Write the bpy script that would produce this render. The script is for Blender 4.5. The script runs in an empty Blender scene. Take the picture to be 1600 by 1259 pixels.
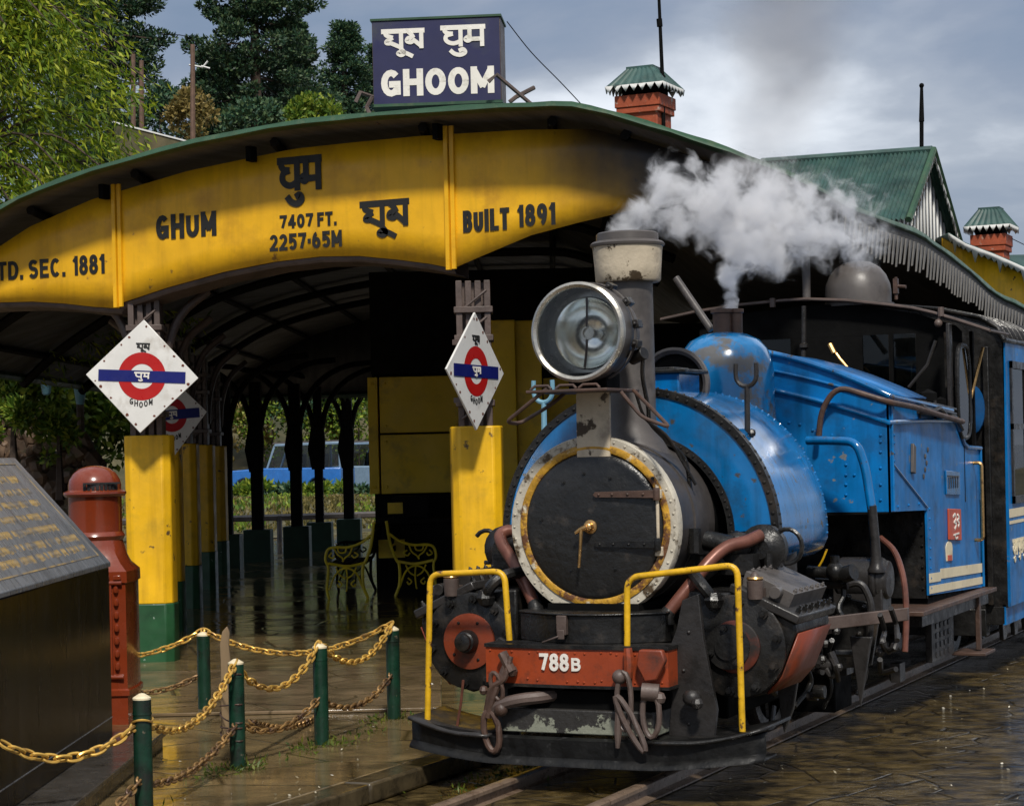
import bpy, bmesh, math, random
import numpy as np
from mathutils import Vector, Matrix
R = math.radians
random.seed(7)
rng = np.random.default_rng(11)
SC = bpy.context.scene
COL = SC.collection

# ------------------------------------------------------------------ frames
# world axes = track frame: x across the track (to the right of the photo), y along the track going away,
# z up, origin under the smokebox front.  Camera axis is turned A degrees from the track.
A = R(24.9); SA, CA = math.sin(A), math.cos(A)
H = 1.65; ROLL = R(1.3); F = 3200.0; CY = 704.0
SR, CR = math.sin(ROLL), math.cos(ROLL)

def W(X, Y, z=0.0):
    """metres right of / ahead of the camera -> world"""
    qx = X + .007 - SA * .96; qy = Y - 9.11 - CA * .96
    return Vector((qx * CA - qy * SA, qx * SA + qy * CA, z))
CAM = W(0, 0, H)
def WD(X, Y, z=0.0):
    return Vector((X * CA - Y * SA, X * SA + Y * CA, z))
def ray(px, py):
    a = (px - 800) / F; b = (CY - py) / F
    return WD(a * CR + b * SR, 1, -a * SR + b * CR)
def at(px, py, Y):                    # point seen at a photo position, Y metres ahead
    return CAM + ray(px, py) * Y
def onS(px, py, s):                   # ... on the cross plane y = s
    v = ray(px, py); return CAM + v * ((s - CAM.y) / v.y)
def onW(px, py, w):                   # ... on the lengthwise plane x = w
    v = ray(px, py); return CAM + v * ((w - CAM.x) / v.x)
def onG(px, py, z=0.0):
    v = ray(px, py); return CAM + v * ((z - H) / v.z)

# ------------------------------------------------------------------ camera
cd = bpy.data.cameras.new("camera"); cam = bpy.data.objects.new("camera", cd); COL.objects.link(cam)
cd.sensor_width = 36; cd.lens = 72; cd.shift_y = (CY - 629.5) / 1600
cd.clip_start = .1; cd.clip_end = 2000
rt = WD(CR, 0, -SR); up = WD(SR, 0, CR); bk = WD(0, -1, 0)
m = Matrix((rt, up, bk)).transposed().to_4x4(); m.translation = CAM
cam.matrix_world = m
SC.camera = cam

# ------------------------------------------------------------------ sky, sun, exposure
SUN_EL, SUN_AZ = R(49), R(6)          # azimuth: right of straight behind the camera
sun_dir = WD(math.sin(SUN_AZ) * math.cos(SUN_EL), -math.cos(SUN_AZ) * math.cos(SUN_EL), math.sin(SUN_EL))
wd = bpy.data.worlds.new("World"); SC.world = wd; wd.use_nodes = True
nt = wd.node_tree; N = nt.nodes; LK = nt.links
for n in list(N): N.remove(n)
def nd(t, **k):
    n = N.new(t)
    for a, b in k.items(): setattr(n, a, b)
    return n
out = nd('ShaderNodeOutputWorld'); bg = nd('ShaderNodeBackground'); bg.inputs[1].default_value = .1
sky = nd('ShaderNodeTexSky', sky_type='NISHITA', sun_disc=False)
sky.sun_elevation = SUN_EL; sky.sun_rotation = math.atan2(sun_dir.x, sun_dir.y)
sky.air_density = 1.0; sky.dust_density = 1.5
tc = nd('ShaderNodeTexCoord')
mp = nd('ShaderNodeMapping'); mp.inputs['Scale'].default_value = (1, 1, 2.2)
mp.inputs['Location'].default_value = (3.1, 1.7, .4)
LK.new(tc.outputs['Generated'], mp.inputs['Vector'])
ns = nd('ShaderNodeTexNoise'); ns.inputs['Scale'].default_value = 5.5; ns.inputs['Detail'].default_value = 7; ns.inputs['Roughness'].default_value = .52; ns.inputs['Distortion'].default_value = .35
LK.new(mp.outputs[0], ns.inputs['Vector'])
# a brighter bank of cloud low behind the station roofs
bd = ray(1040, 205).normalized()
nrm = nd('ShaderNodeVectorMath', operation='NORMALIZE'); LK.new(tc.outputs['Generated'], nrm.inputs[0])
sb_ = nd('ShaderNodeVectorMath', operation='SUBTRACT'); sb_.inputs[1].default_value = bd; LK.new(nrm.outputs[0], sb_.inputs[0])
ml = nd('ShaderNodeVectorMath', operation='MULTIPLY'); ml.inputs[1].default_value = (1, 1, 2.3); LK.new(sb_.outputs[0], ml.inputs[0])
ln_ = nd('ShaderNodeVectorMath', operation='LENGTH'); LK.new(ml.outputs[0], ln_.inputs[0])
mr = nd('ShaderNodeMapRange', interpolation_type='SMOOTHSTEP'); mr.inputs['From Min'].default_value = .20; mr.inputs['From Max'].default_value = .0
mr.inputs['To Min'].default_value = 0; mr.inputs['To Max'].default_value = .38
LK.new(ln_.outputs['Value'], mr.inputs[0])
ad = nd('ShaderNodeMath', operation='ADD'); LK.new(ns.outputs['Fac'], ad.inputs[0]); LK.new(mr.outputs[0], ad.inputs[1])
# another bright bank to the right of the view (it shines in the tank's gloss)
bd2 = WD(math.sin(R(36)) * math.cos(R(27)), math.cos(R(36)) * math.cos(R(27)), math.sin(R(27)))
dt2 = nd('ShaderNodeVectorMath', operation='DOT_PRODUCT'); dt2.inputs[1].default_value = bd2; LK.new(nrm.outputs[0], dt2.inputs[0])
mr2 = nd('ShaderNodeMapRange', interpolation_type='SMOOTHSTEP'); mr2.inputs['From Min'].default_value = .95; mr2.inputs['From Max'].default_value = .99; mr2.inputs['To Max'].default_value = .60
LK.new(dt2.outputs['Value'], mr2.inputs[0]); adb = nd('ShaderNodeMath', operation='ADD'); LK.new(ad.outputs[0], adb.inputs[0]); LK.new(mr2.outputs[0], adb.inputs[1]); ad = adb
# thicker, brighter cloud high overhead and behind the viewer (it lights the scene and the tank's gloss)
zz = nd('ShaderNodeSeparateXYZ'); LK.new(nrm.outputs[0], zz.inputs[0])
mz = nd('ShaderNodeMapRange', interpolation_type='SMOOTHSTEP'); mz.inputs['From Min'].default_value = .25; mz.inputs['From Max'].default_value = .8
mz.inputs['To Min'].default_value = 0; mz.inputs['To Max'].default_value = .22
LK.new(zz.outputs['Z'], mz.inputs[0])
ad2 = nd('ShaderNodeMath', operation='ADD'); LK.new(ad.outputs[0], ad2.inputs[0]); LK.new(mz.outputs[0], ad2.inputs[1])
cr = nd('ShaderNodeValToRGB'); e = cr.color_ramp.elements
e[0].position = .34; e[0].color = (1.25, 1.75, 2.6, 1)
e[1].position = .90; e[1].color = (8.6, 8.8, 9.2, 1)
for p, c in ((.46, (1.75, 2.2, 3.05, 1)), (.56, (2.25, 2.6, 3.35, 1)), (.66, (3.3, 3.6, 4.2, 1)), (.78, (6.4, 6.7, 7.2, 1))):
    x = cr.color_ramp.elements.new(p); x.color = c
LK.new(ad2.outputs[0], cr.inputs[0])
mx = nd('ShaderNodeMix', data_type='RGBA'); mx.inputs[0].default_value = .86
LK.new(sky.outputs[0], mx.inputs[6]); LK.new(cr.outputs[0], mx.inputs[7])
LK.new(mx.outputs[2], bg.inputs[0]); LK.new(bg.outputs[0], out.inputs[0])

sd = bpy.data.lights.new("sun", 'SUN'); sun = bpy.data.objects.new("sun", sd); COL.objects.link(sun)
sd.energy = 2.9; sd.angle = R(5.5); sd.color = (1.0, .95, .86)
sun.rotation_euler = sun_dir.to_track_quat('Z', 'Y').to_euler()
SC.view_settings.view_transform = 'Standard'; SC.view_settings.look = 'None'
SC.view_settings.exposure = 0.38; SC.view_settings.gamma = 1
SC.render.engine = 'CYCLES'
SC.cycles.use_denoising = True
SC.cycles.volume_bounces = 8
SC.cycles.max_bounces = 10; SC.cycles.diffuse_bounces = 6
SC.cycles.volume_step_rate = .3
SC.cycles.sample_clamp_indirect = 6

# ------------------------------------------------------------------ materials
def mat(name, col, rough=.5, metal=0.0, var=.25, vscale=6.0, dirt=None, dscale=3.0, dlo=.55, dhi=.7, bump=.0, bscale=40.0,
        coat=0.0, spec=.5, rvar=.12, stretch=None, extra=None, dirt2=None, d2=(20, .62, .68), streak=False):
    """Principled paint / metal with brightness variation, dirt patches, gloss variation and fine bump."""
    M = bpy.data.materials.new(name); M.use_nodes = True
    t = M.node_tree; n = t.nodes; l = t.links
    b = n['Principled BSDF']
    tcn = n.new('ShaderNodeTexCoord'); mpn = n.new('ShaderNodeMapping')
    if stretch: mpn.inputs['Scale'].default_value = stretch
    l.new(tcn.outputs['Object'], mpn.inputs['Vector'])
    def noise(sc, det=5, rg=.6):
        x = n.new('ShaderNodeTexNoise'); x.inputs['Scale'].default_value = sc; x.inputs['Detail'].default_value = det; x.inputs['Roughness'].default_value = rg
        l.new(mpn.outputs[0], x.inputs['Vector']); return x
    v = noise(vscale)
    r1 = n.new('ShaderNodeMapRange'); r1.inputs['From Min'].default_value = .3; r1.inputs['From Max'].default_value = .7
    r1.inputs['To Min'].default_value = 1 - var; r1.inputs['To Max'].default_value = 1 + var * .6
    l.new(v.outputs['Fac'], r1.inputs[0])
    mul = n.new('ShaderNodeMix'); mul.data_type = 'RGBA'; mul.blend_type = 'MULTIPLY'; mul.inputs[0].default_value = 1
    mul.inputs[6].default_value = (*col, 1); l.new(r1.outputs[0], mul.inputs[7])
    c = mul.outputs[2]
    if dirt:
        dn = noise(dscale, 8, .65)
        r2 = n.new('ShaderNodeMapRange'); r2.inputs['From Min'].default_value = dlo; r2.inputs['From Max'].default_value = dhi
        l.new(dn.outputs['Fac'], r2.inputs[0])
        mm = n.new('ShaderNodeMix'); mm.data_type = 'RGBA'; l.new(r2.outputs[0], mm.inputs[0]); l.new(c, mm.inputs[6]); mm.inputs[7].default_value = (*dirt, 1)
        c = mm.outputs[2]
    if dirt2:
        dn = noise(d2[0], 6, .6)
        r2 = n.new('ShaderNodeMapRange'); r2.inputs['From Min'].default_value = d2[1]; r2.inputs['From Max'].default_value = d2[2]
        l.new(dn.outputs['Fac'], r2.inputs[0])
        mm = n.new('ShaderNodeMix'); mm.data_type = 'RGBA'; l.new(r2.outputs[0], mm.inputs[0]); l.new(c, mm.inputs[6]); mm.inputs[7].default_value = (*dirt2, 1)
        c = mm.outputs[2]
    if streak:                        # run-off streaks of dirt
        ms_ = n.new('ShaderNodeMapping'); ms_.inputs['Scale'].default_value = (1, 1, .09); l.new(tcn.outputs['Object'], ms_.inputs['Vector'])
        sn = n.new('ShaderNodeTexNoise'); sn.inputs['Scale'].default_value = 13; sn.inputs['Detail'].default_value = 5; sn.inputs['Roughness'].default_value = .6; l.new(ms_.outputs[0], sn.inputs['Vector'])
        r2 = n.new('ShaderNodeMapRange'); r2.inputs['From Min'].default_value = .48; r2.inputs['From Max'].default_value = .72; r2.inputs['To Max'].default_value = streak; l.new(sn.outputs['Fac'], r2.inputs[0])
        mm = n.new('ShaderNodeMix'); mm.data_type = 'RGBA'; mm.blend_type = 'MULTIPLY'; l.new(r2.outputs[0], mm.inputs[0]); l.new(c, mm.inputs[6]); mm.inputs[7].default_value = (.45, .42, .38, 1); c = mm.outputs[2]
    if extra: c = extra(n, l, tcn, c)
    l.new(c, b.inputs['Base Color'])
    rn = noise(vscale * 1.7)
    r3 = n.new('ShaderNodeMapRange'); r3.inputs['From Min'].default_value = .3; r3.inputs['From Max'].default_value = .7
    r3.inputs['To Min'].default_value = max(.03, rough - rvar); r3.inputs['To Max'].default_value = min(1, rough + rvar)
    l.new(rn.outputs['Fac'], r3.inputs[0]); l.new(r3.outputs[0], b.inputs['Roughness'])
    b.inputs['Metallic'].default_value = metal; b.inputs['Coat Weight'].default_value = coat; b.inputs['Coat Roughness'].default_value = .12
    b.inputs['Specular IOR Level'].default_value = spec
    if bump:
        bn = noise(bscale, 4, .6); bp = n.new('ShaderNodeBump'); bp.inputs['Strength'].default_value = bump; bp.inputs['Distance'].default_value = .01
        l.new(bn.outputs['Fac'], bp.inputs['Height']); l.new(bp.outputs[0], b.inputs['Normal'])
    return M

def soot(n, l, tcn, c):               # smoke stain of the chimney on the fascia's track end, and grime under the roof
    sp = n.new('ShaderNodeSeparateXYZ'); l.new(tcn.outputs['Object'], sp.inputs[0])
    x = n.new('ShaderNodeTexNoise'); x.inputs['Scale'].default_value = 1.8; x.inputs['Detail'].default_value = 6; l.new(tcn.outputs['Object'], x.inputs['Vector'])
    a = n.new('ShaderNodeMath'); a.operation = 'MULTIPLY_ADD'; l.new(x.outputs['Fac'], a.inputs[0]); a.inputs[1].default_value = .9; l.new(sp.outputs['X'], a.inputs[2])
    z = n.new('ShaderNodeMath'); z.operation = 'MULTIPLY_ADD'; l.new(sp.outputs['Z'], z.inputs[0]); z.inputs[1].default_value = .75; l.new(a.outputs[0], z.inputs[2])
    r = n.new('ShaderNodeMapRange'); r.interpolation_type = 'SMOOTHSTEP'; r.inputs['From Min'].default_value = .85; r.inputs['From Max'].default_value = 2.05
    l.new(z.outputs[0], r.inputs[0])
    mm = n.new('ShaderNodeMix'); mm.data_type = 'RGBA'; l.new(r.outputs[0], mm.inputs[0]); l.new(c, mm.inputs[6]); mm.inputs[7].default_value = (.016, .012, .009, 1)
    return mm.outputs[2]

BLUE = mat('blue_paint', (.0015, .150, .42), .15, var=.34, vscale=3.2, dirt=(.010, .055, .125), dscale=4.5, dlo=.52, dhi=.74, coat=.6, bump=.05, bscale=5, dirt2=(.06, .06, .06), d2=(15, .62, .67), streak=.7, rvar=.10)
BLUEC = mat('cab_blue_paint', (.0012, .150, .44), .42, var=.3, vscale=3.2, dirt=(.012, .06, .15), dscale=4.5, dlo=.52, dhi=.74, coat=.08, bump=.08, bscale=6, dirt2=(.16, .18, .20), d2=(13, .66, .69), streak=.6, spec=.3)
BLUED = mat('dark_disc_blue', (.002, .07, .22), .5, var=.2)  # even dark blue for the disc on the coach end
REDK = mat('oily_dark_red', (.10, .022, .012), .4, var=.4, dirt=(.02, .016, .014), dscale=7, dlo=.45, dhi=.6)
BLUE2 = mat('worn_blue_paint', (.008, .17, .42), .16, var=.3, vscale=4, dirt=(.10, .10, .10), dscale=4.2, dlo=.50, dhi=.58, coat=.4, bump=.1, bscale=14)
BLACK = mat('black_iron', (.012, .0115, .011), .36, var=.6, vscale=7, dirt=(.040, .030, .022), dscale=6, dlo=.54, dhi=.75, bump=.45, bscale=28, spec=.4, rvar=.2)
BLACKW = mat('wet_black_board', (.006, .006, .006), .5, var=.6, vscale=8, dirt=(.03, .03, .03), dscale=13, dlo=.60, dhi=.7, bump=.5, bscale=20, spec=.3, rvar=.2)
SOOTB = mat('sooty_black', (.006, .006, .006),   .7, var=.4, bump=.2, spec=.04)
DOORB = mat('smokebox_door_black', (.014, .0138, .0135), .34, var=.45, vscale=5, dirt=(.05, .042, .036), dscale=9, dlo=.58, dhi=.75, bump=.5, bscale=26)
GREY = mat('smokebox_grey', (.085, .075, .070), .45, var=.3, vscale=5, dirt=(.035, .03, .028), dscale=4, bump=.12, bscale=25)
GREYD = mat('dark_grey_iron', (.032, .029, .028), .36, var=.5, vscale=6, dirt=(.011, .010, .009), dscale=6, dlo=.45, dhi=.65, bump=.35, bscale=25, spec=.4, rvar=.18)
GREYM = mat('worn_smokebox_grey', (.060, .053, .050), .42, var=.4, vscale=5, dirt=(.025, .022, .02), dscale=4, bump=.2, bscale=20)
CREAM = mat('peeling_cream_paint', (.54, .46, .34), .55, var=.25, vscale=5, dirt=(.05, .032, .015), dscale=9, dlo=.56, dhi=.60, bump=.4, bscale=22, dirt2=(.30, .25, .19), d2=(5, .55, .7))
RINGC = mat('ring_cream_paint', (.47, .43, .35), .5, var=.3, dirt=(.07, .045, .02), dscale=9, dlo=.54, dhi=.62, bump=.4, bscale=30)
GOLD = mat('gold_flaking_paint', (.50, .27, .025), .42, var=.4, vscale=14, dirt=(.12, .05, .02), dscale=16, dlo=.5, dhi=.6, bump=.6, bscale=40, dirt2=(.6, .55, .42), d2=(9, .6, .66))
BRASS = mat('worn_brass', (.60, .36, .14), .3, metal=.9, var=.3, vscale=20, dirt=(.12, .06, .03), dscale=20)
COPPER = mat('copper_pipe', (.165, .062, .042), .36, metal=.25, var=.3, vscale=9, dirt=(.09, .04, .03), dscale=7)
RUSTY = mat('rusty_iron', (.075, .042, .030), .5, var=.4, vscale=10, dirt=(.05, .035, .03), dscale=8, bump=.3)
RED = mat('red_beam_paint', (.29, .046, .012), .4, var=.22, vscale=6, dirt=(.10, .03, .015), dscale=7, dlo=.55, dhi=.72, bump=.15, bscale=20, dirt2=(.02, .018, .016), d2=(4.5, .6, .72))
REDD = mat('grimy_red_paint', (.22, .040, .014), .42, var=.3, vscale=5, dirt=(.05, .025, .018), dscale=5, dlo=.48, dhi=.68, bump=.2, bscale=20)
REDP = mat('red_plate', (.50, .075, .03), .4, var=.2)
YRAIL = mat('yellow_rail_paint', (.68, .39, .012), .36, var=.3, vscale=9, dirt=(.10, .045, .02), dscale=17, dlo=.58, dhi=.63, bump=.25)
YPIL = mat('yellow_pillar_paint', (.80, .45, .004), .5, var=.16, vscale=3, dirt=(.52, .31, .01), dscale=4, dlo=.5, dhi=.75, bump=.25, bscale=10, dirt2=(.10, .06, .02), d2=(10, .64, .69), streak=.4)
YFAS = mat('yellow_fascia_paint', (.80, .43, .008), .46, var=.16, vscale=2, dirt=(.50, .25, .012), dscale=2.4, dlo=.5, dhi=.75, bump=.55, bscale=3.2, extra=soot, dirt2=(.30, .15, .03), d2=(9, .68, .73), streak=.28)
YWALL = mat('dull_yellow_wall', (.92, .62, .02), .5, var=.15, vscale=2, dirt=(.60, .40, .03), dscale=3, bump=.1)
GREENP = mat('green_post_paint', (.007, .036, .020), .33, var=.4, vscale=8, dirt=(.012, .014, .011), dscale=6, dlo=.5, dhi=.66, bump=.2, dirt2=(.16, .13, .09), d2=(26, .66, .70))
GREENB = mat('green_pillar_base', (.014, .075, .026), .45, var=.3, vscale=6, dirt=(.01, .04, .02), dscale=5, dirt2=(.35, .42, .36), d2=(22, .68, .72))
GREEND = mat('dark_green_plinth', (.018, .055, .030), .5, var=.3)
TRIM = mat('green_roof_edge', (.022, .070, .034), .5, var=.3, vscale=4, dirt=(.07, .10, .05), dscale=5)
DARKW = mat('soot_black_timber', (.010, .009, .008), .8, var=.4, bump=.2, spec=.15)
CEIL = mat('dark_roof_underside', (.095, .090, .087), .6, var=.45, vscale=2.5, stretch=(3, .3, 1), bump=.2)
IRONB = mat('brown_iron_column', (.095, .068, .058), .5, var=.4, vscale=6, dirt=(.06, .035, .025), dscale=7, bump=.2)
SIGNW = mat('white_enamel', (.70, .69, .66), .35, var=.10, vscale=4, dirt=(.48, .45, .40), dscale=3)
SIGNR = mat('red_enamel', (.42, .008, .006), .35, var=.1)
SIGNB = mat('blue_enamel', (.006, .010, .13), .35, var=.15)
NAVY = mat('navy_board_paint', (.010, .012, .065), .55, var=.2, vscale=3, dirt=(.03, .035, .06), dscale=3)
WHITEP = mat('white_lettering_paint', (.76, .73, .66), .5, var=.1, dirt=(.5, .47, .4), dscale=12)
BLACKP = mat('black_lettering_paint', (.012, .012, .011), .6, var=.2)
RUSTD = mat('rust_spot', (.13, .03, .012), .8, var=.4)
PBOX = mat('red_oxide_gloss', (.185, .030, .009), .24, var=.22, vscale=4, dirt=(.15, .03, .012), dscale=4, coat=.4, bump=.05, bscale=10, dirt2=(.03, .01, .008), d2=(24, .70, .73))
STONE = mat('polished_dark_granite', (.0065, .0065, .0078), .24, var=.5, vscale=6, dirt=(.028, .026, .025), dscale=4, dlo=.5, dhi=.8, stretch=(1, 2, .3), rvar=.05, spec=.12, dirt2=(.3, .3, .3), d2=(55, .74, .76))
SLATE = mat('grey_slate_top', (.16, .17, .185), .30, var=.35, vscale=7, dirt=(.07, .075, .085), dscale=6, stretch=(.6, 2.2, .6), bump=.35, bscale=18)
SLAB = mat('wet_plinth_stone', (.055, .050, .045), .22, var=.3, dirt=(.03, .026, .022), dscale=4, bump=.1)
GILT = mat('gilt_lettering', (.40, .27, .10), .5, var=.3, vscale=20, dirt=(.14, .13, .12), dscale=10, dlo=.44, dhi=.58)
CHAIN = mat('gilt_chain', (.68, .41, .085), .35, metal=.45, var=.25, vscale=20, dirt=(.16, .08, .035), dscale=9, dlo=.5, dhi=.7)
CHAINR = mat('rusty_gilt_chain', (.33, .19, .065), .45, metal=.4, var=.35, vscale=20, dirt=(.08, .045, .03), dscale=9, dlo=.45, dhi=.62)
WOOD = mat('weathered_wood', (.25, .17, .09), .7, var=.35, vscale=8, stretch=(1, 1, .15), bump=.3)
POLE = mat('brown_pole', (.13, .075, .05), .7, var=.3)
BRICK = mat('red_chimney_brick', (.33, .065, .022), .7, var=.3, vscale=6, dirt=(.40, .30, .24), dscale=7, dlo=.60, dhi=.68, bump=.4)
ROOFG = mat('green_painted_sheet', (.030, .078, .070), .5, var=.4, vscale=2, dirt=(.06, .11, .09), dscale=3, dlo=.45, dhi=.7, streak=.6)
PALE = mat('pale_blue_paint', (.16, .33, .42), .4, var=.1)
STEELC = mat('bright_rim_metal', (.50, .47, .41), .28, metal=.85, var=.2, vscale=10)
BARREL = mat('lamp_inside_grey', (.36, .36, .34), .25, metal=.4, var=.3)
CHROME = mat('silvered_reflector', (.95, .97, .93), .17, metal=1.0, var=.25, vscale=9, rvar=.06)
RAILM = mat('rail_steel', (.24, .17, .12), .33, metal=.35, var=.3, vscale=12, dirt=(.08, .04, .02), dscale=8)
YBENCH = mat('yellow_cast_iron', (.95, .72, .03), .45, var=.25)
JEEPB = mat('jeep_blue_body', (.02, .13, .42), .25, var=.15, coat=.6)
JEEPG = mat('jeep_grey_body', (.17, .25, .34), .3, var=.15, coat=.5)
TYRE = mat('tyre_rubber', (.015, .015, .015), .8)
BARK = mat('bark', (.06, .04, .028), .85, var=.4, bump=.5)
ROCK = mat('rubble_stone', (.13, .082, .052), .6, var=.6, vscale=5, dirt=(.06, .07, .02), dscale=3, dlo=.5, dhi=.7, bump=.6, bscale=6)
CLOTH = mat('brown_curtain', (.22, .07, .03), .7, var=.4, vscale=3)
STRIPEC = mat('cream_stripe', (.72, .62, .42), .45, var=.12, dirt=(.5, .40, .25), dscale=8)
LACE = mat('white_fretwork', (.62, .62, .60), .6, var=.1)
SOOTD = mat('sooty_board', (.035, .033, .031), .7, var=.4)
SOOTW = mat('grey_fretwork', (.115, .11, .105), .6, var=.3)

def glass(name, tint=(1, 1, 1), rough=.02):
    M = bpy.data.materials.new(name); M.use_nodes = True; t = M.node_tree; n = t.nodes; l = t.links
    n.remove(n['Principled BSDF']); o = n['Material Output']
    tr = n.new('ShaderNodeBsdfTransparent'); tr.inputs[0].default_value = (*tint, 1)
    gl = n.new('ShaderNodeBsdfGlossy'); gl.inputs['Roughness'].default_value = rough
    fr = n.new('ShaderNodeFresnel'); fr.inputs[0].default_value = 1.5
    mxs = n.new('ShaderNodeMixShader'); l.new(fr.outputs[0], mxs.inputs[0]); l.new(tr.outputs[0], mxs.inputs[1]); l.new(gl.outputs[0], mxs.inputs[2])
    l.new(mxs.outputs[0], o.inputs[0]); return M
GLASS = glass('lamp_glass', (.99, 1, .99))
PANE = glass('window_pane', (.30, .34, .34))

JPANE = glass('jeep_window', (.8, .85, .85))

def leafmat(name, c1, c2, c3, trans=.25):
    M = bpy.data.materials.new(name); M.use_nodes = True; t = M.node_tree; n = t.nodes; l = t.links
    b = n['Principled BSDF']; o = n['Material Output']
    g = n.new('ShaderNodeNewGeometry'); cr_ = n.new('ShaderNodeValToRGB')
    cr_.color_ramp.elements[0].color = (*c1, 1); cr_.color_ramp.elements[1].color = (*c3, 1)
    cr_.color_ramp.elements.new(.5).color = (*c2, 1)
    l.new(g.outputs['Random Per Island'], cr_.inputs[0]); l.new(cr_.outputs[0], b.inputs['Base Color'])
    b.inputs['Roughness'].default_value = .5; b.inputs['Specular IOR Level'].default_value = .3
    tl = n.new('ShaderNodeBsdfTranslucent'); l.new(cr_.outputs[0], tl.inputs[0])
    ms = n.new('ShaderNodeMixShader'); ms.inputs[0].default_value = trans
    l.new(b.outputs[0], ms.inputs[1]); l.new(tl.outputs[0], ms.inputs[2]); l.new(ms.outputs[0], o.inputs[0]); return M
BAMB = leafmat('yellow_green_leaves', (.05, .10, .006), (.145, .225, .012), (.42, .44, .03), .35)
CONI = leafmat('dark_conifer_needles', (.010, .032, .018), (.024, .062, .028), (.085, .12, .05), .12)
CONI2 = leafmat('blue_green_needles', (.016, .048, .03), (.032, .080, .040), (.10, .15, .06), .12)
SHRUB = leafmat('mid_green_leaves', (.04, .09, .012), (.11, .19, .02), (.30, .34, .04), .3)
OCHRE = leafmat('ochre_leaves', (.09, .08, .02), (.20, .15, .045), (.32, .24, .08), .25)
LITTER = leafmat('pale_wet_litter', (.10, .08, .04), (.35, .30, .2), (.7, .68, .6), .1)
BANKG = leafmat('dry_bank_grass', (.05, .05, .012), (.11, .09, .025), (.20, .16, .05), .2)
GRASSM = leafmat('wet_grass', (.03, .06, .01), (.07, .11, .012), (.16, .17, .02), .2)

def wetground(name, base, dark, scale, rough0, rough1, wave, bump=.5, slabs=None, puddle=(.45, .6), rot=0.0):
    M = bpy.data.materials.new(name); M.use_nodes = True; t = M.node_tree; n = t.nodes; l = t.links
    b = n['Principled BSDF']; tcn = n.new('ShaderNodeTexCoord')
    mp_ = n.new('ShaderNodeMapping'); mp_.inputs['Rotation'].default_value = (0, 0, rot); l.new(tcn.outputs['Object'], mp_.inputs['Vector'])
    def noise(sc, st=(1, 1, 1), det=6, rg=.6, dis=0.0):
        mm = n.new('ShaderNodeMapping'); mm.inputs['Scale'].default_value = st; l.new(mp_.outputs[0], mm.inputs['Vector'])
        x = n.new('ShaderNodeTexNoise'); x.inputs['Scale'].default_value = sc; x.inputs['Detail'].default_value = det; x.inputs['Roughness'].default_value = rg; x.inputs['Distortion'].default_value = dis
        l.new(mm.outputs[0], x.inputs['Vector']); return x.outputs['Fac']
    def rmap(o, a, b_, c, d_):
        r = n.new('ShaderNodeMapRange'); r.inputs['From Min'].default_value = a; r.inputs['From Max'].default_value = b_; r.inputs['To Min'].default_value = c; r.inputs['To Max'].default_value = d_
        l.new(o, r.inputs[0]); return r.outputs[0]
    c = n.new('ShaderNodeMix'); c.data_type = 'RGBA'; l.new(rmap(noise(scale, wave, 8, .65, .3), .38, .66, 0, 1), c.inputs[0]); c.inputs[6].default_value = (*dark, 1); c.inputs[7].default_value = (*base, 1)
    col = c.outputs[2]
    pud = rmap(noise(1.1, (1, 1, 1), 4, .5), puddle[0], puddle[1], 0, 1)
    hgt = noise(scale * 2.2, wave, 6, .65, .4)
    if slabs:
        v = n.new('ShaderNodeTexVoronoi'); v.feature = 'DISTANCE_TO_EDGE'; v.inputs['Scale'].default_value = slabs[0]
        mm = n.new('ShaderNodeMapping'); mm.inputs['Scale'].default_value = slabs[1]; l.new(mp_.outputs[0], mm.inputs['Vector']); l.new(mm.outputs[0], v.inputs['Vector'])
        j = rmap(v.outputs['Distance'], 0.0, slabs[2], 0, 1)
        c2 = n.new('ShaderNodeMix'); c2.data_type = 'RGBA'; l.new(j, c2.inputs[0]); c2.inputs[6].default_value = (dark[0] * .6, dark[1] * .6, dark[2] * .55, 1); l.new(col, c2.inputs[7]); col = c2.outputs[2]
        hm = n.new('ShaderNodeMath'); hm.operation = 'MULTIPLY_ADD'; l.new(j, hm.inputs[0]); hm.inputs[1].default_value = .6; l.new(hgt, hm.inputs[2]); hgt = hm.outputs[0]
    l.new(col, b.inputs['Base Color'])
    rr = n.new('ShaderNodeMix'); l.new(pud, rr.inputs[0]); rr.inputs[2].default_value = rough0; l.new(rmap(noise(scale * 3, wave), .3, .7, rough1 * .6, rough1), rr.inputs[3])
    l.new(rr.outputs[0], b.inputs['Roughness'])
    bm_ = n.new('ShaderNodeMath'); bm_.operation = 'MULTIPLY'; l.new(rmap(pud, 0, 1, .22, 1), bm_.inputs[0]); bm_.inputs[1].default_value = bump
    bp = n.new('ShaderNodeBump'); bp.inputs['Distance'].default_value = .02; l.new(bm_.outputs[0], bp.inputs['Strength']); l.new(hgt, bp.inputs['Height']); l.new(bp.outputs[0], b.inputs['Normal'])
    b.inputs['Specular IOR Level'].default_value = .5
    return M
TRACKG = wetground('wet_track_paving', (.135, .094, .036), (.014, .010, .005), 5.5, .04, .32, (1, 1.3, 1), .85, slabs=(3.0, (1, 1.4, 1), .035), rot=-A)
PAVE = wetground('wet_platform_paving', (.215, .150, .070), (.075, .055, .028), 2.6, .035, .20, (1, 1.5, 1), .30, slabs=(1.3, (1, 1.3, 1), .025), puddle=(.46, .62), rot=-A)
BAND = wetground('wet_reddish_paving', (.215, .150, .085), (.10, .072, .040), 3.0, .05, .28, (1, 1.3, 1), .35, slabs=(1.5, (1, 1.2, 1), .02), puddle=(.42, .6), rot=-A)
KERB = wetground('wet_kerb_stone', (.10, .075, .04), (.035, .027, .016), 7, .1, .35, (1, 1, 1), .4)
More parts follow.
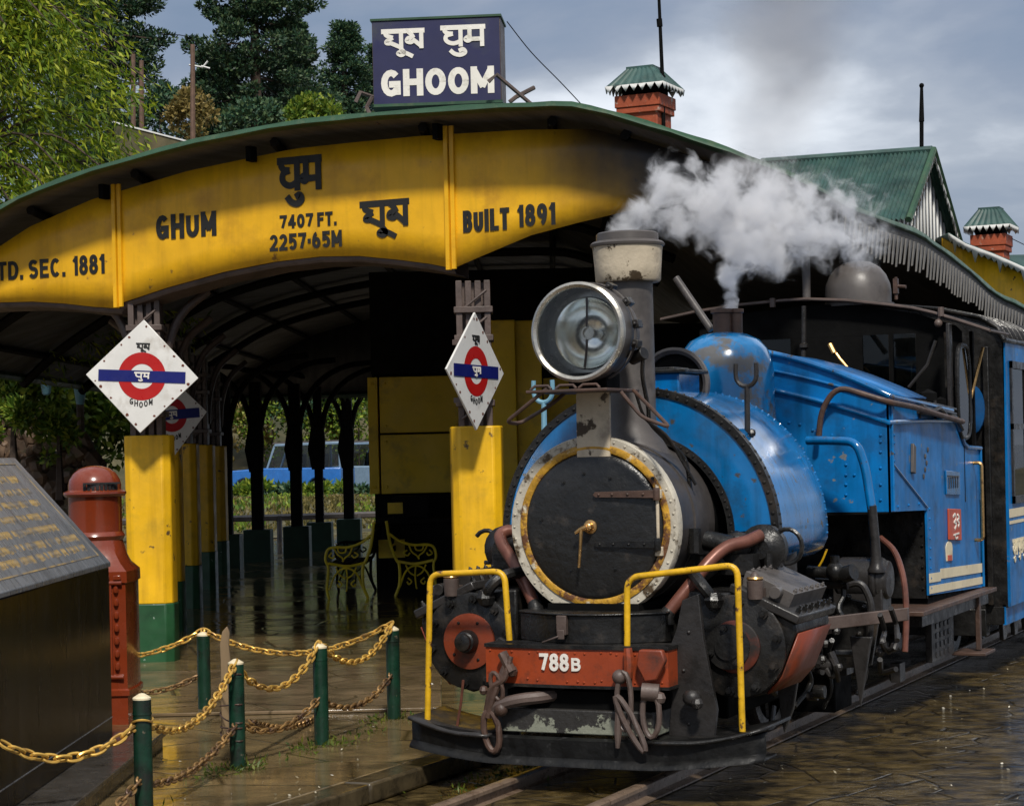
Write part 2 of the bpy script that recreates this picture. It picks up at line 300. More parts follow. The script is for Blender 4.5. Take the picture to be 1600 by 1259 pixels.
HILLM = wetground('hill_scrub_ground', (.105, .085, .038), (.030, .032, .010), 1.0, .8, .9, (1, 1, 1), .8)

# ------------------------------------------------------------------ mesh building
class MB:
    def __init__(s): s.v = []; s.f = []
    def add(s, vs, fs):
        o = len(s.v); s.v += [tuple(p) for p in vs]; s.f += [tuple(i + o for i in f) for f in fs]; return s
    def obox(s, c, ax, h):
        c = Vector(c); a = [Vector(x).normalized() * k for x, k in zip(ax, h)]
        vs = [c + a[0] * i + a[1] * j + a[2] * k for i in (-1, 1) for j in (-1, 1) for k in (-1, 1)]
        return s.add(vs, [(0, 1, 3, 2), (4, 6, 7, 5), (0, 4, 5, 1), (2, 3, 7, 6), (0, 2, 6, 4), (1, 5, 7, 3)])
    def box(s, x0, x1, y0, y1, z0, z1):
        return s.obox(((x0 + x1) / 2, (y0 + y1) / 2, (z0 + z1) / 2), ((1, 0, 0), (0, 1, 0), (0, 0, 1)), ((x1 - x0) / 2, (y1 - y0) / 2, (z1 - z0) / 2))
    def tube(s, pts, r, n=8, cap=True, closed=False):
        pts = [Vector(p) for p in pts]; k = len(pts)
        rs = r if isinstance(r, (list, tuple)) else [r] * k
        T = []
        for i in range(k):
            a = pts[(i - 1) % k] if (closed or i > 0) else pts[i]; b = pts[(i + 1) % k] if (closed or i < k - 1) else pts[i]
            T.append((b - a).normalized())
        u = T[0].orthogonal().normalized(); vs = []
        for i in range(k):
            u = (u - T[i] * u.dot(T[i])).normalized(); w = T[i].cross(u)
            for j in range(n):
                q = 2 * math.pi * j / n; vs.append(pts[i] + (u * math.cos(q) + w * math.sin(q)) * rs[i])
        fs = []
        for i in range(k if closed else k - 1):
            i2 = (i + 1) % k
            for j in range(n): fs.append((i * n + j, i * n + (j + 1) % n, i2 * n + (j + 1) % n, i2 * n + j))
        if cap and not closed: fs += [tuple(range(n))[::-1], tuple((k - 1) * n + j for j in range(n))]
        return s.add(vs, fs)
    def lathe(s, o, ax, prof, n=32, cap=True, a0=0.0, a1=None, ref=None):
        o = Vector(o); ax = Vector(ax).normalized(); u = (Vector(ref) if ref else ax.orthogonal()).normalized(); w = ax.cross(u)
        full = a1 is None; m_ = n if full else n + 1; vs = []
        for r_, h in prof:
            for j in range(m_):
                q = a0 + (2 * math.pi if full else (a1 - a0)) * j / n
                vs.append(o + ax * h + (u * math.cos(q) + w * math.sin(q)) * max(r_, 1e-5))
        fs = []
        for i in range(len(prof) - 1):
            for j in range(n):
                j2 = (j + 1) % m_ if full else j + 1
                fs.append((i * m_ + j, i * m_ + j2, (i + 1) * m_ + j2, (i + 1) * m_ + j))
        if cap and full:
            if prof[0][0] > 1e-4: fs.append(tuple(range(m_))[::-1])
            if prof[-1][0] > 1e-4: fs.append(tuple((len(prof) - 1) * m_ + j for j in range(m_)))
        return s.add(vs, fs)
    def cyl(s, a, b, r, n=16):
        return s.tube([a, b], r, n)
    def prism(s, poly, o, U, V, d0, d1):
        o = Vector(o); U = Vector(U).normalized(); V = Vector(V).normalized(); Nn = U.cross(V); k = len(poly)
        vs = [o + U * p[0] + V * p[1] + Nn * d for d in (d0, d1) for p in poly]
        fs = [tuple(range(k))[::-1], tuple(range(k, 2 * k))] + [(i, (i + 1) % k, k + (i + 1) % k, k + i) for i in range(k)]
        return s.add(vs, fs)
    def ball(s, c, r, n=12, sc=(1, 1, 1)):
        c = Vector(c); prof = n // 2; vs = []; fs = []
        for i in range(prof + 1):
            t_ = math.pi * i / prof
            for j in range(n):
                q = 2 * math.pi * j / n
                vs.append(c + Vector((math.sin(t_) * math.cos(q) * sc[0], math.sin(t_) * math.sin(q) * sc[1], math.cos(t_) * sc[2])) * r)
        for i in range(prof):
            for j in range(n): fs.append((i * n + j, (i + 1) * n + j, (i + 1) * n + (j + 1) % n, i * n + (j + 1) % n))
        return s.add(vs, fs)
    def rivet(s, p, nrm, r=.009, n=7):
        return s.lathe(p, nrm, [(r, -.001), (r * .92, r * .35), (r * .55, r * .75), (0, r * .85)], n, cap=False)
    def bolt(s, p, nrm, r=.016, h=.016):
        return s.lathe(p, nrm, [(r, -.002), (r, h), (r * .55, h), (r * .5, h * 1.7), (0, h * 1.75)], 6, cap=False)
    def grid(s, rows):
        k = len(rows[0]); vs = [p for r_ in rows for p in r_]
        return s.add(vs, [(i * k + j, i * k + j + 1, (i + 1) * k + j + 1, (i + 1) * k + j) for i in range(len(rows) - 1) for j in range(k - 1)])
    def build(s, name, m_, parent=None, bevel=0, ang=38, fix=True, solid=0, seg=2):
        me = bpy.data.meshes.new(name); me.from_pydata(s.v, [], s.f)
        if fix:
            b = bmesh.new(); b.from_mesh(me); bmesh.ops.remove_doubles(b, verts=b.verts, dist=1e-6) if len(s.v) < 60000 else None
            bmesh.ops.recalc_face_normals(b, faces=b.faces); b.to_mesh(me); b.free()
        me.materials.append(m_)
        me.polygons.foreach_set('use_smooth', [True] * len(me.polygons)); me.set_sharp_from_angle(angle=R(ang))
        o = bpy.data.objects.new(name, me); COL.objects.link(o)
        if parent is not None:
            o.parent = parent; o.matrix_parent_inverse = parent.matrix_world.inverted()
        if solid:
            q = o.modifiers.new('thick', 'SOLIDIFY'); q.thickness = solid; q.offset = 0
        if bevel:
            q = o.modifiers.new('bevel', 'BEVEL'); q.width = bevel; q.segments = seg; q.limit_method = 'ANGLE'; q.angle_limit = R(35)
        return o

def thing(name, label, cat, loc=(0, 0, 0), group=None):
    o = bpy.data.objects.new(name, None); COL.objects.link(o); o.location = loc; o.empty_display_size = .2
    o['label'] = label; o['category'] = cat
    if group: o['group'] = group
    o.matrix_world = Matrix.Translation(loc)
    return o
def tag(o, label, cat, group=None):
    o['label'] = label; o['category'] = cat
    if group: o['group'] = group
    return o
def kind(o, k): o['kind'] = k; return o
def smooth(pts, k=6):
    """Catmull-Rom through the points"""
    P = [Vector(p) for p in pts]; P = [P[0] * 2 - P[1]] + P + [P[-1] * 2 - P[-2]]; o = []
    for i in range(1, len(P) - 2):
        for j in range(k):
            t = j / k; a, b, c, d = P[i - 1:i + 3]
            o.append(.5 * (2 * b + (c - a) * t + (2 * a - 5 * b + 4 * c - d) * t * t + (3 * b - a - 3 * c + d) * t ** 3))
    return o + [P[-2]]
def rounded(pts, r=.05, k=4):
    """polyline with rounded corners"""
    P = [Vector(p) for p in pts]; o = [P[0]]
    for i in range(1, len(P) - 1):
        a = (P[i - 1] - P[i]); b = (P[i + 1] - P[i]); q = min(r, a.length * .48, b.length * .48)
        p0 = P[i] + a.normalized() * q; p1 = P[i] + b.normalized() * q
        for j in range(k + 1):
            t = j / k; o.append(p0 * (1 - t) ** 2 + P[i] * 2 * t * (1 - t) + p1 * t * t)
    return o + [P[-1]]

# ---- lettering: latin by the built-in font, Devanagari and Bengali by brush strokes
def stroke(mb, pts, wid, o, U, V, sx, sy, thick, wid2=None):
    U = Vector(U).normalized(); V = Vector(V).normalized(); Nn = U.cross(V); o = Vector(o)
    P = [Vector((p[0] * sx, p[1] * sy)) for p in pts]; k = len(P); L_, R_ = [], []
    for i in range(k):
        d = (P[min(i + 1, k - 1)] - P[max(i - 1, 0)]).normalized(); nn = Vector((-d.y, d.x))
        w = wid if wid2 is None else wid + (wid2 - wid) * i / (k - 1)
        L_.append(P[i] + nn * w / 2); R_.append(P[i] - nn * w / 2)
    vs = []
    for h in (-.001, thick):
        for p in L_ + R_: vs.append(o + U * p.x + V * p.y + Nn * h)
    fs = []; q = 2 * k
    for i in range(k - 1):
        fs += [(i, i + 1, k + i + 1, k + i), (q + i, q + k + i, q + k + i + 1, q + i + 1), (i, q + i, q + i + 1, i + 1), (k + i, k + i + 1, q + k + i + 1, q + k + i)]
    fs += [(0, k, q + k, q), (k - 1, q + k - 1, q + 2 * k - 1, 2 * k - 1)]
    mb.add(vs, fs)
def arcE(cx, cy, rx, ry, a0, a1, k=12): return [(cx + rx * math.cos(R(a0 + (a1 - a0) * i / k)), cy + ry * math.sin(R(a0 + (a1 - a0) * i / k))) for i in range(k + 1)]
FONT = {  # sign painter's block letters: (width, strokes) in a unit box
 'G': (.86, [arcE(.5, .5, .5, .5, 42, 318), [(.96, .08), (.96, .44)], [(.96, .44), (.58, .44)]]), 'H': (.86, [[(0, 0), (0, 1)], [(1, 0), (1, 1)], [(0, .52), (1, .52)]]),
 'U': (.82, [[(0, 1), (0, .4)] + arcE(.5, .36, .5, .36, 180, 360) + [(1, .4), (1, 1)]]), 'M': (1.06, [[(0, 0), (0, 1)], [(0, 1), (.5, .22)], [(1, 1), (.5, .22)], [(1, 1), (1, 0)]]),
 'B': (.78, [[(0, 0), (0, 1)], [(0, 1), (.5, 1)] + arcE(.52, .77, .40, .23, 90, -90) + [(.1, .54)], [(.1, .54), (.5, .54)] + arcE(.52, .27, .48, .27, 90, -90) + [(0, 0)]]),
 'I': (.0, [[(.5, 0), (.5, 1)]]), 'L': (.66, [[(0, 0), (0, 1)], [(0, 0), (1, 0)]]), 'T': (.76, [[(0, 1), (1, 1)], [(.5, 1), (.5, 0)]]),
 'E': (.66, [[(0, 0), (0, 1)], [(0, 1), (1, 1)], [(0, .52), (.85, .52)], [(0, 0), (1, 0)]]), 'F': (.66, [[(0, 0), (0, 1)], [(0, 1), (1, 1)], [(0, .52), (.85, .52)]]),
 'S': (.78, [arcE(.5, .76, .46, .24, 25, 270) + arcE(.5, .26, .48, .26, 90, -155)]), 'D': (.84, [[(0, 0), (0, 1)], [(0, 1), (.4, 1)] + arcE(.42, .5, .58, .5, 90, -90) + [(0, 0)]]),
 'C': (.82, [arcE(.5, .5, .5, .5, 45, 315)]), 'O': (.90, [arcE(.5, .5, .5, .5, 0, 360, 22)]), '.': (.0, [[(.5, -.01), (.5, .03)]]), '\u00b7': (.0, [[(.5, .42), (.5, .50)]]), ' ': (.25, []),
 '7': (.76, [[(0, 1), (1, 1)], [(1, 1), (.35, 0)]]), '4': (.82, [[(.7, 0), (.7, 1)], [(.7, 1), (0, .28)], [(0, .28), (1, .28)]]), '0': (.80, [arcE(.5, .5, .5, .5, 0, 360, 22)]),
 '2': (.78, [arcE(.5, .70, .48, .30, 165, -35) + [(.05, .03)], [(0, 0), (1, 0)]]), '5': (.76, [[(.95, 1), (.12, 1)], [(.12, 1), (.08, .55)], arcE(.48, .32, .50, .32, 135, -150)]),
 '6': (.80, [arcE(.5, .30, .48, .30, 0, 360, 18), arcE(.62, .32, .60, .68, 180, 95)]), '1': (.30, [[(1, 0), (1, 1)], [(1, 1), (0, .78)]]),
 '8': (.80, [arcE(.5, .26, .5, .26, 0, 360, 18), arcE(.5, .77, .42, .24, 0, 360, 18)]), '9': (.80, [arcE(.5, .70, .48, .30, 0, 360, 18), arcE(.38, .68, .60, .68, 0, -85)])}
def latin(txt, o, U, V, height, width, thick=.004, bold=.2, mb=None, gap=.22):
    """block lettering: bold = stroke width as a share of the height"""
    sw = bold * height; U = Vector(U).normalized(); V = Vector(V).normalized(); o = Vector(o); mb = mb or MB()
    fixed = sum(sw for c in txt if c != ' ') ; flex = sum(FONT[c][0] for c in txt) + gap * (len(txt) - 1) * .9
    fx = (width - fixed) / flex; x = 0.0; q = 0
    for c in txt:
        w_, st = FONT[c]
        for g_ in st:
            P_ = [(x + sw / 2 + a * w_ * fx if w_ else x + sw / 2, sw / 2 + b_ * (height - sw)) for a, b_ in g_]
            if len(P_) == 2:
                d_ = Vector((P_[1][0] - P_[0][0], P_[1][1] - P_[0][1])).normalized(); k = sw / 2 if (abs(d_.x) < .05 or abs(d_.y) < .05) else sw * .2
                P_ = [(P_[0][0] - d_.x * k, P_[0][1] - d_.y * k), (P_[1][0] + d_.x * k, P_[1][1] + d_.y * k)]
            q += 1; stroke(mb, P_, sw, o, U, V, 1, 1, thick + (q % 7) * .0003)
        x += w_ * fx + (sw if c != ' ' else 0) + gap * fx * .9
    return mb
def cv(*p, k=5): return [(q.x, q.y) for q in smooth([(a, b, 0) for a, b in p], k)]
def arc2(cx, cy, r, a0, a1, k=16): return [(cx + r * math.cos(R(a0 + (a1 - a0) * i / k)), cy + r * math.sin(R(a0 + (a1 - a0) * i / k))) for i in range(k + 1)]
GL = {  # strokes in a unit box, headline at y = 1
 'deva': [[(-.02, 1), (1.03, 1)], cv((.10, 1), (.08, .86), (.15, .76), (.27, .73)), cv((.27, .73), (.13, .66), (.10, .50), (.17, .36), (.30, .31), (.45, .40)), [(.45, 1), (.45, .16)],
          cv((.20, .02), (.30, -.14), (.44, -.20), (.55, -.10), (.50, .04), (.40, -.02)), [(.66, 1), (.66, .42)], cv((.70, .52), (.62, .56), (.56, .47), (.62, .40), (.69, .46)), [(.60, .47), (.95, .47)], [(.95, 1), (.95, .14)]],
 'beng': [[(-.02, 1), (1.03, 1)], cv((.08, .98), (.10, .82), (.26, .70)), cv((.26, .70), (.12, .56), (.11, .46), (.24, .44)), [(.20, .46), (.47, .22)], [(.46, 1), (.46, .12)],
          cv((.46, .16), (.53, -.02), (.46, -.12), (.38, -.04), (.46, .04), (.60, -.06), (.74, -.20)), cv((.62, .98), (.72, .80), (.76, .66)), cv((.74, .62), (.64, .66), (.60, .52), (.70, .46), (.77, .56)), [(.74, .60), (.95, .26)], [(.95, 1), (.95, .16)]],
 'devas': [[(-.02, 1), (1.03, 1)], cv((.10, 1), (.12, .60), (.28, .42), (.46, .46)), [(.46, 1), (.46, .12)], cv((.28, .0), (.40, -.14), (.54, -.06), (.46, .08)), [(.70, 1), (.70, .5)], [(.62, .5), (.95, .5)], [(.95, 1), (.95, .16)]],
}
def script(mb, key, o, U, V, sx, sy, wid, thick=.004):
    for i, g in enumerate(GL[key]): stroke(mb, g, wid * (1.15 if i == 0 else 1), o, U, V, sx, sy, thick + i * .0005)

# ------------------------------------------------------------------ the setting
g = MB(); q = 600
g.grid([[(-q, -q, 0), (-3, -q, 0), (3, -q, 0), (q, -q, 0)], [(-q, -3, 0), (-3, -3, 0), (3, -3, 0), (q, -3, 0)], [(-q, 30, 0), (-3, 30, 0), (3, 30, 0), (q, 30, 0)], [(-q, q, 0), (-3, q, 0), (3, q, 0), (q, q, 0)]])
kind(g.build('ground', TRACKG), 'structure')
# paved platform with its kerb
p = MB(); p.prism([(-16, -8), (-1.0, -8), (-1.0, 40), (-16, 40)], (0, 0, 0), (1, 0, 0), (0, 1, 0), .004, .10)
kind(p.build('platform_paving', PAVE, bevel=.008), 'structure')
k_ = MB()
y = -8.0
while y < 16:
    l_ = random.uniform(.7, 1.1); dx = random.uniform(-.006, .006)
    k_.box(-.998 + dx, -.845 + dx, y + .004, y + l_ - .004, .003, .10 + random.uniform(-.004, .006)); y += l_
kind(k_.build('platform_kerb', KERB, bevel=.014), 'structure')
b = MB()
for y0, y1, hh in ((1044, 1076, .010), (1077, 1114, .022)):
    pa = onG(150, y1 + 8, .1); pb = onG(690, y1 - 4, .1); pc = onG(690, y0 - 3, .1); pdd = onG(150, y0 + 8, .1)
    b.add([(v.x, v.y, .1 + hh * kk) for kk in (.2, 1) for v in (pa, pb, pc, pdd)], [(4, 5, 6, 7), (0, 1, 5, 4), (1, 2, 6, 5), (2, 3, 7, 6), (3, 0, 4, 7)])
kind(b.build('pavement_steps', BAND, bevel=.006), 'structure')

# rails
for sgn, lab in ((-1, 'worn steel rail on the platform side of the track'), (1, 'worn steel rail on the open yard side of the track')):
    r = MB(); x = sgn * .33
    r.prism([(-.055, .0), (.055, .0), (.055, .008), (.012, .018), (.012, .05), (.03, .056), (.03, .072), (.022, .078), (-.022, .078), (-.03, .072), (-.03, .056), (-.012, .05), (-.012, .018), (-.055, .008)], (x, 0, .005), (1, 0, 0), (0, 0, 1), 8, -30)
    # rail chairs / spikes
    tag(r.build('rail', RAILM), lab, 'rail', 'rails of the narrow gauge track')
    i_ = -8.0
fl = MB(); fl.box(-.275, .275, -8, 30, .0, .022)
kind(fl.build('track_infill', TRACKG), 'structure')

# distant road strip, bank and wooded hill
rows = []
prof = [(41, .02), (46, .30), (52, .44), (58, .44), (60, .14), (74, .15), (78, 2.2), (84, 7.5), (90, 12.2), (100, 14.0), (130, 16), (170, 17)]
for Y, z in prof:
    row = []
    for i in range(41):
        X = -70 + i * 3.0
        row.append(W(X, Y, z * max(.05, min(1, 1 - (X + 4) / 14)) + (0 if Y < 75 else .7 * math.sin(X * .5 + Y) * min(1, z / 6))))
    rows.append(row)
h = MB(); h.grid(rows); kind(h.build('hills', HILLM, fix=False), 'structure')

# ------------------------------------------------------------------ the steam locomotive
X_, Y_, Z_ = Vector((1, 0, 0)), Vector((0, 1, 0)), Vector((0, 0, 1))
FR = Vector((0, -1, 0))
BZ = 1.273
loco = thing('steam_locomotive', 'small blue and black saddle tank steam engine with a big round headlamp', 'steam engine', (0, 0, 0))

# smokebox, ring, door
m_ = MB(); m_.lathe((0, 0, BZ), Y_, [(.405, .0), (.405, .60)], 56)
m_.lathe((0, 0, BZ), Y_, [(.405, .30), (.413, .30), (.413, .345), (.405, .345)], 56, cap=False)
smokebox = m_.build('smokebox', GREYM, loco)
m_ = MB(); m_.lathe((0, 0, BZ), Y_, [(.385, .02), (.385, -.022), (.405, -.026), (.436, -.026), (.44, -.020), (.44, .035), (.400, .04)], 64, cap=False)
for i in range(44):
    a = 2 * math.pi * i / 44; m_.rivet((.421 * math.cos(a), -.026, BZ + .421 * math.sin(a)), FR, .007)
ring = m_.build('smokebox_ring', RINGC, loco)
m_ = MB(); m_.lathe((.007, 0, BZ + .006), Y_, [(.395, .01), (.394, -.031), (.376, -.036), (.360, -.030), (.345, .01)], 64, cap=False)
m_.build('inner_flange', GOLD, ring)
m_ = MB(); m_.lathe((0, 0, BZ), FR, [(.362, -.01), (.362, .018), (.352, .030), (.33, .036), (.20, .050), (0, .056)], 56, cap=False)
for (px, py) in ((880, 754), (953, 747), (1020, 747), (893, 890), (962, 888), (845, 812), (912, 740)):
    pp = onS(px, py, -.045); m_.bolt((pp.x, -.042, pp.z), FR, .009, .008)
door = m_.build('smokebox_door', DOORB, loco)
for (za, rusty) in ((.155, True), (-.085, False)):
    m_ = MB()
    m_.prism([(.03, -.013), (.34, -.019), (.34, .019), (.03, .013), (.018, 0)], (0, -.052, BZ + za), X_, Z_, 0, .016)
    for xx in (.05, .12, .20, .28): m_.bolt((xx, -.068, BZ + za), FR, .007, .005)
    m_.cyl((.345, -.06, BZ + za - .03), (.345, -.06, BZ + za + .03), .017, 10)
    m_.build('hinge_strap', RUSTY if rusty else BLACK, door, bevel=.003)
m_ = MB(); m_.cyl((.345, -.05, BZ - .13), (.345, -.05, BZ + .2), .009, 8)
for zz_ in (-.12, .155): m_.box(.325, .365, -.05, -.02, BZ + zz_ - .022, BZ + zz_ + .022)
m_.build('hinge_post', CREAM, door, bevel=.004)
m_ = MB(); c_ = onS(921, 823, -.07)
c_ = Vector((c_.x, 0, c_.z))
m_.lathe((c_.x, -.05, c_.z), FR, [(.034, 0), (.034, .012), (.022, .016), (.020, .05), (.012, .056), (0, .056)], 18, cap=False)
m_.tube([(c_.x, -.10, c_.z), (c_.x - .035, -.105, c_.z - .012), (c_.x - .06, -.105, c_.z - .028)], [.016, .012, .008], 8)
hd = m_.build('door_handle', BRASS, door)
m_ = MB(); m_.tube([(c_.x - .028, -.108, c_.z - .01), (c_.x - .034, -.108, c_.z - .10), (c_.x - .045, -.106, c_.z - .195)], [.009, .008, .007], 8)
m_.build('locking_bar', BRASS, hd)

# lamp bracket plate, lamp shelf with its wire guards
m_ = MB(); m_.prism([(-.085, 1.61), (.09, 1.61), (.092, 1.93), (-.082, 1.93)], (.01, -.012, 0), X_, Z_, 0, .022)
m_.build('lamp_bracket', CREAM, loco, bevel=.003)
m_ = MB(); m_.box(-.22, .20, -.30, .12, 1.922, 1.936)
for xs in (-.15, -.02, .10): m_.tube([(xs - .05, -.29, 1.937), (xs - .03, -.28, 1.955), (xs + .04, -.28, 1.955), (xs + .06, -.29, 1.937)], .008, 6)
shelf = m_.build('lamp_shelf', RUSTY, loco, bevel=.003)
for pts in ([onS(855, 607, -.28), onS(790, 660, -.26), onS(812, 662, -.20), onS(862, 632, -.10), onS(885, 612, -.02)],
            [onS(970, 612, -.28), onS(1003, 652, -.26), onS(1047, 668, -.22), onS(1015, 635, -.12), onS(990, 610, -.02)]):
    m_ = MB(); m_.tube(rounded(pts, .035), .0095, 8); m_.build('wire_guard', RUSTY, shelf)

# headlamp
HL = Vector((0, 0, 2.212))
lamp = None
m_ = MB(); m_.lathe(HL, Y_, [(.236, -.15), (.238, -.06), (.222, -.03), (.215, .05), (.205, .13), (.15, .20), (.06, .235), (0, .24)], 48, cap=False)
m_.lathe(HL, Y_, [(.226, -.15), (.236, -.15)], 48, cap=False)
m_.lathe(HL, Y_, [(.241, -.035), (.247, -.035), (.247, -.01), (.238, -.01)], 48, cap=False)
lamp = m_.build('headlamp', GREY, loco)
m_ = MB(); m_.lathe(HL, Y_, [(.225, -.15), (.224, -.08), (.205, -.03), (.178, -.03)], 48, cap=False); m_.build('lamp_barrel', BARREL, lamp)
m_ = MB(); m_.lathe(HL, Y_, [(.212, -.155), (.214, -.172), (.228, -.180), (.241, -.172), (.243, -.150), (.236, -.14)], 56, cap=False)
m_.build('lamp_rim', STEELC, lamp)
m_ = MB(); m_.lathe(HL, Y_, [(.214, -.158), (.12, -.163), (0, -.166)], 48, cap=False); m_.build('lens', GLASS, lamp)
m_ = MB(); m_.lathe(HL, Y_, [(.178, -.035), (.172, -.045), (.165, -.03), (.155, .01), (.13, .06), (.09, .095), (.04, .112), (0, .115)], 48, cap=False); m_.build('reflector', CHROME, lamp)
m_ = MB(); m_.cyl(HL + Vector((0, -.02, 0)), HL + Vector((0, .11, 0)), .022, 14); m_.lathe(HL + Vector((0, -.03, 0)), FR, [(.0, 0), (.03, .0), (.034, .004), (.034, .012), (.026, .012), (.026, .003)], 20, cap=False)
m_.build('bulb_holder', STEELC, lamp)
m_ = MB(); m_.tube([HL + Vector((.004, -.05, .17)), HL + Vector((0, -.05, .03))], .0055, 6); m_.tube([HL + Vector((0, -.05, -.03)), HL + Vector((-.004, -.05, -.09)), HL + Vector((-.02, -.04, -.165))], .0065, 6)
m_.build('filament_rod', RUSTY, lamp)
for a in (62, 35, 8, -14, 168, 182, 196):
    m_ = MB()
    ca, sa = math.cos(R(a)), math.sin(R(a)); c0 = HL + Vector((ca * .25, -.06 + .05 * (a < 90), sa * .25))
    m_.obox(c0, ((ca, 0, sa), Y_, (-sa, 0, ca)), (.016, .03, .02)); m_.cyl(c0 - Y_ * .05, c0 + Y_ * .06, .009, 7)
    m_.build('clamp', GREYD, lamp, bevel=.004)
m_ = MB(); m_.cyl(HL + Vector((.19, .05, -.13)), HL + Vector((.27, .02, -.105)), .032, 14); m_.build('cable_socket', GREYD, lamp, bevel=.003)
m_ = MB(); m_.tube(smooth([HL + Vector((.26, .02, -.13)), HL + Vector((.245, .05, -.22)), HL + Vector((.25, .1, -.36)), HL + Vector((.245, .14, -.44)), HL + Vector((.29, .22, -.52)), HL + Vector((.36, .3, -.62)), HL + Vector((.37, .35, -.78))], 4), .011, 7)
m_.tube(smooth([HL + Vector((.22, .02, -.3)), HL + Vector((.235, .1, -.42)), HL + Vector((.30, .2, -.50)), HL + Vector((.34, .27, -.60)), HL + Vector((.40, .34, -.75))], 4), .008, 7)
m_.build('lamp_cable', BLACK, lamp)
m_ = MB(); m_.box(-.10, .10, -.06, .12, 1.937, 2.02); m_.build('lamp_foot', SOOTB, lamp, bevel=.006)

# chimney
CH = Vector((.012, .48, 0))
m_ = MB(); m_.lathe(CH, Z_, [(.21, 1.60), (.175, 1.66), (.138, 1.72), (.127, 1.80), (.124, 2.52)], 40, cap=False)
chim = m_.build('chimney', GREY, loco)
m_ = MB(); m_.lathe(CH, Z_, [(.127, 2.49), (.158, 2.49), (.166, 2.50), (.170, 2.57), (.178, 2.66), (.181, 2.675)], 44, cap=False); m_.build('chimney_collar', CREAM, chim)
m_ = MB(); m_.lathe(CH, Z_, [(.17, 2.665), (.187, 2.672), (.190, 2.684), (.178, 2.695), (.160, 2.70), (.158, 2.735), (.148, 2.742), (.132, 2.74), (.128, 2.60)], 44, cap=False); m_.build('chimney_lip', GREY, chim)
m_ = MB(); m_.lathe(CH, Z_, [(.0, 2.60), (.128, 2.60)], 24, cap=False); m_.build('chimney_throat', SOOTB, chim)

# boiler barrel, frames
m_ = MB(); m_.lathe((0, .5, BZ), Y_, [(.40, 0), (.40, 1.9)], 40); m_.build('boiler', SOOTB, loco)
m_ = MB(); m_.box(-.24, .24, -.05, 4.6, .36, .90); m_.box(-.27, -.235, .1, 4.5, .30, .86); m_.box(.235, .27, .1, 4.5, .30, .86); m_.build('main_frame', SOOTB, loco)

# saddle tank
TC = Vector((-.012, 0, 1.20)); TR = .755; TI = .50
def archpoly(ro, ri, a0=-9, a1=189, n=40):
    return [(ro * math.cos(R(a0 + (a1 - a0) * i / n)), ro * math.sin(R(a0 + (a1 - a0) * i / n))) for i in range(n + 1)] + \
           [(ri * math.cos(R(a1 + (a0 - a1) * i / n)), ri * math.sin(R(a1 + (a0 - a1) * i / n))) for i in range(n + 1)]
m_ = MB(); n = 44; a0, a1 = -4, 184; rows = []
sec = [(TR, None)]
def tanksec(s_):
    row = [TC + Vector((TI * math.cos(R(a0)), s_, TI * math.sin(R(a0))))]
    for (rr, aa) in ((.60, -13), (.69, -12), (.735, -8.5)): row.append(TC + Vector((rr * math.cos(R(aa)), s_, rr * math.sin(R(aa)))))
    for i in range(n + 1):
        a = a0 + (a1 - a0) * i / n; row.append(TC + Vector((TR * math.cos(R(a)), s_, TR * math.sin(R(a)))))
    for (rr, aa) in ((.735, 188.5), (.69, 192), (.60, 193)): row.append(TC + Vector((rr * math.cos(R(aa)), s_, rr * math.sin(R(aa)))))
    row.append(TC + Vector((TI * math.cos(R(a1)), s_, TI * math.sin(R(a1)))))
    return row
m_.grid([tanksec(s_) for s_ in (.60, .78, .97, 1.16, 1.35, 1.46)])
bk_ = tanksec(1.46); k2 = len(m_.v)
m_.add(bk_ + [TC + Vector((TI * math.cos(R(a1 + (a0 - a1) * i / n)), 1.46, TI * math.sin(R(a1 + (a0 - a1) * i / n)))) for i in range(1, n)], [tuple(range(len(bk_) + n - 1))])
for i in range(60):
    a = R(-2 + 184 * i / 59); m_.rivet(TC + Vector((TR * math.cos(a), 1.445, TR * math.sin(a))), (math.cos(a), 0, math.sin(a)), .007)
tank = m_.build('saddle_tank', BLUE, loco)
m_ = MB(); m_.prism(archpoly(.742, TI, 2, 178), TC + Y_ * .60, X_, Z_, 0, .012); m_.build('tank_front_plate', BLUE, tank)
m_ = MB(); m_.prism(archpoly(.742, TI, -12, 1.6, 6), TC + Y_ * .60, X_, Z_, 0, .013); m_.prism(archpoly(.742, TI, 178.4, 192, 6), TC + Y_ * .60, X_, Z_, 0, .013); m_.build('tank_foot_plate', BLACK, tank)
m_ = MB(); m_.prism(archpoly(TR + .006, .722, -8, 188), TC + Y_ * .635, X_, Z_, 0, .055); m_.prism(archpoly(.528, .492, -3, 183), TC + Y_ * .60, X_, Z_, .0, .022)
for i in range(46):
    a = R(-4 + 188 * i / 45); m_.rivet(TC + Vector((.738 * math.cos(a), .581, .738 * math.sin(a))), FR, .010)
for i in range(46):
    a = R(-3 + 186 * i / 45); m_.rivet(TC + Vector((.690 * math.cos(a), .587, .690 * math.sin(a))), FR, .0001)
for i in range(40):
    a = R(2 + 176 * i / 39); m_.rivet(TC + Vector((.511 * math.cos(a), .578, .511 * math.sin(a))), FR, .0085)
for i in range(52):
    a = R(-3 + 186 * i / 51); m_.rivet(TC + Vector((TR * math.cos(a) + .006 * math.cos(a), .615, TR * math.sin(a) + .006 * math.sin(a))), (math.cos(a), 0, math.sin(a)), .008)
m_.build('tank_rim', BLACK, tank)
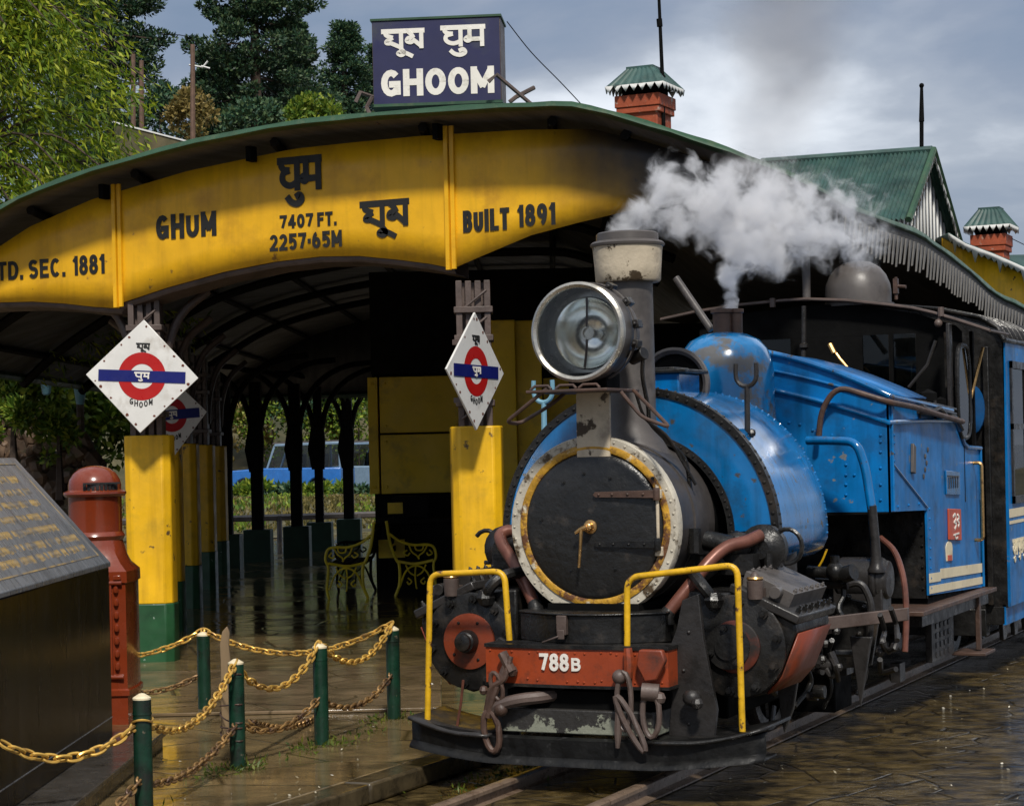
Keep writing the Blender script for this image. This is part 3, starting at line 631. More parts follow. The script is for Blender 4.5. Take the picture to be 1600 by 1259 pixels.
# filler hatch
m_ = MB(); m_.box(-.14, .155, .80, 1.12, 1.90, 2.035); fil = m_.build('tank_filler', BLUE, tank, bevel=.008)
m_ = MB(); m_.box(-.17, .20, .77, 1.14, 2.035, 2.055); m_.box(-.12, .12, .83, 1.06, 2.055, 2.068); m_.build('filler_lid', BLACK, fil, bevel=.005)
m_ = MB(); m_.lathe(Vector((-.03, 1.25, 1.99)), FR, [(.20, .0), (.20, .03), (.185, .035), (.165, .02), (.165, .0)], 40, cap=False); gc = m_.build('generator_cover', GREY, loco)
m_ = MB(); m_.lathe(Vector((-.03, 1.25, 1.99)), FR, [(0, .0), (.17, .0)], 32, cap=False); m_.build('cover_back', SOOTB, gc)
# forked hooks
for sx in (1, -1):
    x0 = .535 if sx > 0 else -.60; zb = TC.z + math.sqrt(.76 ** 2 - (x0 - TC.x) ** 2) - .02
    m_ = MB(); m_.tube([(x0, .76, zb), (x0 + .003, .76, zb + .20), (x0 + .003, .76, zb + .245)], [.016, .015, .013], 8); hc = Vector((x0, .76, zb + .30))
    m_.tube([hc + Vector((-.054, 0, .06)), hc + Vector((-.056, 0, .02))] + [hc + Vector((.055 * math.cos(R(a)), 0, .058 * math.sin(R(a)))) for a in range(190, 351, 16)] + [hc + Vector((.056, 0, .02)), hc + Vector((.054, 0, .06))], .0125, 8)
    m_.ball((x0 + .03, .74, zb + .005), .022, 8); m_.box(x0 - .03, x0 + .03, .74, .80, zb - .01, zb + .02)
    m_.build('forked_hook', GREYD if sx > 0 else PALE, tank)

# steam dome with safety valves
DM = Vector((0, 2.0, 0))
m_ = MB(); m_.lathe(DM, Z_, [(.30, 1.70), (.285, 1.80), (.280, 1.90), (.280, 2.06), (.270, 2.13), (.245, 2.20), (.20, 2.255), (.13, 2.29), (.06, 2.302), (0, 2.304)], 48, cap=False)
dome = m_.build('steam_dome', BLUE2, loco)
for (dx, r_) in ((-.008, .056), (.066, .036)):
    m_ = MB(); m_.lathe(DM + Vector((dx, -.01 + .03 * (dx > 0), 0)), Z_, [(r_ * .98, 2.28), (r_, 2.41), (r_ * 1.22, 2.415), (r_ * 1.22, 2.435), (r_ * .8, 2.437), (r_ * .75, 2.38), (0, 2.38)], 20, cap=False)
    m_.build('safety_valve', RUSTY, dome)
m_ = MB(); m_.tube([onS(1112, 516, 2.1), onS(1056, 434, 2.1)], .022, 10); m_.build('blow_pipe', GREY, loco)

# bunker and cab
prof = [(0, 2.215), (.213, 2.177), (.40, 2.125), (.573, 2.063), (.74, 1.99), (.898, 1.913)]
S0 = 2.2
fp = [(x, z) for x, z in prof] + [(.90, 1.256), (-.90, 1.256)] + [(-x, z) for x, z in prof[:0:-1]]
m_ = MB(); m_.prism(fp, (0, S0, 0), X_, Z_, -.0, -.02)
for (px, pys) in ((1322, (686, 726, 742, 757, 773)), (1335, (742,)), (1376, (680, 690, 706, 731, 757, 781)),):
    for py in pys: pp = onS(px, py, S0); m_.rivet((pp.x, S0 - .001, pp.z), FR, .009)
for (px, py) in ((1233, 660), (1250, 663), (1270, 672), (1300, 680)):
    pp = onS(px, py, S0); m_.rivet((pp.x, S0 - .001, pp.z), FR, .009)
bunk = m_.build('bunker', BLUEC, loco)
m_ = MB(); lip = [Vector((x, S0 - .012, z + .004)) for x, z in prof]
full = [Vector((-p.x, p.y, p.z)) for p in lip[:0:-1]] + lip
m_.tube(smooth(full, 4) + [Vector((.905, 2.3, 1.905)), Vector((.905, 3.0, 1.875)), Vector((.905, 3.75, 1.84))], .016, 8)
bead = [Vector((x, S0 - .010, z - .135 - .06 * 0)) for x, z in prof]
m_.tube([Vector((x, S0 - .010, 2.005 - .245 * (x / .9) ** 1.35)) for x in [.12 + .78 * i / 12 for i in range(13)]] + [Vector((.912, 2.3, 1.765)), Vector((.912, 3.0, 1.775)), Vector((.912, 3.85, 1.775))], .014, 8)
m_.tube([Vector((x, S0 - .010, 2.115 - .235 * (x / .9) ** 1.35)) for x in [.12 + .78 * i / 12 for i in range(13)]] + [Vector((.912, 2.3, 1.872))], .009, 8)
m_.build('beading', BLUE, bunk)
# curved top plate of the bunker
m_ = MB(); pr2 = [(-x, z) for x, z in prof[:0:-1]] + prof
m_.grid([[Vector((x, s_, z - .004)) for x, z in pr2] for s_ in (S0 + .01, 3.1)]); m_.build('bunker_top', BLUEC, bunk, solid=.01)
# side sheets
side = [(S0, 1.256), (3.05, 1.235), (3.06, .72), (4.56, .665), (4.56, 1.60), (4.14, 1.615), (4.02, 1.66), (3.93, 1.76), (3.80, 1.80), (3.10, 1.865), (S0, 1.905)]
for sx in (1, -1):
    m_ = MB(); m_.prism(side, (sx * .885, 0, 0), Y_, Z_, -.0, .014 * 1)
    if sx > 0:
        for py in (680, 692, 708, 720, 733, 757, 783):
            pp = onW(1397, py, .9); m_.rivet((.90, pp.y, pp.z), X_, .009)
        for s_ in (2.35, 2.6, 2.85): m_.rivet((.90, s_, 1.28), X_, .009)
        for i in range(9): m_.rivet((.90, 3.11, .76 + i * .06), X_, .008)
    o = m_.build('cab_side', BLUEC, loco)
    if sx > 0: cabside = o
m_ = MB(); m_.tube([(.905, 2.235, 1.26), (.905, 2.235, 1.86)], .010, 6); m_.build('seam_strip', BLUE, cabside)
m_ = MB(); m_.tube([(.905, 2.24, 1.53), (.905, 3.05, 1.25)], .005, 5); m_.build('seam_strip', BLUE, cabside)
m_ = MB(); m_.tube([(.905, 3.86, 1.775), (.905, 3.98, 1.70), (.905, 4.08, 1.63), (.905, 4.2, 1.605), (.905, 4.58, 1.595)], .014, 8); m_.build('seam_strip', BLUE, cabside)
m_ = MB(); m_.tube([(.905, 4.57, .67), (.905, 4.57, 1.6)], .012, 6)
m_.build('seam_strip', BLUE, cabside)
m_ = MB(); m_.prism([(.15, .70), (.885, .70), (.885, 1.25), (.15, 1.25)], (0, 3.075, 0), X_, Z_, 0, -.015)
for i in range(8): m_.rivet((.86, 3.07, .76 + i * .065), FR, .008)
for i in range(6): m_.rivet((.25 + i * .11, 3.07, 1.22), FR, .008)
m_.build('recess_plate', BLACK, loco)
m_ = MB(); m_.prism([(.15, 1.23), (.88, 1.245), (.88, 1.255), (.15, 1.255)], (0, 2.2, 0), X_, Z_, 0, -.9); m_.build('bunker_floor', SOOTB, bunk)
# coal rails with lumps of coal behind
m_ = MB()
for z_ in (1.805, 1.84, 1.87): m_.tube([(.905, 2.85, z_ + .02), (.91, 3.4, z_), (.905, 3.86, z_ - .02)], .010, 6)
for s_ in (2.9, 3.3, 3.7): m_.cyl((.905, s_, 1.77), (.905, s_, 1.90), .010, 6)
m_.tube(smooth([(.93, 2.85, 1.86), (.935, 3.1, 1.83), (.935, 3.3, 1.85), (.94, 3.5, 1.79), (.935, 3.7, 1.80), (.935, 3.9, 1.72)], 4), .014, 7)
m_.build('coal_rail', GREYD, bunk)
m_ = MB()
for i in range(46): m_.ball((random.uniform(.3, .86), random.uniform(3.12, 3.78), random.uniform(1.82, 1.93)), random.uniform(.035, .065), 6, (1, random.uniform(.7, 1.2), .8))
m_.build('coal', SOOTB, bunk, ang=5)
m_ = MB(); m_.tube(rounded([onS(1279, 688, 2.13), onS(1283, 640, 2.13), onS(1308, 603, 2.12), onS(1388, 628, 2.12), Vector((.95, 2.6, 1.85)), Vector((.95, 3.2, 1.81)), Vector((.95, 3.85, 1.77))], .08, 5), .017, 9); m_.build('bunker_handrail', RUSTY, bunk)
m_ = MB(); m_.tube(rounded([onS(1262, 688, 2.0), onS(1300, 688, 1.95), onS(1338, 690, 1.9), onS(1352, 730, 1.9), onS(1362, 795, 1.9)], .06, 5), .026, 10); fp_ = m_.build('feed_pipe', BLUE, loco)
m_ = MB(); m_.tube([onS(1362, 790, 1.9), onS(1367, 840, 1.9), onS(1369, 872, 1.9)], [.027, .026, .028], 10); m_.lathe(onS(1370, 888, 1.9), Z_, [(.05, -.02), (.05, 0), (.034, .02), (.034, .06)], 14); m_.build('lower_pipe', GREYD, fp_)

# cab front sheet, pillars, roof
m_ = MB()
ft = [(-1.0, 2.42), (-.9, 1.25), (.9, 1.25), (.9, 2.38), (.6, 2.49), (.2, 2.57), (-.1, 2.58), (-.6, 2.55)]
m_.prism([(-.9, 1.25), (.9, 1.25), (.9, 2.0), (-.9, 2.0)], (0, 4.1, 0), X_, Z_, 0, -.02)
m_.prism([(-.9, 2.36), (.9, 2.36), (.86, 2.40), (.6, 2.49), (.2, 2.57), (-.1, 2.58), (-.6, 2.55), (-.9, 2.45)], (0, 4.1, 0), X_, Z_, 0, -.02)
for a_, b_ in ((-.9, -.60), (-.25, .25), (.42, .455), (.60, .78), (.84, .90)): m_.prism([(a_, 1.999), (b_, 1.999), (b_, 2.361), (a_, 2.361)], (0, 4.1, 0), X_, Z_, 0, -.02)
cabf = m_.build('cab_front', SOOTB, loco)
for a_, b_ in ((-.60, -.25), (.25, .42), (.455, .60)):
    m_ = MB(); m_.prism([(a_, 2.0), (b_, 2.0), (b_, 2.36), (a_, 2.36)], (0, 4.09, 0), X_, Z_, 0, .004); m_.build('window', PANE, cabf)
m_ = MB(); m_.prism([(-.9, .7), (.9, .7), (.9, 1.25), (-.9, 1.25)], (0, 4.54, 0), X_, Z_, 0, -.02); m_.box(-.88, .88, 3.1, 4.55, .66, .70); m_.build('cab_floor', SOOTB, loco)
rp = [(-1.151, 2.53), (-.9, 2.57), (-.616, 2.60), (-.3, 2.615), (-.121, 2.617), (.15, 2.595), (.443, 2.55), (.60, 2.522), (.738, 2.484), (.92, 2.42), (1.10, 2.352)]
m_ = MB(); m_.grid([[Vector((x, s_, z + dz)) for x, z in rp] for s_, dz in ((4.02, 0), (4.6, 0))]); roof = m_.build('cab_roof', SOOTB, loco, solid=.014)
m_ = MB(); m_.tube([Vector((x, 4.015, z)) for x, z in rp], .011, 7); m_.tube([Vector((1.10, 4.015, 2.352)), Vector((1.10, 4.6, 2.352))], .010, 6)
for (px, py) in ((1207, 473), (1470, 487)): pp = onS(px, py, 4.0); m_.cyl(pp + Vector((0, 0, -.03)), pp + Vector((0, 0, .03)), .02, 8)
pp = onS(1466, 505, 4.0); m_.ball(pp, .028, 10); m_.cyl(pp, pp + Vector((.015, 0, .08)), .009, 6)
m_.build('roof_rim', IRONB, roof)
m_ = MB(); m_.lathe((.165, 4.3, 2.565), Z_, [(.222, 0), (.222, .10), (.215, .15), (.19, .21), (.15, .262), (.09, .298), (.03, .31), (0, .311)], 40, cap=False); m_.lathe((.165, 4.3, 2.565), Z_, [(.24, 0), (.24, .02), (.222, .022)], 40, cap=False)
m_.build('roof_dome', GREY, roof)
m_ = MB(); m_.cyl((.43, 4.28, 2.60), (.43, 4.28, 2.75), .012, 8); m_.box(.415, .445, 4.26, 4.30, 2.64, 2.74); m_.cyl((.43, 4.28, 2.69), (.50, 4.27, 2.68), .012, 8); m_.build('whistle_valve', RUSTY, roof)
m_ = MB(); pa = onS(1257, 470, 4.0); m_.cyl((pa.x, 4.05, pa.z), (pa.x, 4.05, pa.z + .34), .028, 10); m_.build('roof_pipe', GREY, roof)
m_ = MB(); pa = onS(1256, 478, 3.9); m_.tube([pa, onS(1256, 540, 3.9), onS(1255, 560, 3.9)], .016, 8); m_.ball(onS(1256, 541, 3.9), .034, 10, (1, 1, .8)); m_.build('steam_stand', GREYD, loco)
m_ = MB(); m_.tube([onS(1298, 540, 3.9), onS(1312, 560, 3.88), onS(1329, 580, 3.85)], .010, 7); m_.tube([onS(1297, 538, 3.9), onS(1304, 552, 3.88)], .018, 8); m_.build('whistle_lever', BRASS, loco)
# oval side wind screen, its frame and stay
def oval(w_, s0_, s1_, z0_, z1_, n=28):
    return [Vector((w_, (s0_ + s1_) / 2 + (s1_ - s0_) / 2 * abs(math.cos(a)) ** .6 * (1 if math.cos(a) > 0 else -1), (z0_ + z1_) / 2 + (z1_ - z0_) / 2 * abs(math.sin(a)) ** .6 * (1 if math.sin(a) > 0 else -1))) for a in [2 * math.pi * i / n for i in range(n)]]
ov = oval(.905, 3.92, 4.28, 1.665, 2.27)
m_ = MB(); m_.tube(ov, .016, 8, closed=True); scr = m_.build('side_screen', BLACK, loco)
m_ = MB(); m_.add([p_ + Vector((d_, 0, 0)) for d_ in (0, .004) for p_ in ov], [tuple(range(28)), tuple(range(28, 56))[::-1]] + [(i, (i + 1) % 28, 28 + (i + 1) % 28, 28 + i) for i in range(28)]); m_.build('pane', PANE, scr)
m_ = MB(); m_.box(.862, .884, 3.82, 3.90, 1.80, 2.40); m_.build('cab_pillar', GREYD, loco, bevel=.004)
m_ = MB(); m_.box(.862, .884, 4.50, 4.55, 1.60, 2.38); m_.build('cab_pillar', SOOTB, loco, bevel=.004)
m_ = MB(); m_.tube([onS(1462, 532, 3.8), onS(1449, 570, 3.8), onS(1420, 605, 3.8)], .012, 7); m_.build('cab_stay', GREYD, loco)
m_ = MB(); m_.tube([onS(1499, 690, 4.2), onS(1520, 610, 4.3), onS(1536, 543, 4.4)], .010, 7); m_.build('brass_stay', BRASS, loco)
# cab side fittings
m_ = MB(); m_.tube(rounded([(.90, 4.36, 1.50), (.955, 4.36, 1.50), (.955, 4.36, .99), (.90, 4.36, .99)], .03), .012, 8); m_.build('cab_handrail', BRASS, cabside)
m_ = MB(); m_.prism([(3.58, 1.03), (3.92, 1.01), (3.92, 1.21), (3.58, 1.225)], (.90, 0, 0), Y_, Z_, 0, .012); npl = m_.build('number_plate', REDP, cabside, bevel=.003)
m_ = MB(); o_ = (.912, 3.66, 1.09)
for st in (cv((.1, .8), (.4, .95), (.5, .6), (.25, .45), (.55, .3), (.3, 0)), cv((.75, .9), (.95, .7), (.7, .5), (.95, .35), (.8, .1))): stroke(m_, st, .014, o_, Y_, Z_, .20, .10, .004)
stroke(m_, [(.15, -.35), (.9, -.3)], .010, o_, Y_, Z_, .20, .10, .004); stroke(m_, cv((.3, -.35), (.4, -.6), (.7, -.55)), .010, o_, Y_, Z_, .20, .10, .0045)
m_.build('lettering', WHITEP, npl)
m_ = MB(); m_.prism([(3.54, 1.315), (3.92, 1.30), (3.92, 1.45), (3.54, 1.465)], (.90, 0, 0), Y_, Z_, 0, .010); npl = m_.build('name_plate', BLUE, cabside, bevel=.003)
m_ = MB()
for i in range(5): stroke(m_, [(3.60 + i * .06, 1.35), (3.60 + i * .06 + random.uniform(-.01, .02), 1.42)], .012, (.91, 0, 0), Y_, Z_, 1, 1, .004)
stroke(m_, [(3.57, 1.43), (3.88, 1.42)], .008, (.91, 0, 0), Y_, Z_, 1, 1, .0045); m_.build('lettering', GREYD, npl)
m_ = MB(); m_.prism([(3.60 + .09 * math.cos(R(a)), .975 + .045 * math.sin(R(a))) for a in range(0, 181, 20)] + [(3.52, .90), (3.68, .895)], (.90, 0, 0), Y_, Z_, 0, .004); cre = m_.build('crest', STRIPEC, cabside)
m_ = MB(); m_.prism([(3.55, .90), (3.66, .895), (3.66, .93), (3.55, .935)], (.904, 0, 0), Y_, Z_, 0, .003); m_.build('crest_ribbon', REDP, cre)
m_ = MB(); m_.prism([(3.35 + .05 * math.cos(R(a)), 1.00 + .02 * math.sin(R(a))) for a in range(0, 360, 30)], (.904, 0, 0), Y_, Z_, 0, .002) if False else None
m_ = MB()
m_.prism([(3.36, .800), (4.555, .765), (4.555, .825), (3.36, .862)], (.90, 0, 0), Y_, Z_, 0, .003); m_.prism([(3.065, .795), (3.359, .787), (3.359, .842), (3.065, .850)], (.90, 0, 0), Y_, Z_, 0, .003)
m_.prism([(3.065, .728), (4.555, .688), (4.555, .735), (3.065, .775)], (.90, 0, 0), Y_, Z_, 0, .003)
m_.build('stripe', STRIPEC, cabside)
m_ = MB(); m_.prism([(2.66, 1.47), (2.72, 1.46), (2.74, 1.62), (2.68, 1.64)], (.90, 0, 0), Y_, Z_, 0, .02); m_.build('lifting_lug', GREY, cabside, bevel=.004)
m_ = MB()
for (zz_, ss) in ((1.56, 3.03), (1.60, 3.10), (1.52, 3.06), (1.48, 3.02), (1.44, 2.98)): m_.ball((.902, ss, zz_), .018, 6, (.3, 1.3, 1))
m_.build('chipped_lug', GREY, cabside)

# running board, steps
m_ = MB(); m_.box(.30, .985, 2.55, 4.62, .635, .662); rb = m_.build('running_board', RUSTY, loco, bevel=.004)
m_ = MB(); m_.box(.30, .94, 2.7, 4.55, .56, .634); m_.build('valance_beam', GREYD, rb)
m_ = MB(); m_.box(-.985, -.30, 2.55, 4.62, .635, .662); m_.build('running_board', RUSTY, loco, bevel=.004)
m_ = MB(); m_.box(.93, .96, 4.18, 4.23, .28, .64); m_.box(.80, 1.02, 4.05, 4.36, .255, .275); m_.build('cab_step', RUSTY, loco, bevel=.004)
m_ = MB(); m_.box(.80, .84, 3.35, 3.95, .28, .56)
for i in range(4):
    for j in range(4): m_.box(.84, .846, 3.45 + j * .11, 3.51 + j * .11, .30 + i * .06, .335 + i * .06)
m_.build('grille_box', GREYD, loco, bevel=.004)

# wheels with tyre rims and spokes, coupling rod
for s_, r_ in ((1.55, .33), (2.75, .33), ):
    for sx in (1, -1):
        wm = MB(); c0 = Vector((sx * .33, s_, .07 + .012 + r_))
        wm.lathe(c0, X_ * sx, [(.10, .05), (.10, -.02), (r_ - .06, -.02), (r_ - .06, .03), (r_ - .06, -.03)], 36, cap=False)
        for i in range(9):
            a = 2 * math.pi * i / 9; wm.tube([c0 + Vector((0, math.cos(a) * .06, math.sin(a) * .06)), c0 + Vector((0, math.cos(a) * (r_ - .05), math.sin(a) * (r_ - .05)))], .018, 6)
        wm.lathe(c0, X_ * sx, [(.0, .055), (.085, .055), (.09, -.03), (0, -.03)], 20, cap=False)
        wo = wm.build('wheel', BLACK, loco)
        wm = MB(); wm.lathe(c0, X_ * sx, [(r_ - .065, -.05), (r_ + .028, -.05), (r_ + .026, -.03), (r_, -.02), (r_ - .008, .045), (r_ - .065, .045)], 40, cap=False); wm.build('tyre_rim', GREYD, wo)
m_ = MB(); m_.box(.42, .45, 1.35, 3.0, .40, .47)
for s_ in (1.55, 2.75): m_.cyl((.38, s_ + .05, .435), (.48, s_ + .05, .435), .06, 14)
m_.build('coupling_rod', GREYD, loco, bevel=.008)
m_ = MB(); m_.box(.62, .66, .55, 1.9, .60, .66); m_.box(.60, .68, 1.3, 1.45, .55, .72); m_.cyl((.66, .5, .70), (.66, 1.35, .66), .028, 10)
m_.build('connecting_rod', IRONB, loco, bevel=.006)

# cylinders
cp = [(.45, .96), (.69, .95), (.985, .815), (.99, .775), (.905, .56), (.83, .475), (.705, .44), (.58, .475), (.50, .57), (.45, .70)]
for sx in (1, -1):
    P_ = [(sx * x, z) for x, z in cp]
    m_ = MB(); m_.prism(P_, (0, 0, 0), X_, Z_, -.04, -.60)
    cyl = m_.build('cylinder', BLACK, loco, bevel=.012)
    # front cover
    m_ = MB(); c0 = Vector((sx * .70, .04, .70))
    m_.lathe(c0, FR, [(.245, 0), (.245, .025), (.235, .03), (0, .03)], 40, cap=False)
    for i in range(10):
        a = 2 * math.pi * (i + .3) / 10; m_.bolt(c0 + Vector((.212 * math.cos(a), -.03, .212 * math.sin(a))), FR, .023, .022)
    cov = m_.build('cylinder_cover', BLACK, cyl)
    m_ = MB(); m_.lathe(c0 + FR * .03, FR, [(.125 if sx > 0 else .14, 0), (.125 if sx > 0 else .14, .014), (.118, .017), (0, .017)], 40, cap=False); m_.build('cover_disc', REDK if sx > 0 else REDD, cov)
    m_ = MB(); c1 = c0 + FR * .046
    if sx > 0:
        c1 = c1 + Vector((-.030, 0, .0)); m_.lathe(c1, FR, [(.108, -.002), (.108, .010), (.062, .012), (.062, .022), (0, .024)], 32, cap=False)
        for a in (40, 100, 200, 300): m_.bolt(c1 + Vector((.088 * math.cos(R(a)), -.01, .088 * math.sin(R(a)))), FR, .017, .014)
    else:
        m_.lathe(c1, FR, [(.058, 0), (.060, .02), (.052, .05), (.044, .055), (.042, .075), (.026, .082), (0, .083)], 26, cap=False)
        for a in (60, 120, 220, 300): m_.rivet(c1 + Vector((.105 * math.cos(R(a)), 0, .105 * math.sin(R(a)))), FR, .009)
    m_.build('cover_boss', BLACK, cov)
    # red cladding of the outer wall
    dn = Vector((sx * (.905 - .99), 0, .56 - .775)); nn = Vector((-dn.z * sx, 0, dn.x * sx)).normalized() * 1.0
    nn = Vector((sx * .93, 0, -.367)); U_ = Y_; 
    m_ = MB(); q0 = Vector((sx * .99, 0, .765)); q1 = Vector((sx * .905, 0, .56)); q2 = Vector((sx * .83, 0, .478)); of = nn * .008
    m_.grid([[q + of + Y_ * s_ for s_ in (.055, .585)] for q in (q0, q1, q2)]); m_.build('cladding_panel', REDD, cyl, solid=.008)
    # valve chest on the sloping top
    tn = Vector((sx * .135, 0, .295)).normalized(); tu = Vector((sx * .295, 0, -.135)).normalized(); cc = Vector((sx * .835, 0, .885))
    m_ = MB(); m_.obox(cc + Y_ * .32 + tn * .02, (tu, Y_, tn), (.185, .31, .022)); vc = m_.build('valve_chest', GREYD, cyl, bevel=.008)
    m_ = MB(); m_.obox(cc + Y_ * .36 + tn * .075 - tu * .03, (tu, Y_, tn), (.130, .27, .036))
    for i in range(6):
        for j in (-.145, .085): m_.bolt(cc + Y_ * (.14 + i * .09) + tn * .110 + tu * j, tn, .012, .012)
    m_.cyl(cc + Y_ * .10 + tn * .085 + tu * .02, cc + Y_ * .04 + tn * .085 + tu * .02, .03, 12); m_.build('chest_lid', GREY if sx > 0 else GREYD, vc, bevel=.012, seg=3)
    m_ = MB()
    for i in range(6):
        for j in (-.165, .150): m_.bolt(cc + Y_ * (.08 + i * .1) + tn * .042 + tu * j, tn, .014, .02)
    m_.build('chest_bolts', BLACK, vc)
    m_ = MB(); lc = cc + Y_ * .02 + tn * .05 - tu * .06
    m_.lathe(lc, Z_, [(.036, -.03), (.038, .0), (.040, .055), (.028, .062), (.018, .09), (.008, .098), (0, .1)], 16, cap=False); m_.box(lc.x - .03, lc.x + .03, lc.y, lc.y + .08, lc.z - .03, lc.z + .02); m_.build('lubricator', IRONB, cyl)
    m_ = MB(); m_.lathe(lc + Vector((0, 0, .06)), Z_, [(.037, 0), (.041, .006), (.037, .014)], 16); m_.build('lubricator_cap', BRASS, cyl)
    m_ = MB(); m_.tube(smooth([(sx * .60, .0, .92), (sx * .56, -.02, .98), (sx * .50, .03, 1.03), (sx * .44, .15, 1.04)], 4), [.03] * 13, 9); m_.ball((sx * .60, .0, .92), .05, 8); m_.build('drain_pipe', BLACK, cyl)
    # copper steam pipe
    if sx > 0: pts = [onS(1040, 962, .0), onS(1072, 922, .06), onS(1108, 878, .16), onS(1135, 855, .24), onS(1165, 846, .32), onS(1188, 836, .40)]
    else: pts = [onS(838, 950, .02), onS(822, 915, .10), onS(800, 875, .18), onS(785, 850, .22), onS(782, 836, .26), onS(795, 829, .30), onS(812, 833, .33)]
    m_ = MB(); m_.tube(smooth(pts, 5), .032, 12); st = m_.build('steam_pipe', COPPER, loco)
    m_ = MB(); m_.tube([pts[0] + Vector((0, 0, -.04)), pts[0] + Vector((0, 0, .0)), pts[0] + (pts[1] - pts[0]) * .2], [.044, .042, .036], 12); m_.build('pipe_union', BLACK, st)
    # clutter between cylinder and tank
    m_ = MB()
    m_.lathe(Vector((sx * .70, .50, 1.14)), FR, [(.12, 0), (.12, .05), (.09, .06), (.05, .10), (0, .10)], 20, cap=False)
    m_.ball((sx * .60, .36, 1.16), .075, 10); m_.cyl((sx * .60, .3, 1.16), (sx * .46, .3, 1.19), .05, 10); m_.cyl((sx * .74, .42, 1.12), (sx * .74, .42, .98), .022, 8); m_.ball((sx * .74, .42, .98), .035, 8)
    m_.tube([Vector((sx * .82, .48, 1.15)) + Vector((.075 * math.cos(R(a)), 0, .085 * math.sin(R(a)))) for a in range(-100, 160, 20)], .012, 7)
    m_.cyl((sx * .42, .25, 1.13), (sx * .42, .25, 1.25), .035, 9); m_.cyl((sx * .44, .22, 1.0), (sx * .56, .26, 1.10), .035, 9)
    m_.box(min(sx * .40, sx * .70), max(sx * .40, sx * .70), .30, .56, 1.02, 1.12)
    m_.build('pipe_flanges', BLACK, loco)
    m_ = MB(); m_.lathe(Vector((sx * .62, .95, 0)), Z_, [(.10, .74), (.10, 1.12)], 18); m_.build('tank_support', GREYD, loco)

# red buffer beam with its number
def bow(x): return -.285 + .0 - .035 * (1 - (x / .47) ** 2)
m_ = MB(); xs = [-.47 + .94 * i / 16 for i in range(17)]
def bowed(mb, x0, x1, z0, z1, off=0.0, back=-.10, k=14):
    X0 = [x0 + (x1 - x0) * i / k for i in range(k + 1)]
    f0 = [Vector((x, bow(x) - off, z0)) for x in X0]; f1 = [Vector((x, bow(x) - off, z1)) for x in X0]
    b0 = [Vector((x, back, z0)) for x in X0]; b1 = [Vector((x, back, z1)) for x in X0]; n_ = k + 1
    vs = f0 + f1 + b0 + b1; fs = []
    for i in range(k): fs += [(i, i + 1, n_ + i + 1, n_ + i), (n_ + i, n_ + i + 1, 3 * n_ + i + 1, 3 * n_ + i), (2 * n_ + i + 1, 2 * n_ + i, 3 * n_ + i, 3 * n_ + i + 1), (i + 1, i, 2 * n_ + i, 2 * n_ + i + 1)]
    fs += [(0, n_, 3 * n_, 2 * n_), (k, 2 * n_ + k, 3 * n_ + k, n_ + k)]
    mb.add(vs, fs)
bowed(m_, -.47, .47, .535, .705)
for i in range(22): 
    x = -.44 + .88 * i / 21
    for z_ in (.555, .688):
        if random.random() < .75: m_.rivet((x + random.uniform(-.01, .01), bow(x), z_ + random.uniform(-.006, .006)), FR, .0065)
beam = m_.build('buffer_beam', RED, loco)
m_ = MB(); bowed(m_, -.475, .475, .705, .722, .008); bowed(m_, -.475, .475, .520, .535, .004); m_.build('beam_edge', BLACK, beam)
t0_ = onS(843, 1046, -.325); t1_ = onS(889, 1046, -.325)
m_ = latin('788', (t0_.x, -.3225, t0_.z - .004), X_, Z_, .083, t1_.x - t0_.x, .004, .19, None, .16)
t2_ = onS(893, 1048, -.325); t3_ = onS(906, 1048, -.325)
latin('B', (t2_.x, -.3225, t2_.z), X_, Z_, .062, t3_.x - t2_.x + .004, .004, .2, m_); m_.build('lettering', WHITEP, beam)
# drum shaped saddle box above
m_ = MB(); pl = [(-.38, .12)] + [(-.38 + .76 * i / 16, -.07 - .17 * math.sin(math.pi * i / 16)) for i in range(17)] + [(.38, .12)]
m_.prism(pl, (0, 0, 0), X_, Y_, .722, .855); m_.prism([(x * 1.02, y * 1.06) for x, y in pl], (0, 0, 0), X_, Y_, .8551, .866)
sb = m_.build('saddle_box', BLACK, loco, bevel=.004)
m_ = MB(); m_.box(-.105, -.055, -.262, -.232, .765, .858); m_.box(-.098, -.062, -.27, -.262, .745, .79); m_.tube([(-.09, -.272, .76), (-.13, -.27, .745), (-.18, -.262, .728)], .006, 6); m_.build('box_latch', IRONB, sb, bevel=.003)
# cheek plates and brackets
for sx in (1, -1):
    m_ = MB(); pc = [(.40, .14), (.62, .14), (.66, .42), (.60, .75), (.58, .96), (.50, .93), (.47, .80), (.44, .725), (.36, .71), (.36, .52), (.44, .50)]
    if sx < 0: pc = [(.36, .14), (.46, .14), (.50, .42), (.50, .70), (.46, .74), (.36, .70)]
    m_.prism([(sx * x, z) for x, z in pc], (0, -.13, 0), X_, Z_, -.0, .03)
    for x, z in ((.50, .2), (.52, .35), (.50, .6), (.53, .78)) if sx > 0 else (): m_.rivet((x, -.161, z), FR, .010)
    m_.build('cheek_plate', GREYD, loco, bevel=.006)
m_ = MB(); pb_ = onS(1080, 1090, -.22); m_.ball(pb_, .045, 10, (1, .8, .9)); m_.ball(pb_ + Vector((.04, -.03, -.02)), .03, 8); m_.cyl(pb_, pb_ + Vector((0, .12, .0)), .03, 10); m_.build('drain_cock', GREYD, loco)
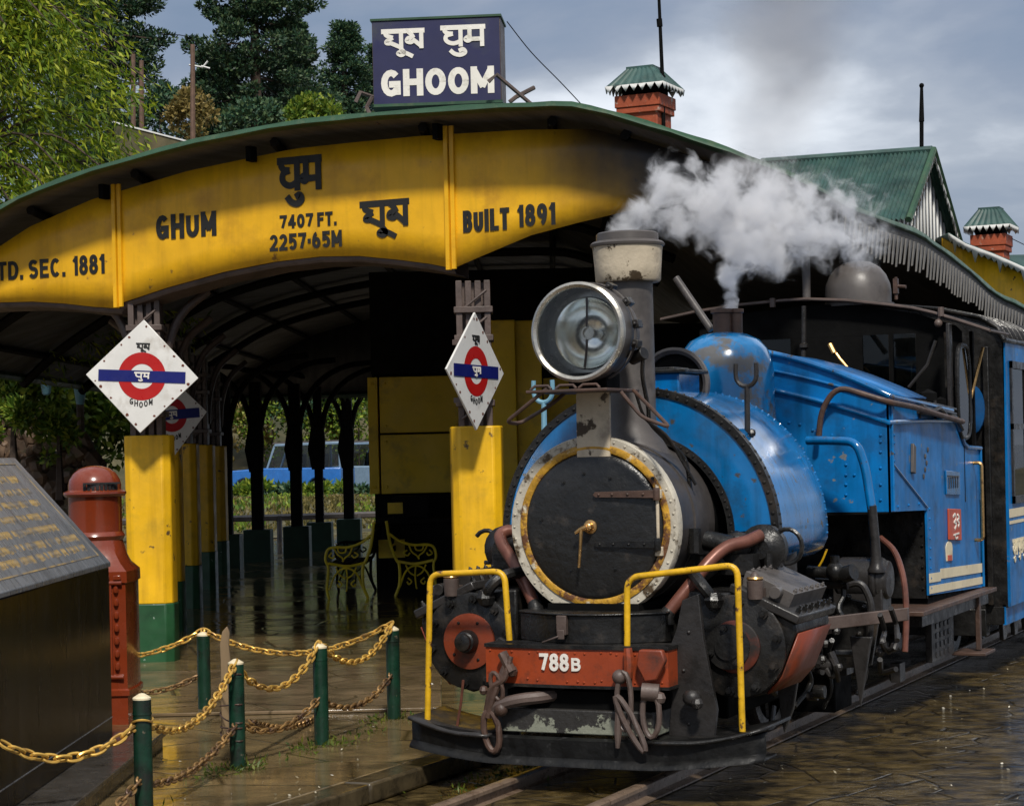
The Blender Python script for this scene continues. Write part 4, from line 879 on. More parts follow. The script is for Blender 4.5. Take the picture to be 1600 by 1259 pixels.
# lower block with flaking white paint
def flake(n, l, tcn, c):
    x = n.new('ShaderNodeTexNoise'); x.inputs['Scale'].default_value = 7; x.inputs['Detail'].default_value = 8; x.inputs['Roughness'].default_value = .7; l.new(tcn.outputs['Object'], x.inputs['Vector'])
    sp = n.new('ShaderNodeSeparateXYZ'); l.new(tcn.outputs['Object'], sp.inputs[0])
    a = n.new('ShaderNodeMath'); a.operation = 'MULTIPLY_ADD'; l.new(sp.outputs['Z'], a.inputs[0]); a.inputs[1].default_value = -2.2; l.new(x.outputs['Fac'], a.inputs[2])
    r = n.new('ShaderNodeMapRange'); r.inputs['From Min'].default_value = -.28; r.inputs['From Max'].default_value = -.25; l.new(a.outputs[0], r.inputs[0])
    mm = n.new('ShaderNodeMix'); mm.data_type = 'RGBA'; l.new(r.outputs[0], mm.inputs[0]); l.new(c, mm.inputs[6]); mm.inputs[7].default_value = (.22, .23, .18, 1); return mm.outputs[2]
FLAKE = mat('black_paint_flaking_to_white', (.028, .026, .024), .5, var=.3, bump=.5, bscale=30, extra=flake)
m_ = MB(); m_.box(-.385, .40, -.30, .05, .300, .415); blk = m_.build('draw_block', FLAKE, loco, bevel=.006)
m_ = MB(); m_.box(-.37, .40, -.26, .05, .416, .50); m_.build('draw_pocket', SOOTB, blk)
m_ = MB(); m_.tube(smooth([(-.43, -.34, .40), (-.35, -.35, .44), (-.26, -.34, .462), (-.18, -.30, .47), (-.10, -.2, .48)], 4), [.03] * 17, 9); m_.build('draw_hose', IRONB, blk)
# foot board across the front, curved back at its ends
def sweep(mb, path, prof_):
    rows = []
    for (x, y, lift) in path: rows.append([Vector((x, y + dy, lift + z)) for dy, z in prof_])
    mb.grid(rows); k = len(prof_)
fb = []
for i in range(25):
    x = -.895 + 1.82 * i / 24; u_ = abs(x) / .95
    fb.append((x, -.335 + .06 * u_ ** 2 + .22 * max(0, u_ - .72) ** 1.2, .0 + .055 * max(0, u_ - .45) ** 1.2 * 2))
m_ = MB(); sweep(m_, fb, [(.012, .285), (-.012, .275), (-.010, .19), (-.040, .168), (-.045, .158), (.0, .160), (.14, .165)]); m_.build('foot_board', BLACKW, loco, solid=.008)
for sx, x0, x1 in ((-1, -.905, -.43), (1, .40, .93)):
    m_ = MB(); rows = []
    for i in range(9):
        x = x0 + (x1 - x0) * i / 8; u_ = abs(x) / .95; lf = .075 * max(0, (u_ - .6) / .4) ** 1.6
        rows.append([Vector((x, -.38 + .13 * max(0, u_ - .5) ** 1.3 * 2, .285 + lf)), Vector((x, -.20, .287 + lf)), Vector((x, .12, .29 + lf))])
    m_.grid(rows); m_.build('foot_plate', GREYD if sx < 0 else BLACK, loco, solid=.014)
# yellow hand rails
for P_ in ([onS(668, 1132, -.22), onS(672, 897, -.22), onS(788, 892, -.22), onS(796, 1000, -.22)], [onS(980, 1018, -.26), onS(980, 902, -.26), onS(1152, 882, -.22), onS(1160, 1142, -.20)]):
    m_ = MB(); m_.tube(rounded(P_, .06, 6), .0155, 10); m_.build('hand_rail', YRAIL, loco)
m_ = MB(); m_.tube([onS(724, 1062, -.2), onS(720, 1100, -.2), onS(714, 1135, -.2)], .007, 6); m_.build('chain_stay', COPPER, loco)
# couplings: links, hooks and shackles hung on the beam
def link(mb, c, U_, V_, a, b_, r_, n=16):
    U_, V_ = Vector(U_).normalized(), Vector(V_).normalized(); P_ = []
    for i in range(n):
        q = 2 * math.pi * i / n; cx, sy = math.cos(q), math.sin(q)
        P_.append(Vector(c) + U_ * (a * cx) + V_ * (b_ * sy + (b_ - a) * .25 * (1 if sy > 0 else -1) * abs(sy)))
    mb.tube(P_, r_, 8, closed=True)
def pulled(mb, px0, px1, s_, r_): mb.tube([onS(px0[0], px0[1], s_), onS(px1[0], px1[1], s_)], r_, 8)
m_ = MB()
m_.ball(onS(968, 1057, -.36), .036, 12); m_.cyl(onS(968, 1057, -.36), onS(968, 1057, -.28), .02, 10)
link(m_, onS(975, 1095, -.37), onS(985, 1090, -.37) - onS(970, 1095, -.37), onS(968, 1060, -.37) - onS(970, 1120, -.37), .038, .115, .013)
m_.tube([onS(966, 1112, -.375), onS(966, 1140, -.375), onS(965, 1168, -.375)], [.014, .020, .010], 8)
link(m_, onS(985, 1130, -.385), (.8, 0, -.3), (.5, 0, -1), .035, .12, .014)
m_.build('coupling_chain', IRONB, loco)
m_ = MB(); m_.prism([(-.055, .10), (.06, .10), (.075, .05), (.03, -.04), (-.03, -.05), (-.07, .03)], onS(1018, 1048, -.34), X_, Z_, -.02, .02); m_.build('shackle_plate', REDD, loco, bevel=.008)
m_ = MB(); m_.cyl(onS(1003, 1080, -.36), onS(1030, 1082, -.34), .042, 14); link(m_, onS(1017, 1115, -.36), X_, Z_, .042, .095, .014); m_.ball(onS(1031, 1090, -.35), .03, 8); m_.build('coupling_shackle', IRONB, loco)
m_ = MB(); m_.tube([onS(981, 1012, -.34), onS(983, 1035, -.345), onS(982, 1058, -.34)], [.02, .026, .022], 8); m_.build('coupling_pin', RED, loco)
m_ = MB()
link(m_, onS(768, 1142, -.36), X_, (.12, 0, -1), .040, .085, .016); m_.tube(smooth([onS(790, 1040, -.34), onS(772, 1085, -.36), onS(762, 1120, -.36)], 4), .018, 8)
m_.tube(smooth([onS(798, 1025, -.34), onS(788, 1060, -.36), onS(768, 1075, -.36), onS(760, 1110, -.35)], 4), .015, 8); m_.ball(onS(783, 1108, -.36), .035, 10); m_.ball(onS(756, 1078, -.34), .024, 8)
m_.tube([onS(785, 1020, -.33), onS(800, 1050, -.345)], .026, 8); link(m_, onS(776, 1072, -.36), (.9, 0, .4), (-.3, 0, 1), .028, .06, .011); m_.ball(onS(800, 1048, -.33), .03, 8)
m_.build('coupling_chain', RUSTY, loco)
# pump, injector and the pipe work ahead of the cab
m_ = MB(); c0 = onS(1352, 905, 2.0); m_.lathe(c0 + Vector((-.16, 0, 0)), X_, [(.0, -.0), (.10, .0), (.125, .025), (.125, .26), (.11, .275), (.105, .30), (0, .31)], 26, cap=False); m_.box(c0.x - .16, c0.x + .12, c0.y - .10, c0.y + .10, c0.z - .22, c0.z - .02)
m_.lathe(c0 + Vector((.05, 0, 0)), X_, [(.128, 0), (.135, .005), (.135, .03), (.128, .035)], 26, cap=False); m_.build('feed_pump', GREYD, loco, bevel=.008)
m_ = MB(); m_.prism([(-.13, -.25), (.08, -.22), (.12, .0), (.09, .12), (-.07, .15), (-.13, .08)], onS(1340, 975, 1.8), X_, Z_, 0, .03)
for px, py in ((1326, 932), (1350, 948), (1344, 968), (1356, 966), (1343, 990)): pp = onS(px, py, 1.77); m_.bolt(pp, FR, .018, .018)
m_.build('pump_plate', BLACK, loco, bevel=.006)
m_ = MB(); m_.tube(rounded([onS(1320, 915, 1.7), onS(1345, 908, 1.7), onS(1362, 940, 1.7), onS(1358, 1005, 1.7), onS(1345, 1020, 1.7), onS(1305, 1020, 1.65)], .07, 5), .020, 9); m_.build('injector_pipe', GREYD, loco)
m_ = MB(); m_.tube(smooth([onS(1376, 840, 2.2), onS(1398, 862, 2.1), onS(1412, 905, 2.0), onS(1416, 960, 1.95), onS(1414, 1018, 1.9)], 5), .017, 9); m_.build('hose', COPPER, loco)
m_ = MB(); ia = onS(1280, 893, 1.5)
m_.cyl(onS(1262, 892, 1.5), onS(1335, 897, 1.5), .032, 12); m_.cyl(onS(1305, 905, 1.5), onS(1304, 868, 1.5), .026, 10); m_.ball(onS(1305, 893, 1.5), .055, 10); m_.cyl(onS(1318, 898, 1.5), onS(1334, 893, 1.48), .045, 12); m_.cyl(onS(1275, 910, 1.55), onS(1325, 912, 1.55), .03, 10); m_.ball(onS(1258, 913, 1.5), .04, 8)
m_.tube(smooth([onS(1316, 910, 1.55), onS(1318, 930, 1.55), onS(1310, 950, 1.5), onS(1322, 972, 1.5)], 4), .014, 8); m_.build('injector', BLACK, loco)
m_ = MB(); m_.obox(onS(1340, 968, 1.5), (onS(1400, 955, 1.7) - onS(1288, 968, 1.35), FR, Z_), (.33, .02, .035)); m_.build('slide_bar', IRONB, loco, bevel=.005)
m_ = MB()
for pts in ([(1375, 960), (1382, 985), (1378, 1005), (1390, 1018)], [(1392, 950), (1400, 975), (1402, 1000)], [(1300, 1000), (1294, 1020), (1305, 1040), (1310, 1062)], [(1278, 1000), (1282, 1020), (1278, 1040)], [(1262, 1030), (1270, 1045), (1285, 1050)], [(1375, 1030), (1378, 1050), (1400, 1045)], [(1380, 1000), (1384, 1014), (1398, 1012), (1404, 990)]):
    m_.tube(smooth([onS(px, py, 1.35 + .1 * (i % 2)) for i, (px, py) in enumerate(pts)], 4), .015, 7)
for px, py in ((1290, 1005), (1306, 985), (1375, 1018), (1398, 1010), (1285, 1030), (1310, 1042)): m_.ball(onS(px, py, 1.4), .026, 8)
m_.tube(smooth([onS(1298, 1018, 1.4), onS(1306, 1040, 1.4), onS(1300, 1055, 1.4), onS(1290, 1045, 1.4)], 4), .020, 8)
m_.build('brake_linkage', GREYD, loco)
m_ = MB(); m_.prism([(-.06, .10), (.06, .12), (.02, -.10), (-.03, -.22), (-.05, -.10)], onS(1235, 1075, .55), X_, Z_, 0, .03); m_.build('guard_iron', GREYD, loco, bevel=.005)
m_ = MB(); m_.prism([(-.05, .16), (.07, .16), (.0, -.22)], onS(1345, 1040, 1.6), X_, Z_, 0, .03); m_.build('guard_iron', GREYD, loco, bevel=.005)
m_ = MB(); m_.tube(smooth([onS(1292, 858, 1.5), onS(1285, 875, 1.5), onS(1276, 890, 1.5)], 4), .006, 6); m_.build('yellow_wire', YRAIL, loco)

# ------------------------------------------------------------------ coach behind the engine
coach = thing('passenger_coach', 'blue and black passenger coach coupled behind the steam engine', 'railway coach', (0, 5.1, 0))
CS0, CL = 5.15, 7.6; CW = .975
arc = [(-.975, 2.30), (-.93, 2.40), (-.80, 2.485), (-.5, 2.57), (-.15, 2.615), (.15, 2.612), (.5, 2.57), (.80, 2.495), (.92, 2.42), (.965, 2.33)]
m_ = MB(); m_.prism([(-.95, .48), (.95, .48)] + arc[::-1], (0, CS0, 0), X_, Z_, 0, -.03)
for xx in (-.5, .5): m_.box(xx - .02, xx + .02, CS0 - .02, CS0, .55, 2.35)
m_.box(-.30, .32, CS0 - .03, CS0, .6, 2.2); m_.box(.82, .86, CS0 - .05, CS0, .5, 2.3)
ce = m_.build('end_panel', BLACK, coach, bevel=.006)
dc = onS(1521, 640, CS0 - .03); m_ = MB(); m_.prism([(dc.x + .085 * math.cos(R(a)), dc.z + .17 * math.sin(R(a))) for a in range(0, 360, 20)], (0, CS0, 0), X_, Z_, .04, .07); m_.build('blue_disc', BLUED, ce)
m_ = MB()
m_.prism([(CS0, .49), (CS0 + CL, .49), (CS0 + CL, 1.20), (CS0, 1.20)], (CW - .025, 0, 0), Y_, Z_, 0, .02)
m_.prism([(CS0, 2.20), (CS0 + CL, 2.20), (CS0 + CL, 2.33), (CS0, 2.33)], (CW - .025, 0, 0), Y_, Z_, 0, .02)
wx = [CS0 + .12 + i * .72 for i in range(10)]
for i in range(11):
    a_ = CS0 if i == 0 else wx[i - 1] + .60; b_ = wx[i] if i < 10 else CS0 + CL
    m_.prism([(a_, 1.20), (b_, 1.20), (b_, 2.20), (a_, 2.20)], (CW - .025, 0, 0), Y_, Z_, 0, .02)
m_.prism([(CS0, .36), (CS0 + CL, .36), (CS0 + CL, .50), (CS0, .50)], (CW - .06, 0, 0), Y_, Z_, 0, .02)
cw_ = m_.build('side_wall', BLUEC, coach)
for i, wy in enumerate(wx):
    m_ = MB()
    for a_, b_, c_1, d_ in ((wy, wy + .04, 1.20, 2.20), (wy + .56, wy + .60, 1.20, 2.20), (wy, wy + .60, 1.20, 1.25), (wy, wy + .60, 2.15, 2.20), (wy, wy + .6, 1.72, 1.76)): m_.box(CW - .02, CW + .012, a_, b_, c_1, d_)
    wf = m_.build('window', GREYD, cw_)
    m_ = MB(); m_.box(CW - .012, CW - .006, wy + .03, wy + .57, 1.24, 2.16); m_.build('pane', PANE, wf)
    m_ = MB(); m_.box(CW - .06, CW - .05, wy + .0, wy + .42, 1.22, 1.75); m_.build('curtain', CLOTH, wf)
m_ = MB()
for z0_, z1_ in ((1.105, 1.165), (1.06, 1.082)): m_.box(CW - .004, CW - .001, CS0 + .01, CS0 + CL, z0_, z1_)
m_.build('stripe', STRIPEC, cw_)
m_ = MB(); o_ = (CW - .003, CS0 + .12, .80)
for i in range(5):
    script(m_, 'devas' if i % 2 else 'deva', (CW - .003, CS0 + .10 + i * .17, .82), Y_, Z_, .14, .12, .02, .003 + .002 * (i % 2))
m_.build('lettering', STRIPEC, cw_)
m_ = MB(); m_.grid([[Vector((x, s_, z + .012)) for x, z in arc] for s_ in (CS0 - .03, CS0 + CL)]); rf_ = m_.build('roof', GREYD, coach, solid=.02)
m_ = MB(); m_.tube([Vector((x, CS0 - .03, z + .012)) for x, z in arc], .014, 7); m_.tube([(.97, CS0 - .03, 2.34), (.97, CS0 + CL, 2.34)], .018, 7)
for i in range(6): m_.tube([Vector((x, CS0 + .12 + i * .18, z + .022)) for x, z in arc[4:]], .010, 5)
m_.build('roof_ribs', BLACK, rf_)
m_ = MB(); m_.prism([(-.95, .48), (.95, .48)] + arc[::-1], (0, CS0 + CL, 0), X_, Z_, 0, -.03); m_.build('end_panel', BLACK, coach)
m_ = MB(); m_.prism([(CS0, .49), (CS0 + CL, .49), (CS0 + CL, 2.33), (CS0, 2.33)], (-CW, 0, 0), Y_, Z_, 0, .02); m_.build('side_wall', BLUE, coach)
m_ = MB(); m_.box(-.9, .93, CS0, CS0 + CL, .36, .49); m_.box(-.75, .80, CS0 - .02, CS0 + .1, .28, .47)
for i in range(7): m_.prism([(CS0 + .1 + i * .4, .36), (CS0 + .42 + i * .4, .36), (CS0 + .2 + i * .4, .24), (CS0 + .12 + i * .4, .24)], (.86, 0, 0), Y_, Z_, 0, .03)
m_.build('underframe', BLACK, coach, bevel=.006)
for s_ in (CS0 + .9, CS0 + 1.9, CS0 + 5.6, CS0 + 6.6):
    m_ = MB()
    for sx in (1, -1): m_.lathe((sx * .33, s_, .07 + .012 + .22), X_ * sx, [(0, .02), (.15, .02), (.15, .045), (.22, .045), (.225, -.02), (.245, -.03), (.245, -.05), (0, -.05)], 28, cap=False)
    m_.cyl((-.34, s_, .30), (.34, s_, .30), .035, 10); m_.build('wheel_set', BLACK, coach)

# ------------------------------------------------------------------ the open station shed
SG = 3.74
shed = thing('station_shed', 'open platform shed with a curved roof and a lettered yellow gable on yellow pillars', 'station shed', (-5.29, SG, .1))
edge = [(-8.1, 2.62), (-7.58, 2.98), (-6.92, 3.31), (-6.29, 3.6), (-5.69, 3.77), (-4.81, 3.92), (-3.88, 4.01), (-2.99, 4.02), (-2.03, 3.99), (-1.51, 3.95), (-1.12, 3.83), (-.67, 3.66), (-.29, 3.5)]
E3 = [Vector((w_, SG - .35, z_)) for w_, z_ in edge]
for px, py, s_ in ((1260, 285, 3.42), (1340, 328, 4.4), (1427, 360, 5.8), (1470, 388, 6.7), (1515, 422, 7.8), (1555, 457, 8.8), (1600, 480, 9.8), (1660, 528, 11.4)): E3.append(onS(px, py, s_))
E3 = smooth(E3, 3)
ed = WD(.02, 1, 0)
def ln(p): return max(5.0, 18.8 - .0 * p.x) if p.y < SG + 1 else max(4.0, 18.8 - (p.y - SG) * 1.0)
m_ = MB(); m_.grid([[p_ for p_ in E3], [p_ + ed * ln(p_) * .5 for p_ in E3], [p_ + ed * ln(p_) for p_ in E3]]); m_.build('roof', ROOFG, shed)
m_ = MB(); dn = Vector((0, 0, -.03)); m_.grid([[p_ + dn + ed * .02 for p_ in E3], [p_ + dn + ed * ln(p_) * .5 for p_ in E3], [p_ + dn + ed * ln(p_) for p_ in E3]]); m_.build('ceiling', CEIL, shed)
m_ = MB()
m_.grid([[p_ - ed * .015 + Vector((0, 0, .014 + .005 * math.sin(i * 1.7))) for i, p_ in enumerate(E3)], [p_ - ed * .03 + Vector((0, 0, -.016 - .004 * math.sin(i * 2.3))) for i, p_ in enumerate(E3)], [p_ + ed * .02 + Vector((0, 0, -.034)) for p_ in E3]])
m_.build('roof_edge', TRIM, shed, solid=.01)
# hanging fretwork along the track side edge
m_ = MB(); vi = [p_ for p_ in E3 if p_.y > 4.0]; tot = 0; seg = []
for a_, b_ in zip(vi, vi[1:]):
    n_ = max(1, int((b_ - a_).length / .05))
    for i in range(n_): seg.append(a_.lerp(b_, i / n_))
m_.grid([[p_ + Vector((0, .04, -.02)) for p_ in seg], [p_ + Vector((0, .04, -.13)) for p_ in seg]]); va = m_.build('valance', SOOTD, shed)
m_ = MB()
for i in range(0, len(seg) - 2, 2):
    a_, b_ = seg[i] + Vector((.015, .03, 0)), seg[i + 2] + Vector((.015, .03, 0)); hh = .22 + .07 * random.random(); md = a_.lerp(b_, -.3) + Vector((0, -.03, -.08 - hh * .85)); q0 = a_.lerp(b_, .15) - Z_ * .09; q1 = a_.lerp(b_, .62) - Z_ * .09
    m_.add([v + Vector((dd, 0, 0)) for dd in (0, .012) for v in (q0, q1, md + Vector((0, .008, 0)), md)], [(0, 1, 2, 3), (7, 6, 5, 4), (0, 4, 5, 1), (1, 5, 6, 2), (2, 6, 7, 3), (3, 7, 4, 0)])
m_.build('valance_drops', SOOTW, va)
# lettered gable
bot = [(-7.37, 2.90), (-7.0, 2.915), (-6.6, 2.91), (-6.28, 2.90), (-5.98, 2.87), (-5.7, 2.83), (-5.46, 2.805), (-5.42, 2.85), (-5.02, 2.94), (-4.51, 3.03), (-4.06, 3.08), (-3.68, 3.095), (-3.36, 3.08), (-3.05, 3.035), (-2.79, 2.99), (-2.60, 2.945), (-2.34, 3.03), (-1.99, 3.14), (-1.65, 3.20), (-1.25, 3.26), (-.9, 3.27), (-.5, 3.25), (-.15, 3.20)]
def roofz(w_):
    for a_, b_ in zip(edge, edge[1:]):
        if a_[0] <= w_ <= b_[0]: return a_[1] + (b_[1] - a_[1]) * (w_ - a_[0]) / (b_[0] - a_[0])
    return 3.45
m_ = MB(); top = [(w_, roofz(w_) - .05) for w_ in np.linspace(-.15, -7.37, 50)]
top[0] = (-.15, 3.40)
ws = sorted(set([round(b_[0], 3) for b_ in bot] + [round(float(x), 3) for x in np.linspace(-7.37, -.15, 60)]))
def botz(w_):
    for a_, b_ in zip(bot, bot[1:]):
        if a_[0] <= w_ <= b_[0]: return a_[1] + (b_[1] - a_[1]) * (w_ - a_[0]) / (b_[0] - a_[0])
    return bot[0][1]
rows = []
def dent(w_, k): return .003 * math.sin(w_ * 3.1 + k) * math.sin(w_ * 1.3 + k * 2)
rows = [[Vector((w_, SG + dent(w_, k * 2.1), botz(w_) + (min(roofz(w_) - .115, 3.90) - botz(w_)) * k / 4)) for w_ in ws] for k in range(5)]
m_.grid(rows); gable = m_.build('gable_panel', YFAS, shed, solid=.01)
m_ = MB(); bb = [(w_, botz(w_)) for w_ in ws if w_ < -2.58]
m_.grid([[Vector((w_, SG + dy, z_ + dz)) for w_, z_ in bb] for dy, dz in ((.012, .0), (.04, -.035), (.24, -.055), (.24, .05))]); m_.build('arch_beam', IRONB, shed, solid=.01)
for w_, wd_ in ((-5.445, .035), (-2.60, .035)):
    m_ = MB(); m_.box(w_ - wd_, w_ - wd_ + .03, SG - .045, SG - .012, botz(w_) - .01, roofz(w_) - .06); m_.box(w_ + .004, w_ + wd_, SG - .03, SG - .012, botz(w_) - .005, roofz(w_) - .06); m_.build('gable_rib', YFAS, gable)
for w_ in (-5.52, -4.2, -2.66): m_ = MB(); m_.box(w_ - .02, w_ + .02, SG - .12, SG - .03, roofz(w_) - .16, roofz(w_) - .05); m_.build('gable_bracket', SOOTB, gable)
lt = MB(); LO = SG - .0085
def put(txt, x0, z0, hgt, x1, bold=.2): latin(txt, (x0, LO, z0), X_, Z_, hgt, x1 - x0, .0015, bold, lt)
put('GHUM', -5.10, 3.305, .185, -4.56, .22); put('7407 FT.', -4.01, 3.315, .100, -3.53, .22); put('2257\u00b765M', -4.10, 3.155, .122, -3.49, .21)
put('BUILT', -2.51, 3.19, .155, -2.15, .21); put('1891', -2.09, 3.20, .155, -1.80, .20); put('ESTD. SEC.', -6.82, 3.08, .145, -5.95, .20); put('1881', -5.88, 3.08, .150, -5.58, .20)
script(lt, 'deva', (-4.015, LO, 3.545), X_, Z_, .36, .265, .048, .0015); script(lt, 'beng', (-3.33, LO, 3.24), X_, Z_, .385, .205, .040, .0015)
lt.build('lettering', BLACKP, gable)
# yellow pillars: sheet clad below, iron posts above
def pillar(o, zt=1.83, both=True):
    m_ = MB(); pl_ = [(-.19, .02), (-.175, -.10), (-.12, -.145), (.12, -.145), (.175, -.10), (.19, .02), (.17, .14), (-.17, .14)]
    m_.prism(pl_, (o.x, o.y, 0), WD(1, 0, 0), WD(0, 1, 0), .54, zt); pm = m_.build('pillar', YPIL, shed, bevel=.012)
    m_ = MB(); m_.prism([(x * 1.025, y * 1.025) for x, y in pl_], (o.x, o.y, 0), WD(1, 0, 0), WD(0, 1, 0), .09, .545); m_.build('green_base', GREENB, pm, bevel=.01)
    m_ = MB(); tp = 2.86
    for dx in (-.10, -.034, .034, .10):
        q_ = o + WD(dx, -.10 if abs(dx) > .08 else -.07, 0); m_.prism([(-.022, -.02), (.022, -.02), (.022, .03), (-.022, .03)], (q_.x, q_.y, 0), WD(1, 0, 0), WD(0, 1, 0), zt - .05, tp)
    m_.prism([(-.115, -.03), (.115, -.03), (.115, .10), (-.115, .10)], (o.x, o.y, 0), WD(1, 0, 0), WD(0, 1, 0), zt - .05, tp - .01)
    for k in range(5):
        a_, b_ = o + WD(-.095, -.118, zt + .05 + k * .19), o + WD(.095, -.118, zt + .20 + k * .19); m_.tube([a_, b_], .012, 5)
    for z_ in (zt + .14, zt + .60, zt + .80):
        m_.prism([(-.138, -.135), (.138, -.135), (.138, .13), (-.138, .13)], (o.x, o.y, 0), WD(1, 0, 0), WD(0, 1, 0), z_, z_ + .045)
    for dx in (-1, 1):
        P_ = [o + WD(dx * .10, .1, zt + .25), o + WD(dx * .13, .1, zt + .6), o + WD(dx * .24, .12, zt + .92), o + WD(dx * .46, .16, zt + 1.12)]
        if both: m_.tube(smooth(P_, 4), .036, 8)
    m_.build('iron_post', IRONB, pm, bevel=.005)
    return pm
P1 = Vector((-5.33, SG + .17, 0)); pillar(P1)
PR = Vector((-2.53, SG + .17, 0)); pillar(PR, both=False)
for X, Y in ((-3.17, 18.5), (-3.43, 21.2), (-3.70, 24.2), (-3.98, 27.2)): pillar(W(X, Y, 0), 1.80)
# dark columns of the far side on green plinths, with curved braces
for X, Y in ((-4.02, 28.7), (-3.78, 30.3), (-3.32, 31.4), (-3.12, 33.0), (-2.76, 34.4)):
    o = W(X, Y, 0); m_ = MB(); pw = .085 if X != -3.12 else .065
    m_.prism([(-pw, -pw), (pw, -pw), (pw, pw), (-pw, pw)], (o.x, o.y, 0), WD(1, 0, 0), WD(0, 1, 0), .5, 2.75)
    m_.prism([(-.16, 1.75), (-.10, 1.42), (.10, 1.42), (.12, 1.9), (.10, 2.1), (-.10, 2.1)], o + WD(0, -.06, 0), WD(1, 0, 0), Z_, -.04, .06)
    for dx in (-1, 1): m_.tube(smooth([o + WD(dx * .05, 0, 2.0), o + WD(dx * .16, 0, 2.45), o + WD(dx * .42, 0, 2.8), o + WD(dx * .8, .0, 3.0), o + WD(dx * 1.2, 0, 3.05)], 4), .045, 8)
    cm = m_.build('column', DARKW, shed)
    m_ = MB(); m_.prism([(-.2, -.2), (.2, -.2), (.2, .2), (-.2, .2)], (o.x, o.y, 0), WD(1, 0, 0), WD(0, 1, 0), .09, .57); m_.build('plinth', GREEND, cm, bevel=.01)
# arched ribs and purlins under the roof
for L_ in (3.3, 6.2, 9.0, 11.8, 14.4):
    m_ = MB(); pts = [p_ + ed * L_ + Vector((0, 0, -.12)) for p_ in E3[:36]]; m_.tube(pts, .05, 6); m_.build('arched_rib', DARKW, shed)
for i in range(2, 34, 4):
    m_ = MB(); p_ = E3[i] + Vector((0, 0, -.065)); m_.tube([p_ + ed * .3, p_ + ed * 18.4], .035, 6); m_.build('purlin', DARKW, shed)
m_ = MB(); pe = [p_ + ed * (ln(p_) - .1) for p_ in E3[:40]]
m_.grid([[p_ + Vector((0, 0, -.03)) for p_ in pe], [Vector((p_.x, p_.y, 2.62)) for p_ in pe]]); m_.build('end_gable', CEIL, shed, solid=.03)
m_ = MB()
for a_, b_ in zip(pe, pe[1:]):
    for i in range(3):
        q0 = a_.lerp(b_, i / 3); q1 = a_.lerp(b_, (i + 1) / 3); q0.z = q1.z = 2.63; md = (q0 + q1) / 2; md.z = 2.53
        m_.add([q0, q1, Vector((md.x, md.y, 2.53))], [(0, 1, 2)])
q0 = pe[0].copy(); q1 = pe[-1].copy()
for dz in (2.63,):
    m_.tube([Vector((q0.x, q0.y - .06, dz)), Vector((q1.x, q1.y - .06, dz))], .04, 6)
m_.build('end_valance', TRIM, shed, solid=.012)
m_ = MB(); m_.tube([E3[0] + ed * .2 + Vector((0, 0, -.04)), E3[0] + ed * 18.5 + Vector((0, 0, -.04))], .05, 8); m_.build('gutter', TRIM, shed)
for px, py in ((72, 597), (125, 615)):
    q_ = at(px, py, 25 if px < 100 else 26.5); m_ = MB(); m_.lathe(q_, Z_, [(.03, -.16), (.05, -.14), (.085, .10), (.09, .11), (.03, .12)], 14); m_.build('rain_hopper', PALE, shed)
m_ = MB(); q_ = at(125, 625, 26.5); m_.tube([Vector((q_.x, q_.y, q_.z)), Vector((q_.x, q_.y, 0.05))], .05, 8); m_.build('downpipe', BARK, shed)

# ticket office under the shed roof
off = thing('ticket_office', 'dark station office with dull yellow wall panels under the shed roof', 'office building', W(-1.45, 21, .1))
KO = 1.125
def pbox(mb, X0, X1, Y0, Y1, z0, z1):
    X0, X1, Y0, Y1 = X0 * KO, X1 * KO, Y0 * KO, Y1 * KO; z0, z1 = [.09 if z < .12 else 1.65 + (z - 1.65) * KO for z in (z0, z1)]
    mb.prism([(X0, Y0), (X1, Y0), (X1, Y1), (X0, Y1)], W(0, 0, 0), WD(1, 0, 0), WD(0, 1, 0), z0, z1)
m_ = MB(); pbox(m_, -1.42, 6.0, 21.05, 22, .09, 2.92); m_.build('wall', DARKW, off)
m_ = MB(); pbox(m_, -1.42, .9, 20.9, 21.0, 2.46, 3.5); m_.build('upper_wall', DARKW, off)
for X0, X1, z0, z1 in ((-1.46, -1.36, 1.24, 2.43), (-1.34, -.50, 1.86, 2.43), (-1.34, -.50, 1.24, 1.84), (-.485, -.08, 1.24, 2.43)):
    m_ = MB(); pbox(m_, X0, X1, 20.9, 21.04, z0, z1)
    for sx in (.06, X1 - X0 - .06):
        for dz in (.07, z1 - z0 - .07): q_ = W((X0 + sx) * KO, 20.9 * KO, 1.65 + (z0 + dz - 1.65) * KO); m_.ball(q_, .018, 6)
    m_.build('wall_panel', YWALL, off, bevel=.006)
m_ = MB(); pbox(m_, -.16, .05, 18.0, 18.2, .09, 2.80); pbox(m_, .05, .28, 18.12, 18.3, .09, 2.80); m_.build('yellow_post', YWALL, off, bevel=.01)
m_ = MB(); pbox(m_, .30, 1.0, 18.6, 18.7, .09, 2.3); m_.build('side_panel', YWALL, off)
ct = MB(); pbox(ct, -1.25, -.2, 20.3, 20.9, .10, .95); pbox(ct, -1.35, -.1, 20.25, 20.95, .95, 1.0)
pbox(ct, -1.2, -.85, 20.4, 20.7, 1.0, 1.22)
tag(ct.build('counter', DARKW, None, bevel=.01), 'dark cluttered counter under the dull yellow wall panels', 'counter')
m_ = MB(); pbox(m_, -1.34, -1.08, 20.235, 20.245, .62, .80); pbox(m_, -1.25, -1.1, 20.385, 20.398, 1.05, 1.16)
tag(m_.build('notice', YWALL), 'small pale notices pinned to the dark counter', 'notice')

